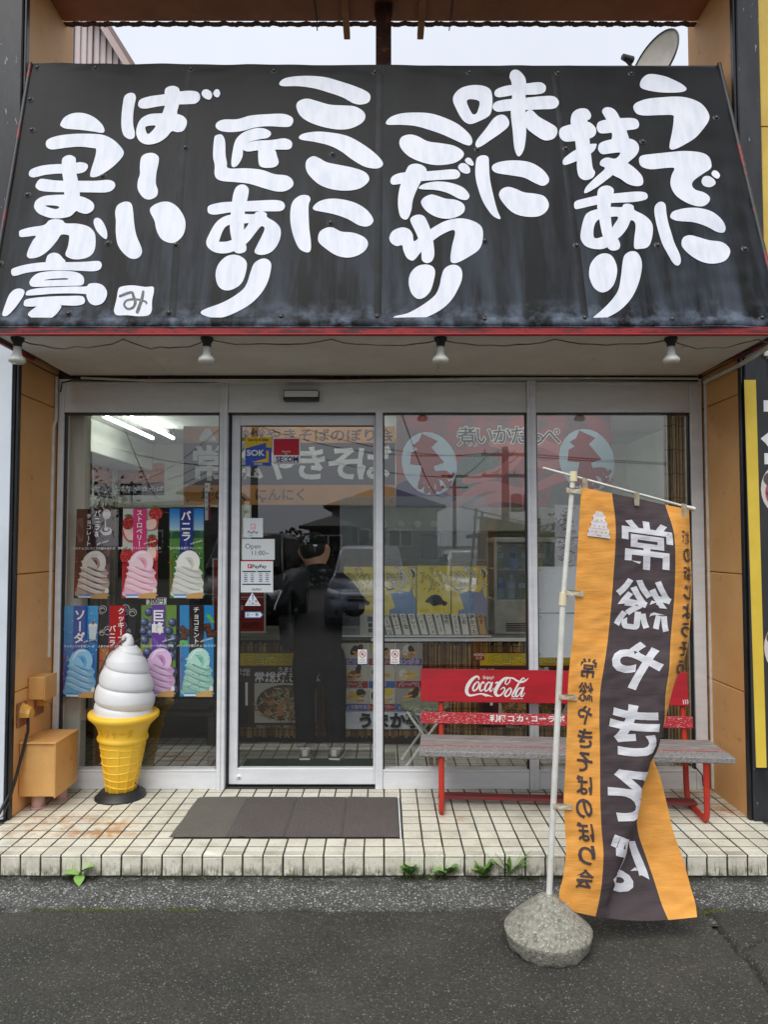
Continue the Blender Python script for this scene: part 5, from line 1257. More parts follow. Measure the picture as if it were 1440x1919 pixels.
def d_grape(p):
    p.rect(0, 0, 1, 2.62, ink(116, 160, 62)); p.poly([(0, .9), (.3, 1.0), (.35, 2.62), (0, 2.62)], ink(150, 180, 80), 3)
    for x, y in ((.1, .5), (.22, .2), (.3, .6), (.08, .75), (.28, .82), (.9, .5), (.8, .75), (.95, .95), (.72, 1.0), (.9, 1.2), (.75, 1.25), (.1, 1.5), (.2, 1.35), (.95, 1.9), (.9, 2.2), (.98, 2.4), (.9, 1.45), (.12, 1.0)):
        p.ell(x, y, .125, .125, ink(48, 50, 88), 0, 16); p.ell(x - .03, y - .03, .085, .085, ink(92, 104, 156), 0, 12); p.ell(x - .045, y - .05, .035, .035, ink(166, 180, 214), 0, 9)
def d_mint(p):
    for x, y in ((.1, .7), (.25, .8), (.85, .72), (.75, .6), (.95, .85), (.12, .9)):
        a = R_.uniform(0, 3); p.poly([(x + .2 * cos(a + t), y + .13 * sin(a + t)) for t in (0, 1.2, pi, pi + 1.2)], ink(70, 38, 30)); p.poly([(x + .14 * cos(a + t), y - .02 + .09 * sin(a + t)) for t in (0, 1.2, pi, pi + 1.2)], ink(104, 60, 46))
    for x, y in ((.9, .38), (.85, .32), (.95, .45), (.12, 1.05), (.05, 1.1), (.2, 1.1)): p.ell(x, y, .08, .05, ink(120, 200, 80), R_.uniform(0, 3), 8)
cream_poster([(144, 954), (208, 953), (204, 1122), (138, 1121)], (58, 28, 32), 'dark brown soft cream poster with vanilla and chocolate swirl', [('バニラ&', .62, .14, .20, .02), ('チョコレート', .38, .22, .160, .02)], None, [], d_choc, (236, 228, 220), (96, 46, 36), sub='人気のチョコとバニラの組み合わせ')
cream_poster([(231, 953), (296, 953), (295, 1121), (228, 1121)], (232, 226, 216), 'red and pink soft cream poster with strawberries', [('ストロベリー', .5, .13, .180, .02)], None, [(.31, .69, (200, 50, 112))], d_straw, (244, 214, 224), (214, 120, 150), sub='甘酸っぱいストロベリー果汁入り')
cream_poster([(318, 953), (382, 953), (382, 1121), (318, 1121)], (120, 180, 230), 'vanilla soft cream poster with blue sky and green pasture', [('バニラ', .5, .22, .30, .03)], None, [(.31, .70, (22, 46, 132))], d_van, (240, 240, 232), (176, 178, 160), sub='コクのある定番フレーバー')
cream_poster([(119, 1135), (185, 1135), (179, 1307), (117, 1305)], (40, 130, 214), 'bright blue soda soft cream poster with white bubbles', [('ソーダ', .5, .26, .33, .03)], None, [(.31, .69, (16, 84, 178))], d_soda, (150, 206, 240), (56, 140, 206), sub='ラムネ入りの爽快ソーダ')
cream_poster([(189, 1134), (255, 1134), (250, 1306), (187, 1306)], (34, 32, 34), 'cookies and vanilla poster with red band and black biscuits behind the statue', [('クッキーズ', .63, .16, .20, .025), ('バニラ', .39, .66, .20, .025)], None, [(.29, .73, (176, 28, 32))], d_cook, (232, 230, 226), (130, 120, 116), sub='人気のほろにがクッキー入り')
cream_poster([(265, 1134), (331, 1134), (328, 1305), (264, 1305)], (110, 150, 60), 'grape soft cream poster with purple band and violet grapes', [('巨峰', .5, .30, .36, .03)], None, [(.31, .69, (104, 50, 160))], d_grape, (226, 192, 226), (160, 96, 150), sub='ジューシーな酸味と芳味')
cream_poster([(337, 1134), (401, 1134), (400, 1305), (337, 1305)], (46, 152, 220), 'mint chocolate soft cream poster with pale green swirl', [('チョコミント', .5, .13, .180, .02)], None, [(.28, .71, (50, 34, 32))], d_mint, (184, 230, 216), (96, 172, 152), (44, 40, 40), 'パリパリ食感のチョコとミルク')
p = Print(quad(274, 1120, 312, 1133, INY), 3, 1).base(WHITE); p.rect(.05, .06, 2.95, .94, ink(60, 60, 60)); p.rect(.10, .11, 2.90, .89, WHITE); p.text('300円', 1.5, .5, .95, BLACKI, .03); p.done('price_card', 'small white price card reading 300 yen between the poster rows', 'price card')

# ================================================================== notices on the door and panes (outside faces of the glass)
OUT = DY + .0195
p = Print(quad(460, 819, 509, 873, OUT), 1.0, 1.1).base(ink(34, 80, 186, .3))
YEL = ink(232, 196, 52)
p.poly([(0, 0), (1, 0), (1, .40), (.80, .40), (.80, .22), (0, .44)], YEL)
p.text('Security & Safety', .5, .10, .155, BLACKI, .02, sx=.75); p.text('SOK', .40, .60, .30, WHITE, .035, sx=1.15)
p.poly([(.80, .52), (.90, .52), (.90, .97), (.42, .97), (.24, .955), (.80, .82)], YEL); p.text('綜合警備', .5, 1.035, .08, WHITE, .01)
p.done('security_sticker', 'blue and yellow security sticker on the door', 'sticker')
p = Print(quad(511, 820, 563, 870, OUT), 1.04, 1).base(ink(236, 236, 238, .3)); p.rect(.04, .05, 1.0, .66, ink(200, 36, 52)); p.text('Security', .52, .52, .10, WHITE, .01); p.text('by', .52, .60, .09, WHITE, .01)
NAVY = ink(30, 44, 96); p.text('SE', .26, .81, .27, NAVY, .03); p.text('C', .48, .81, .27, ink(70, 176, 180), .03); p.text('OM', .76, .81, .27, NAVY, .03); p.rect(.05, .94, .99, .965, ink(150, 40, 50))
p.done('security_sticker', 'red and white square security sticker on the door', 'sticker')
p = Print(quad(456, 971, 493, 1007, OUT), 1, 1).base(ink(226, 232, 236, .3)); p.rect(.36, .28, .64, .58, ink(232, 178, 190)); p.text('P', .5, .43, .26, WHITE, .04); p.text('PayPay', .5, .72, .2, ink(60, 60, 66), .012); p.rect(.3, .90, .5, .93, ink(90, 190, 200)); p.done('payment_sticker', 'small pale payment sticker above the opening hours card', 'sticker')
p = Print(quad(454, 1010, 515, 1049, OUT - .003), 1.56, 1).base(ink(224, 230, 230)); p.text('Open', .52, .34, .34, ink(84, 84, 86), 0); p.text('11:00~', .88, .66, .32, ink(84, 84, 86), 0); p.done('opening_hours_card', 'white card reading Open 11:00 on the door', 'card')
p = Print(quad(451, 1050, 512, 1110, OUT - .002), 1, 1).base(ink(230, 236, 238)); p.rect(0, 0, 1, .03, REDI); p.rect(.22, .12, .35, .25, ink(206, 44, 60)); p.text('P', .285, .185, .12, WHITE, .03); p.text('PayPay', .58, .185, .16, BLACKI, .015)
for x0, x1 in ((.06, .48), (.51, .93)): p.rect(x0, .33, x1, .365, BLACKI)
p.rect(.06, .73, .93, .765, BLACKI)
for i in range(5):
    for x in (.16, .36, .62, .82): p.rect(x - .05, .41 + i * .058, x + .05, .43 + i * .058, ink(*random.Random(i * 9 + int(x * 10)).choice([(60, 66, 120), (110, 120, 130), (150, 80, 110), (150, 156, 160), (60, 120, 190)])))
p.text('AirPAY', .5, .90, .10, ink(120, 124, 130), .005); p.done('payment_notice', 'white mobile payment notice under the opening hours card', 'notice')
a, c, e = P(473, 1110, OUT - .001), P(489, 1135, OUT - .001), P(459, 1135, OUT - .001)
p = Print(quad(459, 1110, 489, 1135, OUT - .001), 1.2, 1); m_ = MB(); m_.prism([a, c, e], (0, .001, 0), ink(232, 236, 240)); p.sheet = m_
p.brush([(.6, .18, .05), (.6, .62, .03)], ink(44, 132, 200)); p.ell(.6, .80, .06, .06, ink(44, 132, 200)); p.text('注', .36, .66, .2, REDI, .01); p.text('意', .84, .66, .2, REDI, .01); p.rect(.15, .86, 1.05, .90, ink(120, 160, 200)); p.done('warning_sticker', 'white triangular caution sticker with blue exclamation mark', 'sticker')
m_ = MB(); m_.prism([P(459, 1146, OUT), P(488, 1146, OUT), P(494, 1152, OUT), P(488, 1158, OUT), P(459, 1158, OUT)], (0, .001, 0), ink(70, 140, 210))
p = Print(quad(459, 1146, 494, 1158, OUT), 3, 1); p.sheet = m_; p.poly([(.12, .15), (2.45, .15), (2.8, .5), (2.45, .85), (.12, .85)], WHITE); p.text('自', .5, .5, .6, ink(60, 66, 80), .01); p.text('動', 1.95, .5, .6, ink(60, 66, 80), .01); p.rect(.9, .45, 1.5, .55, ink(70, 140, 210)); p.done('automatic_door_sticker', 'blue arrow sticker for the automatic door', 'sticker')
for px, Y, lab in ((671, OUT, 'small white finger caution sticker on the sliding door'), (732, GLASS_Y - .0015, 'small white finger caution sticker on the fixed pane')):
    p = Print(quad(px, 1217, px + 17, 1244, Y), 1, 1.55).base(ink(238, 236, 232)); p.ell(.5, .5, .38, .38, REDI); p.ell(.5, .5, .31, .31, WHITE); p.brush([(.4, .6, .06), (.5, .4, .08), (.6, .6, .06)], ink(120, 110, 110)); p.brush([(.26, .28, .03), (.74, .72, .03)], REDI); p.text('ドアに', .5, 1.1, .22, BLACKI, .01); p.text('ちゅうい', .5, 1.36, .2, BLACKI, .01); p.done('caution_sticker', lab, 'sticker')
# posters on the facade beside the shop
m_ = MB(); a, c = P(22, 1100, 4.04), P(22, 645, 4.04)
q = [P(-230, 640, 4.04), P(24, 640, 4.04), P(5, 1535, 4.04), P(-230, 1535, 4.04)]
p = Print(q, 1, 3.2).base(mat('white_board', (214, 222, 230), .45, col2=(200, 208, 216), scale=3), .006)
p.done('white_board', 'tall white board on the black pilaster left of the shop', 'board')
q = [P(1395, 712, 4.035), P(1720, 712, 4.035), P(1700, 1441, 4.035), P(1412, 1438, 4.035)]
p = Print(q, 1.0, 2.3).base(mat('banner_black', (44, 44, 46), .6, col2=(52, 52, 54), scale=3), .003)
p.poly([(0, 0), (.068, 0), (.088, 2.3), (.02, 2.3)], mat('banner_yellow', (232, 202, 74), .6, col2=(222, 190, 64), scale=4)); p.rect(.93, 0, 1, 2.3, MATS['banner_yellow'])
p.text('本場', .32, .26, .44, WHITE, .04, vert=True, gap=.72); p.text('の味を', .32, 1.02, .36, WHITE, .04, vert=True, gap=.8)
for x, y in ((.2, .66), (.2, 1.60)):
    p.ell(x, y, .115, .15, ink(214, 206, 200)); p.ell(x, y + .02, .09, .10, ink(170, 90, 96)); p.ell(x - .03, y - .06, .07, .05, ink(96, 84, 78))
    for k in range(7): p.brush([(x - .08 + .02 * k, y + .02, .006), (x - .05 + .022 * k, y + .07, .008), (x - .06 + .024 * k, y + .11, .005)], ink(*((226, 190, 196) if k % 2 else (120, 50, 60))))
p.done('food_banner', 'black vertical food banner with yellow border beside the orange wall', 'banner')
# ================================================================== inside the shop
def fluoro(x, y0, y1, lab):
    t = thing('ceiling_light', lab, 'light', (x, (y0 + y1) / 2, RZ - .08), 'fluorescent ceiling lights')
    part('housing', MB().box((x - .05, y0 - .05, RZ - .05), (x + .05, y1 + .05, RZ - .001), M_WHITEPL, .006), t)
    for s in (-.10, .10):
        part('tube', MB().tube([(x + s, y0, RZ - .095), (x + s, y1, RZ - .095)], .016, M_TUBE, 12), t)
        part('tube_socket', MB().box((x + s - .010, y0 - .012, RZ - .105), (x + s + .010, y0, RZ - .001), M_DARKPL, .002).box((x + s - .010, y1, RZ - .105), (x + s + .010, y1 + .012, RZ - .001), M_DARKPL, .002), t)
fluoro(-2.16, 5.75, 6.97, 'twin fluorescent light on the ceiling above the posters'); fluoro(1.13, 5.9, 7.1, 'twin fluorescent light on the ceiling above the drinks fridge'); fluoro(-.35, 6.3, 7.5, 'twin fluorescent light on the ceiling behind the counter')
def fill_fluoro(y, x0, x1, lab):  # added fixtures, unseen behind the header, to brighten the counter posters
    t = thing('ceiling_light', lab, 'light', ((x0 + x1) / 2, y, RZ - .08), 'fluorescent ceiling lights')
    part('housing', MB().box((x0 - .05, y - .05, RZ - .05), (x1 + .05, y + .05, RZ - .001), M_WHITEPL, .006), t)
    for s in (-.09, .09): part('tube', MB().tube([(x0, y + s, RZ - .085), (x1, y + s, RZ - .085)], .016, M_FILL_TUBE, 12), t)
fill_fluoro(5.08, -1.1, .12, 'twin fluorescent light over the customer side by the door'); fill_fluoro(5.08, .55, 1.77, 'twin fluorescent light over the customer side above the stool')
CY = 5.60                                         # counter front
ct = thing('counter', 'serving counter with dark wooden front and grey top inside the shop', 'counter', (.3, CY, TOP_Z))
part('front_board', MB().box((-1.25, CY, TOP_Z), (2.2, CY + .05, .90), M_DARKWOOD, .004), ct)
part('counter_top', MB().box((-1.27, CY - .05, .895), (2.22, CY + .62, .93), mat('counter_top', (128, 124, 116), .4, col2=(104, 100, 94), scale=6), .006), ct)
part('edge_trim', MB().box((-.1, CY - .058, .888), (1.6, CY - .049, .915), M_ALU, .002), ct)
part('kick_board', MB().box((-1.25, CY - .012, TOP_Z), (2.2, CY, .17), M_DARKWOOD, .003), ct)
# reed screens
def reeds(name, label, x0, x1, y, z0, z1, step=.010, seed=1, group='reed screens'):
    rd = random.Random(seed); t = thing(name, label, 'blind', ((x0 + x1) / 2, y, z0), group)
    m_ = MB(); x = x0
    while x < x1:
        r = step * rd.uniform(.36, .5); dx = rd.uniform(-.002, .002)
        m_.tube([(x, y + rd.uniform(-.003, .003), z0 + rd.uniform(0, .02)), (x + dx, y, z1 - rd.uniform(0, .03))], r, rd.choice(REEDS), 5); x += step
    part('reeds', m_, t, False)['kind'] = 'stuff'
    z = z0 + .06
    while z < z1:
        part('cord', MB().tube([(x0 - .003, y - step * .55, z)] + [(x0 + (x1 - x0) * k / 8, y - step * .55 + .002 * sin(k * 2), z + .006 * sin(k * 1.7 + z)) for k in range(1, 8)] + [(x1, y - step * .55, z)], .0022, M_WIRE, 4), t); z += .16
reeds('reed_screen', 'narrow bamboo reed screen inside the left pane beside the chocolate poster', -1.96, -1.80, 4.82, .45, 1.92, .011, 1)
reeds('reed_screen', 'tall bamboo reed screen inside the right pane beside the aluminium jamb', 1.86, 2.03, 4.74, .12, 2.6, .011, 2)
reeds('reed_screen', 'bamboo reed skirt hung along the counter front', -1.2, 2.15, CY - .03, .15, .885, .013, 3)
# dark cupboard added for the dim area behind the cream posters; low black bench
cb = thing('cupboard', 'dark wooden cupboard behind the soft cream posters', 'cupboard', (-2.0, 5.9, TOP_Z))
part('carcass', MB().box((-2.75, 5.75, TOP_Z), (-1.28, 6.25, 1.93), M_DARKWOOD, .006), cb)
for x in (-2.73, -2.0): part('cupboard_door', MB().box((x, 5.735, .14), (x + .70, 5.749, 1.89), mat('cupboard_door', (38, 30, 28), .35, col2=(28, 24, 22), scale=5), .004), cb)
lb = thing('low_bench', 'low dark wooden bench inside the left window', 'bench', (-1.6, 5.05, TOP_Z))
part('seat', MB().box((-2.0, 4.9, .47), (-1.15, 5.22, .50), M_DARKWOOD, .005), lb); part('seat_cushion', MB().box((-1.62, 4.93, .50), (-1.2, 5.18, .53), mat('cushion', (50, 46, 50), .9), .01), lb)
for x in (-1.96, -1.2):
    for y in (4.93, 5.17): part('leg', MB().box((x, y, TOP_Z), (x + .05, y + .04, .47), M_DARKWOOD, .004), lb)
# hanging banners over the counter
HY = CY - .02
p = Print(quad(344, 799, 741, 946, HY), 397, 147).base(mat('cloth_orange_band', (196, 138, 74), .8, col2=(182, 126, 66), scale=3), .002)
DKB = ink(66, 62, 66, .8); WB = ink(206, 208, 208, .8)
p.rect(0, 31, 397, 110, DKB); p.text('常総やきそばのぼり会', 245, 17, 25, DKB, .02, sx=1.2)
for ch, x in zip('常総やきそば', (48, 116, 178, 240, 300, 358)): p.text(ch, x, 70, 68, WB, .03, sx=1.0)
p.text('城の街、にんにく', 130, 128, 25, DKB, .02, sx=1.0)
p.poly([(28, 28), (62, 28), (58, 18), (54, 12), (50, 4), (40, 4), (36, 12), (32, 18)], WB)
for x in (8, 148, 390): p.ell(x, 140, 3, 3, ink(90, 80, 60), 0, 8)
p.done('hanging_banner', 'orange and charcoal cloth banner with big white characters hung over the counter', 'banner')
p = Print(quad(743, 771, 1146, 951, HY + .01), 403, 180).base(mat('squid_banner', (168, 88, 90), .7, col2=(112, 98, 98), scale=5, lo=.42, hi=.6), .002)
PINK = ink(190, 118, 116); NET = mat('net_print', (92, 104, 100), .8, col2=(120, 126, 120), scale=120)
p.poly([(0, 138), (0, 180), (140, 180), (90, 150), (40, 120)], ink(44, 36, 92)); p.poly([(120, 88), (180, 80), (200, 120), (150, 150), (115, 140)], NET, 3); p.poly([(290, 140), (403, 120), (403, 180), (290, 180)], NET)
for pts in ([(130, 130), (200, 110), (260, 60), (330, 80), (380, 60)], [(110, 175), (170, 140), (240, 150), (320, 120), (400, 130)], [(150, 172), (200, 160), (260, 172)], [(180, 60), (230, 70), (270, 100), (320, 96)]):
    p.brush([(x, y, 7 + 3 * (i % 2)) for i, (x, y) in enumerate(pts)], PINK)
def squid(cx, cy):
    p.ell(cx, cy, 51, 60, ink(190, 210, 226), -.35); SQ = ink(150, 62, 52)
    p.poly([(cx - 14, cy - 56), (cx + 16, cy - 42), (cx + 4, cy - 30), (cx + 28, cy - 2), (cx + 6, cy + 6), (cx - 14, cy + 4), (cx - 36, cy + 2), (cx - 34, cy - 20), (cx - 22, cy - 26), (cx - 32, cy - 34), (cx - 20, cy - 42)], SQ)
    p.poly([(cx - 14, cy + 4), (cx + 8, cy + 4), (cx + 14, cy + 24), (cx - 18, cy + 26)], SQ)
    for k, (dx, dy) in enumerate(((-18, 46), (-6, 54), (6, 56), (18, 50), (34, 40), (38, 26))): p.brush([(cx - 8 + k * 3, cy + 20, 5), (cx + dx * .8, cy + dy * .7, 5), (cx + dx, cy + dy, 4), (cx + dx + 6, cy + dy - 6, 3)], SQ)
squid(62, 98); squid(357, 92)
for ch, x, y in zip('煮いかだっぺ', (132, 166, 199, 232, 262, 290), (48, 46, 45, 45, 48, 47)): p.text(ch, x, y, 38, WHITE, .045); 
for ch, x, y in zip('煮いかだっぺ', (132, 166, 199, 232, 262, 290), (48, 46, 45, 45, 48, 47)): p.text(ch, x, y, 38, ink(52, 56, 54), .008)
p.done('hanging_banner', 'reddish banner with two squid emblems in pale ovals hung over the counter', 'banner')
# award posters on the far walls
def award(corners, lab):
    p = Print(corners, 1, 1).base(ink(208, 112, 52), .002); p.rect(0, .60, 1, 1, BLACKI); p.text('麺1グランプリin盛岡', .5, .22, .105, ink(120, 50, 30), .02); p.text('準優勝', .5, .44, .17, ink(236, 222, 196), .035); p.text('準優勝', .5, .44, .17, ink(190, 84, 40), .005)
    p.text('常総やきそば', .5, .80, .165, WHITE, .02); p.done('award_poster', lab, 'poster', group='award posters')
BW = RY1 - .004
award(quad(221, 868, 308, 928, BW), 'orange and black award poster on the back wall')
SX = RX0 + .004
def PX(px, py, X):
    d = ray(px, py); t = X / d.x; return Vector((X, d.y * t, CAM_Z + d.z * t))
award([PX(150, 854, SX), PX(173, 862, SX), PX(173, 927, SX), PX(150, 922, SX)], 'orange and black award poster on the side wall beside the column')
award([PX(177, 863, SX), PX(210, 873, SX), PX(210, 934, SX), PX(177, 928, SX)], 'orange and black award poster on the side wall next to the room corner')
# red menu board
p = Print(quad(398, 1046, 498, 1186, 5.45), 100, 140).base(mat('menu_frame', (188, 184, 180), .4), .02); p.rect(3, 3, 97, 137, ink(150, 44, 34))
for k, t in enumerate(('やきそば 500円', '大盛 600円', '玉子 50円', 'ポテト 250円', 'たこ焼 250円', 'いか焼 300円')): p.text(t, 50, 20 + k * 21, 13, BLACKI, .02)
p.rect(3, 72, 97, 74, ink(200, 150, 140)); p.done('menu_board', 'dark red menu board with prices in a pale frame behind the door notices', 'board')
# curtain rail poster beside the vanilla poster
p = Print(quad(384, 905, 394, 975, 4.9), 1, 7).base(WHITE, .001); p.rect(.62, 1.6, 1, 7, ink(150, 50, 52)); p.text('日本食の店', .32, .7, .55, BLACKI, .01, vert=True, gap=1.9); p.done('hanging_strip', 'narrow white and red paper strip hanging by the mullion above the vanilla poster', 'paper strip')
# yellow potato posters and name slips behind an acrylic screen
PYY = CY - .08
YP = mat('yellow_poster', (232, 214, 96), .5, col2=(236, 224, 140), scale=4); GREY = ink(70, 78, 84); BL = mat('blue_crayon', (120, 148, 186), .7, col2=(150, 172, 200), scale=160)
def potato(x0, x1, y0, y1, kind, lab):
    p = Print(quad(x0, y0, x1, y1, PYY), 100, 140).base(YP, .001)
    if kind == 0:
        for t, x, y, r in (('ふり', 30, 22, -.35), ('ふり', 72, 22, -.25)): p.text(t, x, y, 34, GREY, .045, rot=r); p.text(t, x, y, 34, WHITE, .01, rot=r)
        p.text('ポテト', 62, 50, 29, GREY, .045); p.text('ポテト', 62, 50, 29, WHITE, .01)
        p.brush([(2, 56, 1.5), (14, 66, 2.5), (34, 64, 1)], GREY); p.brush([(84, 10, 1.5), (94, 22, 3), (90, 34, 1)], GREY)
        p.poly([(20, 140), (18, 124), (36, 118), (22, 78), (50, 68), (78, 74), (88, 60), (92, 84), (100, 92), (100, 140)], BL)
    else:
        for t, x, y, r in (('ふり', 34, 26, -.45), ('ふり', 60, 46, -.45)): p.text(t, x, y, 36, GREY, .035, rot=r); p.text(t, x, y, 36, YP, .0, rot=r)
        p.poly([(24, 104), (34, 92), (48, 84), (66, 86), (78, 100), (90, 106), (84, 116), (70, 112), (50, 116), (36, 108)], ink(74, 80, 88), 4); p.rect(8, 124, 34, 134, ink(220, 196, 50))
        for k in range(5): p.brush([(20 + k * 14, 70 + (k % 2) * 6, .8), (24 + k * 14, 64 + (k % 2) * 6, .8)], GREY)
    p.done('potato_poster', lab, 'poster', group='yellow potato posters')
potato(645, 699, 1062, 1150, 1, 'yellow handwritten poster behind the door glass beside the customer'); potato(719, 780, 1061, 1153, 0, 'yellow potato poster with a blue shape beside the narrow mullion'); potato(782, 845, 1060, 1151, 1, 'yellow handwritten poster between two blue-shape posters'); potato(847, 913, 1061, 1155, 0, 'yellow potato poster with a blue shape beside the drinks fridge')
rd = random.Random(3)
for k, t in enumerate(('バーベQ', 'チーズ', 'のり塩', 'カレー', 'バター', 'コンソメ', 'ガーリック', '塩味', 'インドカレー', 'しお', '梅かつお', 'ゆず')):
    x = 720 + k * 16.2; tilt = .28 if k < 7 else 0.12; w_ = 11.5
    q = [P(x - 4, 1150, PYY - .004), P(x + w_ - 4, 1150, PYY - .004), P(x + w_ + tilt * 22, 1189, PYY - .004), P(x + tilt * 22, 1189, PYY - .004)]
    en = dict(zip(('バーベQ', 'チーズ', 'のり塩', 'カレー', 'バター', 'コンソメ', 'ガーリック', '塩味', 'インドカレー', 'しお', '梅かつお', 'ゆず'), ('barbecue', 'cheese', 'seaweed salt', 'curry', 'butter', 'consomme', 'garlic', 'salt flavour', 'Indian curry', 'plain salt', 'plum and bonito', 'citron')))[t]
    p = Print(q, 10, 33).base(ink(*(228, 226, 216) if k < 11 else (196, 168, 130)), .0008); p.text(t, 5, 5, 8.0 if len(t) < 5 else 5.6, ink(*rd.choice([(150, 140, 50), (70, 70, 70), (90, 130, 90), (60, 56, 56)])), .02, vert=True, gap=.98); p.done('name_slip', 'paper slip hand-lettered with the %s flavour under the yellow posters' % en, 'slip', group='flavour slips')
sc = thing('acrylic_screen', 'clear acrylic screen standing on the counter edge', 'screen', (.3, PYY, .93))
part('sheet', MB().box((-.34, PYY + .004, .93), (.80, PYY + .008, 2.0), M_CLEAR), sc); part('screen_foot', MB().box((-.36, PYY - .004, .925), (.82, PYY + .016, .935), M_ALU, .002), sc)
p = Print(quad(675, 1150, 700, 1190, PYY), 1, 1.6).base(ink(206, 206, 196), .002); p.rect(.55, .2, .95, .6, ink(120, 130, 140)); p.rect(.62, .7, .92, 1.0, ink(90, 96, 104)); p.rect(.62, 1.1, .92, 1.4, ink(110, 110, 112)); p.done('paper_notice', 'grey paper notice at the customer elbow', 'notice')
# menu posters on the counter front
FYY = CY - .045
BRN = mat('brown_poster', (72, 40, 34), .5, col2=(58, 34, 30), scale=3)
def noodles(p, x0, y0, x1, y1, seed=1, n=230):
    rd = random.Random(seed); p.rect(x0, y0, x1, y1, ink(200, 196, 184))
    p.ell((x0 + x1) / 2, (y0 + y1) / 2, (x1 - x0) * .47, (y1 - y0) * .46, ink(92, 72, 48))
    for _ in range(n):
        a = rd.uniform(0, 6.28); r = rd.uniform(0, .43); x = (x0 + x1) / 2 + r * (x1 - x0) * cos(a); y = (y0 + y1) / 2 + r * (y1 - y0) * sin(a); b = rd.uniform(0, 3); q = (x1 - x0) * .07
        p.brush([(x, y, q * .09), (x + q * cos(b), y + q * sin(b), q * .11), (x + q * 1.6 * cos(b + .8), y + q * 1.6 * sin(b + .8), q * .09)], ink(*rd.choice([(176, 140, 92), (126, 96, 62), (206, 198, 172), (110, 128, 76), (150, 112, 70)])))
    for _ in range(6): p.ell(x0 + (x1 - x0) * rd.uniform(.2, .5), y0 + (y1 - y0) * rd.uniform(.45, .85), (x1 - x0) * .06, (y1 - y0) * .06, ink(186, 134, 84), rd.uniform(0, 3), 14)
def menu(x0, x1, lab, seed, right=False):
    p = Print(quad(x0, 1222, x1, 1362, FYY), x1 - x0, 140).base(BRN, .002); W_2 = x1 - x0
    p.rect(0, 2, W_2, 25, ink(206, 178, 30)); p.text('ご当地メニュー', W_2 * .52, 14, 20, GREY, .05); p.text('ご当地メニュー', W_2 * .52, 14, 20, ink(226, 206, 60), .012)
    p.text('うまか亭', W_2 * .62, 33, 11, WHITE, .015); p.text('常総焼きそば', W_2 * .60, 47, 21, WHITE, .02)
    noodles(p, W_2 * .20, 58, W_2 * .94, 132, seed); p.text('常総', W_2 * .07, 36, 15, ink(190, 190, 186), .02); p.rect(W_2 * .02, 54, W_2 * .13, 132, ink(36, 30, 30)); p.rect(W_2 * .1, 55, W_2 * .13, 98, WHITE)
    p.text('写真はイメージです。実際のメニューと異なります', W_2 * .6, 137, 5, ink(190, 180, 170), .01)
    p.done('menu_poster', lab, 'poster')
menu(446, 602, 'brown noodle menu poster with yellow heading behind the door glass', 4); menu(900, 1075, 'brown noodle menu poster with yellow heading behind the red bench', 8)
p = Print(quad(888, 1222, 908, 1237, FYY - .004), 2, 1).base(ink(150, 26, 32)); p.text('HONDA', 1, .3, .5, WHITE, .02); p.text('ホンダ', 1, .75, .4, WHITE, .02); p.done('red_card', 'small red card with white letters beside the bench menu poster', 'card')
p = Print(quad(640, 1205, 792, 1366, FYY), 152, 161).base(ink(214, 218, 224), .002)
caps = [('ピリ辛', 'コーンポタ', 'コンポタ'), ('チーズ', 'しお', 'バーベQ'), ('しょう油マヨ', 'レッドペパー', 'からしマヨ')]
rd = random.Random(6)
for r in range(3):
    for c in range(3):
        x0 = c * 50.7; y0 = r * 42; p.rect(x0 + 1, y0, x0 + 50, y0 + 29, ink(*rd.choice([(176, 170, 158), (150, 146, 140), (190, 184, 170)])))
        for _ in range(3): p.ell(x0 + rd.uniform(12, 40), y0 + rd.uniform(6, 20), rd.uniform(7, 12), rd.uniform(5, 8), ink(*rd.choice([(120, 60, 44), (60, 34, 30), (206, 178, 70), (200, 200, 196), (40, 30, 28)])), rd.uniform(0, 3), 14)
        for _ in range(9):
            x, y, a = x0 + rd.uniform(6, 34), y0 + rd.uniform(15, 26), rd.uniform(-.5, .5); p.brush([(x, y, 1.1), (x + 12 * cos(a), y + 8 * sin(a), 1.1)], ink(*rd.choice([(206, 156, 70), (186, 134, 56), (220, 178, 96)])))
        p.rect(x0 + 1, y0 + 29, x0 + 50, y0 + 41, ink(*((150, 36, 42) if (r + c) % 2 else (50, 96, 166)))); p.text(caps[r][c], x0 + 25, y0 + 35, 10.5 if len(caps[r][c]) < 5 else 8, WHITE, .05); p.text(caps[r][c], x0 + 25, y0 + 35, 10.5 if len(caps[r][c]) < 5 else 8, REDI if (r + c) % 2 == 0 else BLACKI, .01)
p.text('うまか亭', 92, 144, 30, BLACKI, .05); p.done('flavour_chart', 'photo chart of nine fried potato flavours on the counter front', 'poster')
# stool with woven seat
sx_, sy_ = .285, 5.05
stl = thing('folding_stool', 'folding stool with white crossed legs and green woven seat behind the bench', 'stool', (sx_, sy_, TOP_Z))
part('seat', MB().lathe([(0, .030), (.12, .032), (.165, .026), (.178, .012), (.172, 0), (0, -.004)], mat('woven_green', (84, 98, 74), .8, col2=(150, 152, 132), scale=90, lo=.48, hi=.52), (sx_, sy_, .50), 32), stl)
for s in (-1, 1):
    for d in (-1, 1): part('leg', MB().tube([(sx_ + s * .13, sy_ + d * .13, .50), (sx_ - s * .16, sy_ + d * .14, TOP_Z)], .010, M_WHITEPL, 8), stl)
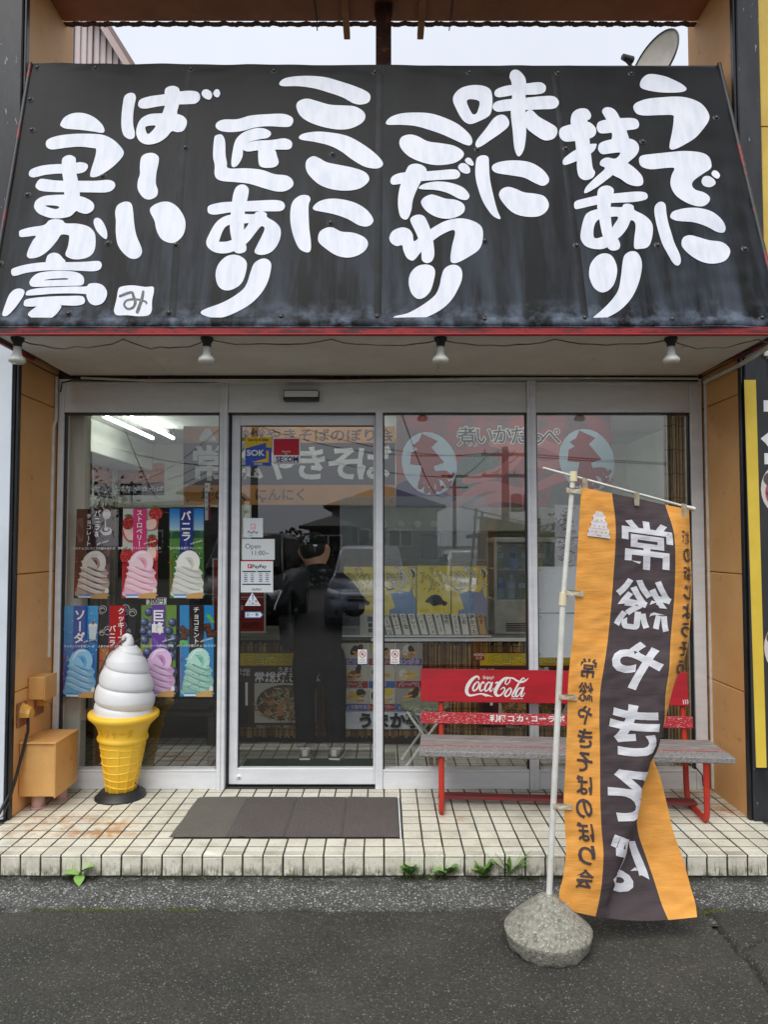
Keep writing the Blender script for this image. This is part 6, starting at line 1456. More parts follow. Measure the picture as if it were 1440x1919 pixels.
# white panels and autograph papers in the right pane
for k, (y0, y1) in enumerate(((1062, 1148), (1150, 1232))):
    p = Print(quad(1007, y0, 1112, y1, 4.70), 105, y1 - y0).base(mat('white_panel', (222, 228, 232), .35, col2=(212, 218, 222), scale=4), .01)
    for x, y in ((6, 6), (100, 6), (6, y1 - y0 - 6)): p.ell(x, y, 2.2, 2.2, ink(190, 196, 198), 0, 10)
    p.done('display_board', ('upper' if k == 0 else 'lower') + ' of two plain white panels standing inside the right pane', 'board')
for k, (y0, y1) in enumerate(((946, 1006), (1009, 1062))):
    p = Print(quad(1040, y0, 1090, y1, 4.86), 50, y1 - y0).base(ink(206, 206, 210), .002); rd = random.Random(k + 20)
    for j in range(9):
        x, y = rd.uniform(5, 20), 6 + j * 5.2; p.brush([(x, y, .5)] + [(x + 5 * i, y + rd.uniform(-4, 4), .55) for i in range(1, 5)], ink(60, 60, 70))
    p.done('signed_paper', ('upper' if k == 0 else 'lower') + ' autographed white paper hanging inside the right pane', 'paper')
# drinks fridge on the counter with bottles
fx0, fx1, fy0, fy1, fz0, fz1 = .86, 1.36, CY + .02, CY + .45, .93, 1.685
fr = thing('drinks_fridge', 'small glass-fronted drinks fridge standing on the counter', 'fridge', ((fx0 + fx1) / 2, fy0, fz0)); M_FR = mat('fridge_metal', (186, 186, 178), .4, .3, col2=(160, 160, 152), scale=6)
part('base_cabinet', MB().box((fx0, fy0, fz0), (fx1, fy1, 1.20), M_FR, .008), fr); part('top_cap', MB().box((fx0, fy0, 1.645), (fx1, fy1, fz1), M_FR, .006), fr); part('back_panel', MB().box((fx0 + .02, fy1 - .02, 1.20), (fx1 - .02, fy1 - .01, 1.645), M_FR, .002), fr)
for x in (fx0, fx1 - .025):
    for y in (fy0, fy1 - .025): part('corner_post', MB().box((x, y, 1.20), (x + .025, y + .025, 1.645), M_FR, .003), fr)
part('shelf', MB().box((fx0 + .02, fy0 + .02, 1.428), (fx1 - .02, fy1 - .02, 1.436), M_ALU, .001), fr); part('front_pane', MB().box((fx0 + .026, fy0 + .006, 1.205), (fx1 - .026, fy0 + .010, 1.64), M_CLEAR), fr)
for k in range(5): part('vent_slot', MB().box((fx0 + .09, fy0 - .002, .955 + k * .014), (fx1 - .06, fy0 + .004, .963 + k * .014), M_DARKPL), fr)
BOT = [('blue', (120, 160, 214)), ('clear', (190, 200, 204)), ('green', (110, 150, 80))]
k = 0
for z, xs_ in ((1.201, (.93, 1.01, 1.10, 1.19, 1.28)), (1.437, (.92, 1.03, 1.13, 1.25))):
    for x in xs_:
        nm_, c = BOT[k % 3]; t = thing('bottle', '%s drink bottle on the %s shelf of the fridge' % (nm_, 'lower' if z < 1.3 else 'upper'), 'bottle', (x, fy0 + .1, z), 'bottles in the fridge')
        part('bottle_body', MB().lathe([(0, 0), (.030, 0), (.032, .01), (.031, .06), (.028, .075), (.032, .09), (.031, .13), (.014, .165), (.012, .178), (0, .178)], mat('bottle_' + nm_, c, .15), (x, fy0 + .1, z), 16), t)
        part('cap', MB().lathe([(.0145, .172), (.0145, .190), (0, .191)], WHITE if k % 2 else ink(190, 40, 40), (x, fy0 + .1, z), 12), t); part('bottle_label', MB().lathe([(.0318, .085), (.0326, .09), (.0322, .125)], ink(220, 226, 236) if k % 3 else ink(40, 80, 170), (x, fy0 + .1, z), 16), t); k += 1
# green doormat inside and dark clutter
solo('inner_door_mat', MB().box((-.98, 4.72, TOP_Z), (-.05, 5.18, TOP_Z + .012), mat('dark_green_carpet', (26, 54, 38), .95, bump=.6, bscale=300), .004), 'dark green doormat on the tiled floor just inside the door', 'mat')
# wall fan light, shelf and items behind the counter
sh_ = thing('back_shelf', 'grey steel kitchen shelf with boxes behind the counter', 'shelf', (.4, 7.6, TOP_Z))
for z in (.9, 1.45): part('shelf_board', MB().box((-1.1, 7.5, z), (2.4, 8.0, z + .03), M_FR, .004), sh_)
for x in (-1.08, .6, 2.34): part('upright', MB().box((x, 7.52, TOP_Z), (x + .04, 7.56, 1.9), M_FR, .004), sh_)
rd = random.Random(9)
for k in range(12):
    x = -1.0 + k * .28; z = 1.48 if k % 2 else .93; w_, h_ = rd.uniform(.14, .24), rd.uniform(.15, .36); cn, c = rd.choice([('beige', (170, 160, 140)), ('grey', (120, 126, 128)), ('white', (196, 196, 190)), ('brown', (150, 110, 70)), ('olive', (90, 100, 60))])
    o = solo('storage_box', MB().box((x, 7.54, z), (x + w_, 7.84, z + h_), ink(*c), .006), '%s storage box on the %s board of the kitchen shelf' % (cn, 'upper' if k % 2 else 'lower'), 'box', 'boxes on the kitchen shelf'); part('lid', MB().box((x - .004, 7.536, z + h_), (x + w_ + .004, 7.844, z + h_ + .02), ink(*tone(c, .85)), .004), o)
part('range_hood', MB().box((-.2, 6.9, 1.75), (1.5, 7.8, 2.2), M_FR, .01), bld)
for k in range(4): part('gauge_light', MB().lathe([(0, .004), (.03, .003), (.036, 0), (.036, -.01)], M_WHITEPL, (-.0 + k * .16, 6.89, 1.82), 16, R90), bld)

cu = thing('added_curtain', 'dark brown split curtain hanging in the kitchen doorway behind the customer', 'curtain', (-.75, 6.7, TOP_Z)); M_CUR = mat('dark_curtain', (40, 34, 32), .9, spec=.1, col2=(30, 26, 25), scale=6)  # curtain put in so the bright room behind the customer turns dark
part('curtain_rail', MB().tube([(-1.25, 6.7, 2.02), (-.12, 6.7, 2.02)], .012, M_DARKWOOD, 8), cu)
for k in range(4):
    x0 = -1.24 + k * .28; V = []
    for j in range(9):
        for i in range(13): V.append((x0 + .29 * i / 12, 6.7 + .018 * sin(i * .9 + k) * (j / 8), 2.02 - 1.2 * j / 8))
    m_ = MB(); m_.add(V, [(13 * j + i, 13 * j + i + 1, 13 * j + i + 14, 13 * j + i + 13) for j in range(8) for i in range(12)], M_CUR, True); part('curtain_panel', m_, cu, False)
# ================================================================== customer inside, seen from behind
def skin_mesh(name, vs, es, mt, sub=2):
    me = bpy.data.meshes.new(name); me.from_pydata([v[:3] for v in vs], es, [])
    o = bpy.data.objects.new(name, me); COL.objects.link(o)
    o.modifiers.new('skin', 'SKIN').use_smooth_shade = True
    sm = o.modifiers.new('sub', 'SUBSURF'); sm.levels = sub; sm.render_levels = sub
    for i, v in enumerate(vs):
        d = me.skin_vertices[0].data[i]; d.radius = (v[3], v[4]); d.use_root = (i == 0)
    dg = bpy.context.evaluated_depsgraph_get(); r = bpy.data.meshes.new_from_object(o.evaluated_get(dg))
    bpy.data.objects.remove(o); bpy.data.meshes.remove(me); r.materials.clear(); r.materials.append(mt)
    for p_ in r.polygons: p_.use_smooth = True
    return r
PX0, PY0 = -.475, 5.23
def T(v): return (v[0] + PX0, v[1] + PY0, v[2] + TOP_Z) + tuple(v[3:])
M_SKIN = mat('skin', (196, 150, 124), .5, col2=(184, 134, 108), scale=14); M_TEE = mat('black_cotton', (22, 23, 26), .9, spec=.08, col2=(30, 31, 34), scale=8, bump=.5, bscale=22); M_PANTS = mat('black_trousers', (20, 22, 28), .9, spec=.08, col2=(28, 30, 36), scale=7, bump=.5, bscale=18)
body = [(0, 0, .82, .13, .10), (0, 0, 1.0, .12, .09), (0, 0, 1.18, .14, .10), (-.015, .012, 1.32, .07, .06), (-.025, .03, 1.385, .066, .066), (-.04, .05, 1.44, .085, .092), (-.05, .062, 1.53, .095, .105), (-.052, .066, 1.585, .06, .065),
 (-.14, 0, 1.27, .055, .055), (-.215, 0, 1.19, .048, .048), (-.27, .03, 1.06, .038, .038), (-.20, .18, 1.06, .032, .032), (-.13, .28, 1.09, .026, .020), (-.10, .33, 1.10, .030, .014),
 (.14, 0, 1.27, .055, .055), (.225, 0, 1.19, .048, .048), (.285, .03, 1.05, .038, .038), (.20, .18, 1.06, .032, .032), (.12, .28, 1.09, .026, .020), (.09, .33, 1.10, .030, .014),
 (-.085, 0, .76, .085, .085), (-.09, .015, .46, .052, .055), (-.092, 0, .10, .036, .04), (-.093, .10, .045, .03, .025), (.095, 0, .76, .085, .085), (.115, .015, .46, .052, .055), (.13, 0, .10, .036, .04), (.14, .10, .045, .03, .025),
 (-.135, .05, 1.475, .014, .026), (.048, .05, 1.48, .014, .026), (-.052, .172, 1.465, .012, .012)]
ed = [(0, 1), (1, 2), (2, 3), (3, 4), (4, 5), (5, 6), (6, 7), (2, 8), (8, 9), (9, 10), (10, 11), (11, 12), (12, 13), (2, 14), (14, 15), (15, 16), (16, 17), (17, 18), (18, 19), (0, 20), (20, 21), (21, 22), (22, 23), (0, 24), (24, 25), (25, 26), (26, 27), (5, 28), (5, 29), (5, 30)]
per = tag(link('person', skin_mesh('person', [T(v) for v in body], ed, M_SKIN)), 'customer in black clothes and dark cap standing with back turned at the counter', 'person')
m_ = MB()
for hx, s in ((-.10, -1), (.09, 1)):
    for k in range(4):
        o_ = (k - 1.5) * .017; L_ = (.062, .072, .068, .052)[k]
        m_.tube([T(q) for q in ((hx + o_, .335, 1.10), (hx + o_, .335 + L_ * .55, 1.105), (hx + o_ - s * .004, .335 + L_ * .95, 1.085), (hx + o_ - s * .006, .335 + L_ * 1.05, 1.065))], [.0088, .0085, .008, .006], M_SKIN, 8)
    m_.tube([T(q) for q in ((hx - s * .028, .30, 1.105), (hx - s * .048, .325, 1.115), (hx - s * .052, .355, 1.11))], [.010, .0095, .007], M_SKIN, 8)
part('fingers', m_, per, False)
sh_v = [(0, 0, .68, .16, .12), (0, 0, .77, .182, .13), (0, -.005, .92, .19, .13), (0, -.01, 1.06, .19, .13), (0, -.01, 1.20, .20, .135), (-.012, .005, 1.32, .125, .10), (-.018, .018, 1.40, .082, .078),
 (-.15, 0, 1.275, .085, .085), (-.225, 0, 1.18, .075, .075), (-.275, .02, 1.06, .066, .066), (-.21, .17, 1.06, .058, .058), (-.15, .26, 1.085, .046, .044),
 (.15, 0, 1.275, .085, .085), (.24, 0, 1.18, .078, .078), (.292, .02, 1.05, .070, .070), (.21, .17, 1.06, .058, .058), (.14, .26, 1.085, .046, .044)]
o = link('jacket', skin_mesh('jacket', [T(v) for v in sh_v], [(0, 1), (1, 2), (2, 3), (3, 4), (4, 5), (5, 6), (4, 7), (7, 8), (8, 9), (9, 10), (10, 11), (4, 12), (12, 13), (13, 14), (14, 15), (15, 16)], M_TEE), per)
tr = [(0, 0, .86, .17, .12), (0, 0, .76, .185, .13), (-.10, 0, .66, .108, .11), (-.10, .012, .46, .080, .085), (-.092, 0, .25, .076, .08), (-.092, .005, .05, .070, .078), (.112, 0, .66, .108, .11), (.122, .012, .46, .080, .085), (.125, 0, .25, .076, .08), (.13, .005, .05, .070, .078)]
o = link('trousers', skin_mesh('trousers', [T(v) for v in tr], [(0, 1), (1, 2), (2, 3), (3, 4), (4, 5), (1, 6), (6, 7), (7, 8), (8, 9)], M_PANTS), per)
M_HAIR = mat('black_hair', (20, 18, 18), .6, bump=.6, bscale=160); hc = Vector(T((-.048, .058, 1.505))[:3])
vs = []; fs = []; nA, nB = 28, 12
for j in range(nB + 1):
    th = radians(74) + radians(66) * j / nB
    for i in range(nA + 1):
        a = radians(180) + radians(180) * i / nA
        vs.append(hc + Vector((.100 * sin(th) * cos(a), .116 * sin(th) * sin(a), .112 * cos(th))))
for j in range(nB):
    for i in range(nA): k = j * (nA + 1) + i; fs.append((k, k + 1, k + nA + 2, k + nA + 1))
m_ = MB(); m_.add(vs, fs, M_HAIR, True); part('hair', m_, per, False)
M_CAP = mat('black_cap', (24, 24, 28), .9, spec=.1, col2=(32, 32, 36), scale=20)
m_ = MB(); m_.lathe([(.089, -.012), (.092, 0), (.091, .03), (.082, .062), (.060, .086), (.03, .098), (0, .101)], M_CAP, hc + Vector((0, .004, .022)), 32, Matrix.Diagonal((1.08, 1.2, .95, 1)))
cap = part('cap', m_, per, False)
br = [hc + Vector((.075 * cos(a), .085 + .085 * sin(a), .024 - .02 * abs(cos(a)))) for a in [pi * k / 14 for k in range(15)]]; part('cap_brim', MB().prism(br, (0, 0, .006), M_CAP), cap)
part('cap_strap', MB().box((hc.x + .012, hc.y - .114, hc.z + .012), (hc.x + .040, hc.y - .098, hc.z + .026), WHITE, .002), cap)
M_SHOE = mat('grey_trainer', (140, 140, 134), .7, col2=(96, 98, 94), scale=24); M_SOLE = mat('trainer_sole', (200, 198, 188), .7)
for fx, rz in ((-.092, .08), (.135, -.14)):
    MM = Matrix.Translation(T((fx, 0, 0))[:3]) @ Matrix.Rotation(rz, 4, 'Z')
    s_ = part('shoe', MB().hull([MM @ Vector(q) for q in ((-.038, -.085, .02), (.038, -.085, .02), (-.046, .06, .02), (.046, .06, .02), (-.03, .17, .02), (.03, .17, .02), (-.034, -.085, .085), (.034, -.085, .085), (-.035, .0, .095), (.035, 0, .095), (-.036, .09, .06), (.036, .09, .06), (-.026, .165, .045), (.026, .165, .045))], M_SHOE, .012, 2), per)
    part('sole', MB().hull([MM @ Vector((x * 1.06, y * 1.05, z)) for z in (0.0, .022) for x, y in ((-.036, -.088), (.036, -.088), (-.047, .06), (.047, .06), (-.032, .172), (.032, .172))], M_SOLE, .004, 1), s_)
    part('heel_tab', MB().box((-.018, -.095, .035), (.018, -.088, .08), M_SOLE, .003, MM), s_)
for s, x in ((-1, -.30),):
    part('sleeve_stripe', MB().tube([T(q) for q in ((-.262, -.055, 1.20), (-.305, -.045, 1.10), (-.318, -.02, 1.06))], .006, WHITE, 6), per)
part('bag', MB().hull([Vector(T(q)[:3]) for q in ((-.30, .0, 1.02), (-.12, .0, 1.0), (-.28, .10, 1.02), (-.12, .1, 1.0), (-.28, 0, .78), (-.12, 0, .74), (-.26, .10, .78), (-.12, .10, .74))], M_DARKPL, .02, 2), per)
# ================================================================== the street behind the camera, mirrored in the panes
def V_(px, py, Yv):
    p = P(px, py, Yv); return Vector((p.x, 2 * (GLASS_Y + .003) - Yv, p.z))
M_CARGL = mat('car_glass', (18, 22, 26), .08); M_TYRE = mat('tyre', (24, 24, 25), .8); M_RIM = mat('rim', (170, 172, 176), .3, .7); M_CHROME = mat('chrome', (200, 204, 208), .15, .9); M_LAMP = mat('lamp_glass', (190, 200, 206), .12)
def car(label, x, yf, col, H=1.56, W=.86, L=4.4, hood=.95, name='parked_car'):
    """x centre, yf front bumper (towards the shop, +y)"""
    t = thing(name, label, 'car', (x, yf - L / 2, 0), 'cars parked facing the shop'); M_P = mat('car_paint_%d_%d_%d' % col, col, .25, .35, spec=.6)
    def q(a, b, c): return Vector((x + a, yf - b, c))
    belt = .98 if H < 1.7 else 1.12
    low = []
    for s in (-1, 1):
        low += [q(s * .50 * W / .86, 0, .24), q(s * .50 * W / .86, 0, .58), q(s * W * .97, .22, .24), q(s * W * .98, .25, .60), q(s * W * .55, .10, .74), q(s * W * .90, .32, .78), q(s * W * .86, hood + .15, belt), q(s * W, 1.3, .80), q(s * W, L - .5, .80), q(s * W * .96, L - .1, belt), q(s * W * .97, L - .1, .28), q(s * W, 1.3, .26), q(s * W, L - .6, .26), q(s * W * .93, L, .5), q(s * W * .9, L - .02, belt - .05)]
    part('body', MB().hull(low, M_P, .05, 3), t)
    g_ = []
    for s in (-1, 1): g_ += [q(s * W * .86, hood, belt - .04), q(s * W * .72, hood + .75, H - .05), q(s * W * .66, hood + 1.0, H), q(s * W * .66, L - .7, H - .02), q(s * W * .72, L - .45, H - .08), q(s * W * .88, L - .12, belt - .04)]
    part('cabin', MB().hull(g_, M_P, .04, 3), t)
    a, b_, c, d = q(-W * .78, hood + .06, belt + .04), q(W * .78, hood + .06, belt + .04), q(W * .66, hood + .72, H - .09), q(-W * .66, hood + .72, H - .09)
    nrm = (b_ - a).cross(d - a).normalized(); nrm = nrm if nrm.y > 0 else -nrm
    part('windscreen', MB().prism([v + nrm * .012 for v in (a, b_, c, d)], nrm * .02, M_CARGL), t)
    for s in (-1, 1):
        w_ = [q(s * W * .86, hood + .35, belt + .05), q(s * W * .72, hood + .85, H - .10), q(s * W * .70, L - .65, H - .12), q(s * W * .86, L - .35, belt + .05)]
        part('side_window', MB().prism([v + Vector((s * .012, 0, 0)) for v in w_], (s * .012, 0, 0), M_CARGL), t)
        hl = part('headlight', MB().hull([q(s * W * .52, .045, .60), q(s * W * .56, .10, .72), q(s * W * .90, .30, .80), q(s * W * .93, .34, .66), q(s * W * .80, .12, .58), q(s * W * .6, .25, .66)], M_LAMP, .012, 2), t)
        part('mirror', MB().hull([q(s * (W + .02), hood + .30, belt + .02), q(s * (W + .17), hood + .34, belt + .03), q(s * (W + .17), hood + .34, belt + .15), q(s * (W + .03), hood + .30, belt + .15), q(s * (W + .04), hood + .42, belt + .08), q(s * (W + .14), hood + .42, belt + .08)], M_P, .02, 2), t)
        part('fog_lamp', MB().lathe([(0, .02), (.045, .015), (.05, 0)], M_DARKPL, q(s * W * .68, .055, .36), 14, Matrix.Rotation(-pi / 2, 4, 'X')), t)
        for yy in (.82, L - .85):
            MM = Matrix.Translation(q(s * (W - .20), yy, .31)) @ Matrix.Rotation(s * pi / 2, 4, 'Y')
            wh = part('wheel', MB().lathe([(0, 0), (.19, 0), (.30, .01), (.315, .05), (.315, .16), (.29, .21), (.20, .21), (.19, .19)], M_TYRE, n=24, M=MM), t); part('rim', MB().lathe([(.195, .19), (.19, .205), (.05, .20), (0, .212)], M_RIM, n=20, M=MM), wh)
    part('grille', MB().box((x - W * .45, yf - .01, .56), (x + W * .45, yf + .012, .66), M_DARKPL, .01), t); part('grille_bar', MB().box((x - W * .45, yf + .010, .605), (x + W * .45, yf + .020, .625), M_CHROME, .004), t)
    part('air_intake', MB().box((x - W * .5, yf - .01, .30), (x + W * .5, yf + .010, .40), M_DARKPL, .01), t); part('number_plate', MB().box((x - .165, yf + .008, .42), (x + .165, yf + .018, .52), WHITE, .004), t)
CF = -4.15
car('silver minivan parked facing the shop door', -.30, CF, (150, 156, 170), 1.59, .85)
car('black people carrier parked facing the ice cream posters', -2.72, CF + .3, (22, 23, 26), 1.85, .90, 4.7, .80, 'parked_van')
car('white car parked facing the bench', 2.05, CF - .9, (196, 198, 200), 1.50, .84)
def house(label, pl, pr, peave, papex, Yv, wall, roof, dep=8, wins=((.25, .5), (.65, .5)), ov=.5, name='house'):
    a, b_ = V_(pl, peave, Yv), V_(pr, peave, Yv); ap = V_((pl + pr) / 2, papex, Yv); y0 = a.y; x0, x1 = a.x, b_.x; ze = a.z; za = ap.z
    t = thing(name, label, 'house', ((x0 + x1) / 2, y0 - dep / 2, 0)); M_W = mat('house_wall_%d_%d_%d' % wall, wall, .8, col2=tone(wall, .9), scale=1.5); M_R = mat('house_roof_%d_%d_%d' % roof, roof, .7, col2=tone(roof, .8), scale=8)
    part('wall', MB().box((x0 + ov, y0 - dep + ov, -.1), (x1 - ov, y0 - ov, ze), M_W, 0), t)
    r = min((x1 - x0) * .5, dep * .5) * .86; w_ = (x1 - x0) / 2; yc = y0 - dep / 2; hx = max(.15, w_ - r)
    xc = (x0 + x1) / 2; q = [(x0, y0, ze), (x1, y0, ze), (x1, y0 - dep, ze), (x0, y0 - dep, ze), (xc - hx * .4, yc, za), (xc + hx * .4, yc, za), (x0, y0, ze - .15), (x1, y0, ze - .15), (x1, y0 - dep, ze - .15), (x0, y0 - dep, ze - .15)]
    m_ = MB(); m_.add(q, [(0, 1, 5, 4), (1, 2, 5), (2, 3, 4, 5), (3, 0, 4), (9, 8, 7, 6), (0, 6, 7, 1), (1, 7, 8, 2), (2, 8, 9, 3), (3, 9, 6, 0)], M_R); part('roof', m_, t)
    for u, v in wins:
        x = x0 + ov + (x1 - x0 - 2 * ov) * u; z = ze * v; f_ = part('window', MB().box((x - .75, y0 - ov, z - .55), (x + .75, y0 - ov + .06, z + .55), M_ALU, .01), t)
        for s in (-1, 1): part('pane', MB().box((x + s * .37 - .32, y0 - ov + .055, z - .48), (x + s * .37 + .32, y0 - ov + .07, z + .48), M_CARGL), f_)
house('grey rendered house with dark hipped roof across the street', 606, 836, 947, 900, 44, (150, 152, 146), (44, 44, 48), 9)
house('tan house with steep dark roof across the street', 330, 428, 922, 876, 52, (120, 112, 100), (36, 34, 36), 9, ((.5, .5),))
house('long low open shed with dark roof across the street', 196, 420, 946, 930, 34, (60, 58, 56), (34, 33, 34), 6, ((.3, .5), (.7, .5)), name='shed')
house('low building with dark roof beyond the utility pole', 905, 1062, 1000, 982, 30, (110, 106, 100), (30, 30, 32), 6, ((.4, .5),), name='low_building')
house('tall brown house at the far corner', 560, 668, 985, 962, 38, (80, 78, 74), (34, 34, 36), 7, ((.5, .6),))
M_POLE = mat('pole_concrete', (70, 68, 66), .8)
def pole(label, px, ptop, Yv, r, trafo=False):
    p = V_(px, ptop, Yv); t = thing('utility_pole', label, 'pole', (p.x, p.y, 0), 'utility poles'); h = p.z
    part('shaft', MB().tube([(p.x, p.y, -.1), (p.x, p.y, h)], [r, r * .62], M_POLE, 14), t)
    for k, dz in enumerate((.25, .9)):
        part('crossarm', MB().box((p.x - .75, p.y + r * .7, h - dz - .05), (p.x + .75, p.y + r * .7 + .08, h - dz + .05), M_DARKPL, .01), t)
        for s in (-.65, -.25, .25, .65): part('insulator', MB().lathe([(.0, .12), (.03, .11), (.04, .05), (.025, 0)], M_WHITEPL, (p.x + s, p.y + r * .7 + .04, h - dz + .05), 8), t)
    if trafo:
        for s in (.34, .72): part('transformer', MB().lathe([(0, 0), (.17, .01), (.18, .06), (.18, .5), (.13, .56), (0, .58)], M_DARKPL, (p.x + s, p.y, h - 2.0), 14), t)
        part('bracket', MB().box((p.x, p.y - .04, h - 1.98), (p.x + .9, p.y + .04, h - 1.90), M_DARKPL, .01), t)
    return Vector((p.x, p.y, h))
p1 = pole('thick utility pole with two transformers across the street', 947, 838, 22, .16, True); p2 = pole('slim utility pole by the grey house', 852, 884, 40, .14); p3 = pole('utility pole standing opposite the sliding door', 477, 770, 22, .15); p4 = pole('utility pole beside the long low shed', 247, 902, 50, .15)
def wire(a, b_, sag_, lab):
    solo('overhead_wire', MB().tube([a.lerp(b_, k / 16) - Vector((0, 0, sag_ * 4 * (k / 16) * (1 - k / 16))) for k in range(17)], .016, M_WIRE, 5), lab, 'wire', 'overhead wires')
for s, dz in ((-.6, .2), (.6, .2), (.2, .85)):
    e = Vector((s, .15, -dz)); wire(p1 + e, p3 + e, .5, 'overhead wire between the transformer pole and the pole opposite the door'); wire(p3 + e, p4 + e, .6, 'overhead wire between the pole opposite the door and the shed pole')
for s in (-.5, .5): e = Vector((s, 0, -.2)); wire(p1 + e, p2 + e, .4, 'overhead wire between the transformer pole and the slim pole'); wire(p1 + e, p1 + Vector((26, -2, .5)) + e, .6, 'overhead wire leading away from the transformer pole')
wire(V_(222, 772, 12), V_(300, 940, 26), .2, 'steep service wire running down to the shed'); wire(V_(752, 772, 12), V_(842, 915, 38), .9, 'slack service wire running down to the grey house'); wire(V_(150, 818, 18), V_(480, 870, 22), .3, 'service wire crossing towards the pole opposite the door')
def tree(label, px, py, Yv, r, seed, name='tree'):
    rd = random.Random(seed); p = V_(px, py, Yv); zc_ = max(p.z - r, r * .9); t = thing(name, label, 'tree', (p.x, p.y, 0), 'trees across the street')
    part('trunk', MB().tube([(p.x, p.y, -.05), (p.x + .08, p.y, zc_ * .6), (p.x, p.y + .1, zc_)], [.16, .12, .05], M_DARKWOOD, 8), t)
    m_ = MB(); LM = [mat('leaf_a', (46, 66, 34), .7), mat('leaf_b', (34, 50, 26), .7), mat('leaf_c', (62, 82, 42), .7)]; V3 = {k: ([], []) for k in range(3)}
    cl = [Vector((rd.gauss(0, .45), rd.gauss(0, .45), rd.gauss(0, .35))) * r for _ in range(16)]
    for _ in range(1300):
        c = rd.choice(cl) + Vector((rd.gauss(0, .16), rd.gauss(0, .16), rd.gauss(0, .14))) * r + Vector((p.x, p.y, zc_)); a = Vector((rd.gauss(0, 1), rd.gauss(0, 1), rd.gauss(0, 1))).normalized(); b_ = a.orthogonal().normalized(); s = rd.uniform(.06, .13)
        v, f = V3[rd.randrange(3)]; k = len(v); v += [c - a * s, c + b_ * s * .6, c + a * s, c - b_ * s * .6]; f.append((k, k + 1, k + 2, k + 3))
    for k in range(3): m_.add(V3[k][0], V3[k][1], LM[k])
    part('crown', m_, t, False)
for i, (px, py, Yv, r, lab) in enumerate(((520, 1000, 26, 1.3, 'round bush tree beside the brown house'), (560, 1012, 27, 1.2, 'low bush tree between the van and the minivan'), (175, 925, 26, 2.4, 'spreading tree in front of the long low shed'), (1010, 1010, 24, 1.4, 'bush tree beside the low building'), (660, 1020, 29, 1.2, 'bush tree below the tall brown house'), (410, 985, 30, 1.7, 'dark tree beside the tan house'))): tree(lab, px, py, Yv, r, i + 3)

# ================================================================== weeds along the foot of the porch
def leafmat(i): return mat('weed_leaf_%d' % i, [(120, 162, 78), (138, 178, 90), (98, 138, 68)][i], .55, col2=[(104, 144, 66), (120, 160, 76), (84, 120, 58)][i], scale=30)
def leaf(parent, base, d, L, W, droop, mi, name='leaf'):
    d = Vector(d).normalized(); side = d.cross(Vector((0, 0, 1))); side = side.normalized() if side.length > .01 else Vector((1, 0, 0)); vs = []; K = 7
    for k in range(K + 1):
        t = k / K; c = Vector(base) + d * L * t + Vector((0, 0, -droop * L * t * t)); w_ = W * (sin(pi * min(1, t * .92 + .06)) ** .8) * .5; vs += [c - side * w_ + Vector((0, 0, w_ * .35)), c, c + side * w_ + Vector((0, 0, w_ * .35))]
    fs = [(3 * k + i, 3 * k + i + 1, 3 * k + i + 4, 3 * k + i + 3) for k in range(K) for i in (0, 1)]
    m_ = MB(); m_.add(vs, fs, leafmat(mi), True); return part(name, m_, parent, False)
def weed(px, py, lab, n, L, W, up, seed, spread=1.0):
    rd = random.Random(seed); b_ = PZ(px, py, 0); b_.y = min(b_.y, FRONT_Y - .012); t = thing('weed', lab, 'plant', b_, 'weeds along the porch')
    for k in range(n):
        a = rd.uniform(pi, 2 * pi) if rd.random() < .75 else rd.uniform(0, 2 * pi); u = up * rd.uniform(.5, 1.3)
        d = Vector((cos(a) * spread, sin(a) * .45 * spread, u)); leaf(t, b_ + Vector((rd.uniform(-.01, .01), rd.uniform(-.006, .004), rd.uniform(0, .02))), d, L * rd.uniform(.6, 1.15), W * rd.uniform(.7, 1.15), rd.uniform(.1, .5), rd.randrange(3))
weed(770, 1640, 'small weed with upright oval leaves growing at the porch edge beside the mat', 10, .075, .046, 1.5, 1); weed(838, 1642, 'weed with a few drooping leaves at the porch edge below the bench leg', 9, .085, .042, 1.3, 2); weed(905, 1640, 'dense leafy weed at the porch edge below the bench', 18, .095, .044, 1.5, 3); weed(955, 1640, 'spindly long-bladed weed at the porch edge beside the flag pole', 17, .17, .018, 1.6, 4)
b_ = PZ(152, 1640, 0); b_.y = FRONT_Y - .02; t = thing('weed', 'weed with three broad round leaves at the porch edge below the statue', 'plant', b_, 'weeds along the porch')
for d, L, W_3 in (((-1, -.1, .35), .085, .05), ((.75, -.15, .75), .105, .062), ((.25, -.6, -.05), .07, .05)): leaf(t, b_ + Vector((0, 0, .012)), d, L, W_3, .25, 1)
leaf(t, b_, (.2, 0, 1), .08, .004, .1, 0, 'stem')
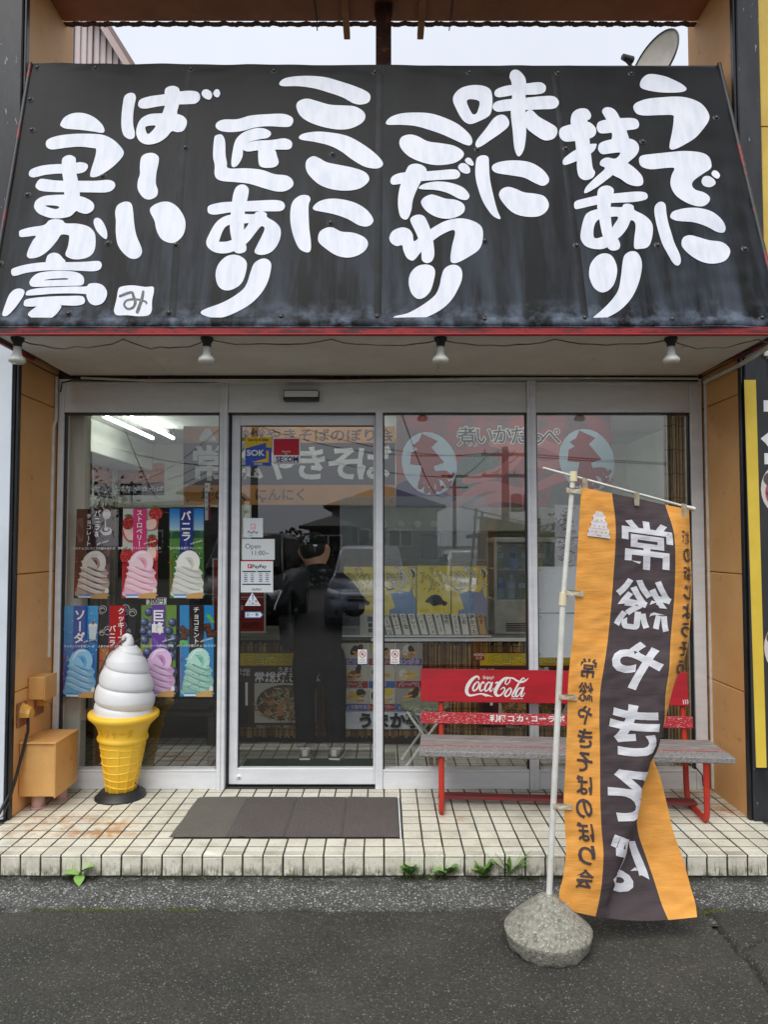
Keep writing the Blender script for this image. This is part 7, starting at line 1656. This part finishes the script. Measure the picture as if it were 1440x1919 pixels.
rd = random.Random(77); m_ = MB(); V3 = ([], [])
for _ in range(2600):
    x = rd.uniform(-2.1, 1.6); dens = nv((x * 2.6, 4, 4)) + .5 * nv((x * 9, 1, 2))
    if dens < rd.uniform(-.15, .75): continue
    y = FRONT_Y - .004 - abs(rd.gauss(0, .010)); h_ = rd.uniform(.004, .022) * (1.6 if dens > .45 else .8); a = rd.uniform(0, 6.28); s = rd.uniform(.002, .005); v, f = V3; k = len(v); dx, dy = cos(a) * s, sin(a) * s; lx, ly = rd.uniform(-.006, .006), rd.uniform(-.008, .002)
    z0 = -.012; v += [(x - dx, y - dy, z0), (x + dx, y + dy, z0), (x + dx + lx, y + dy + ly, z0 + h_ * .7), (x + lx * 1.6, y + ly * 1.6, z0 + h_), (x - dx + lx, y - dy + ly, z0 + h_ * .7)]; f.append((k, k + 1, k + 2, k + 3, k + 4))
m_.add(V3[0], V3[1], mat('moss', (78, 92, 44), .9, col2=(58, 66, 36), scale=20)); o = link('moss', m_.mesh('moss')); tag(o, 'thin moss and seedlings along the foot of the porch tiles', 'moss', kind='stuff')
m_ = MB(); V3 = ([], [])
for _ in range(700):
    px = rd.choice([rd.gauss(130, 40), rd.gauss(205, 30), rd.gauss(330, 20), rd.gauss(1340, 15)]); q = PZ(px, 1708, 0); x = q.x; y = EDGE + .035 * nv((x * 1.3, 3.1, 0)) + .02 * nv((x * 6, 1.1, 0)) + rd.gauss(.008, .008); s = rd.uniform(.002, .005); h_ = rd.uniform(.003, .009); a = rd.uniform(0, 6.28); v, f = V3; k = len(v); dx, dy = cos(a) * s, sin(a) * s
    v += [(x - dx, y - dy, -.012), (x + dx, y + dy, -.012), (x + dx, y + dy, -.012 + h_), (x - dx, y - dy, -.012 + h_)]; f.append((k, k + 1, k + 2, k + 3))
m_.add(V3[0], V3[1], mat('moss_yellow', (112, 118, 56), .9)); o = link('joint_moss', m_.mesh('joint_moss')); tag(o, 'yellowish moss in the joint between the two asphalt surfaces', 'moss', kind='stuff')
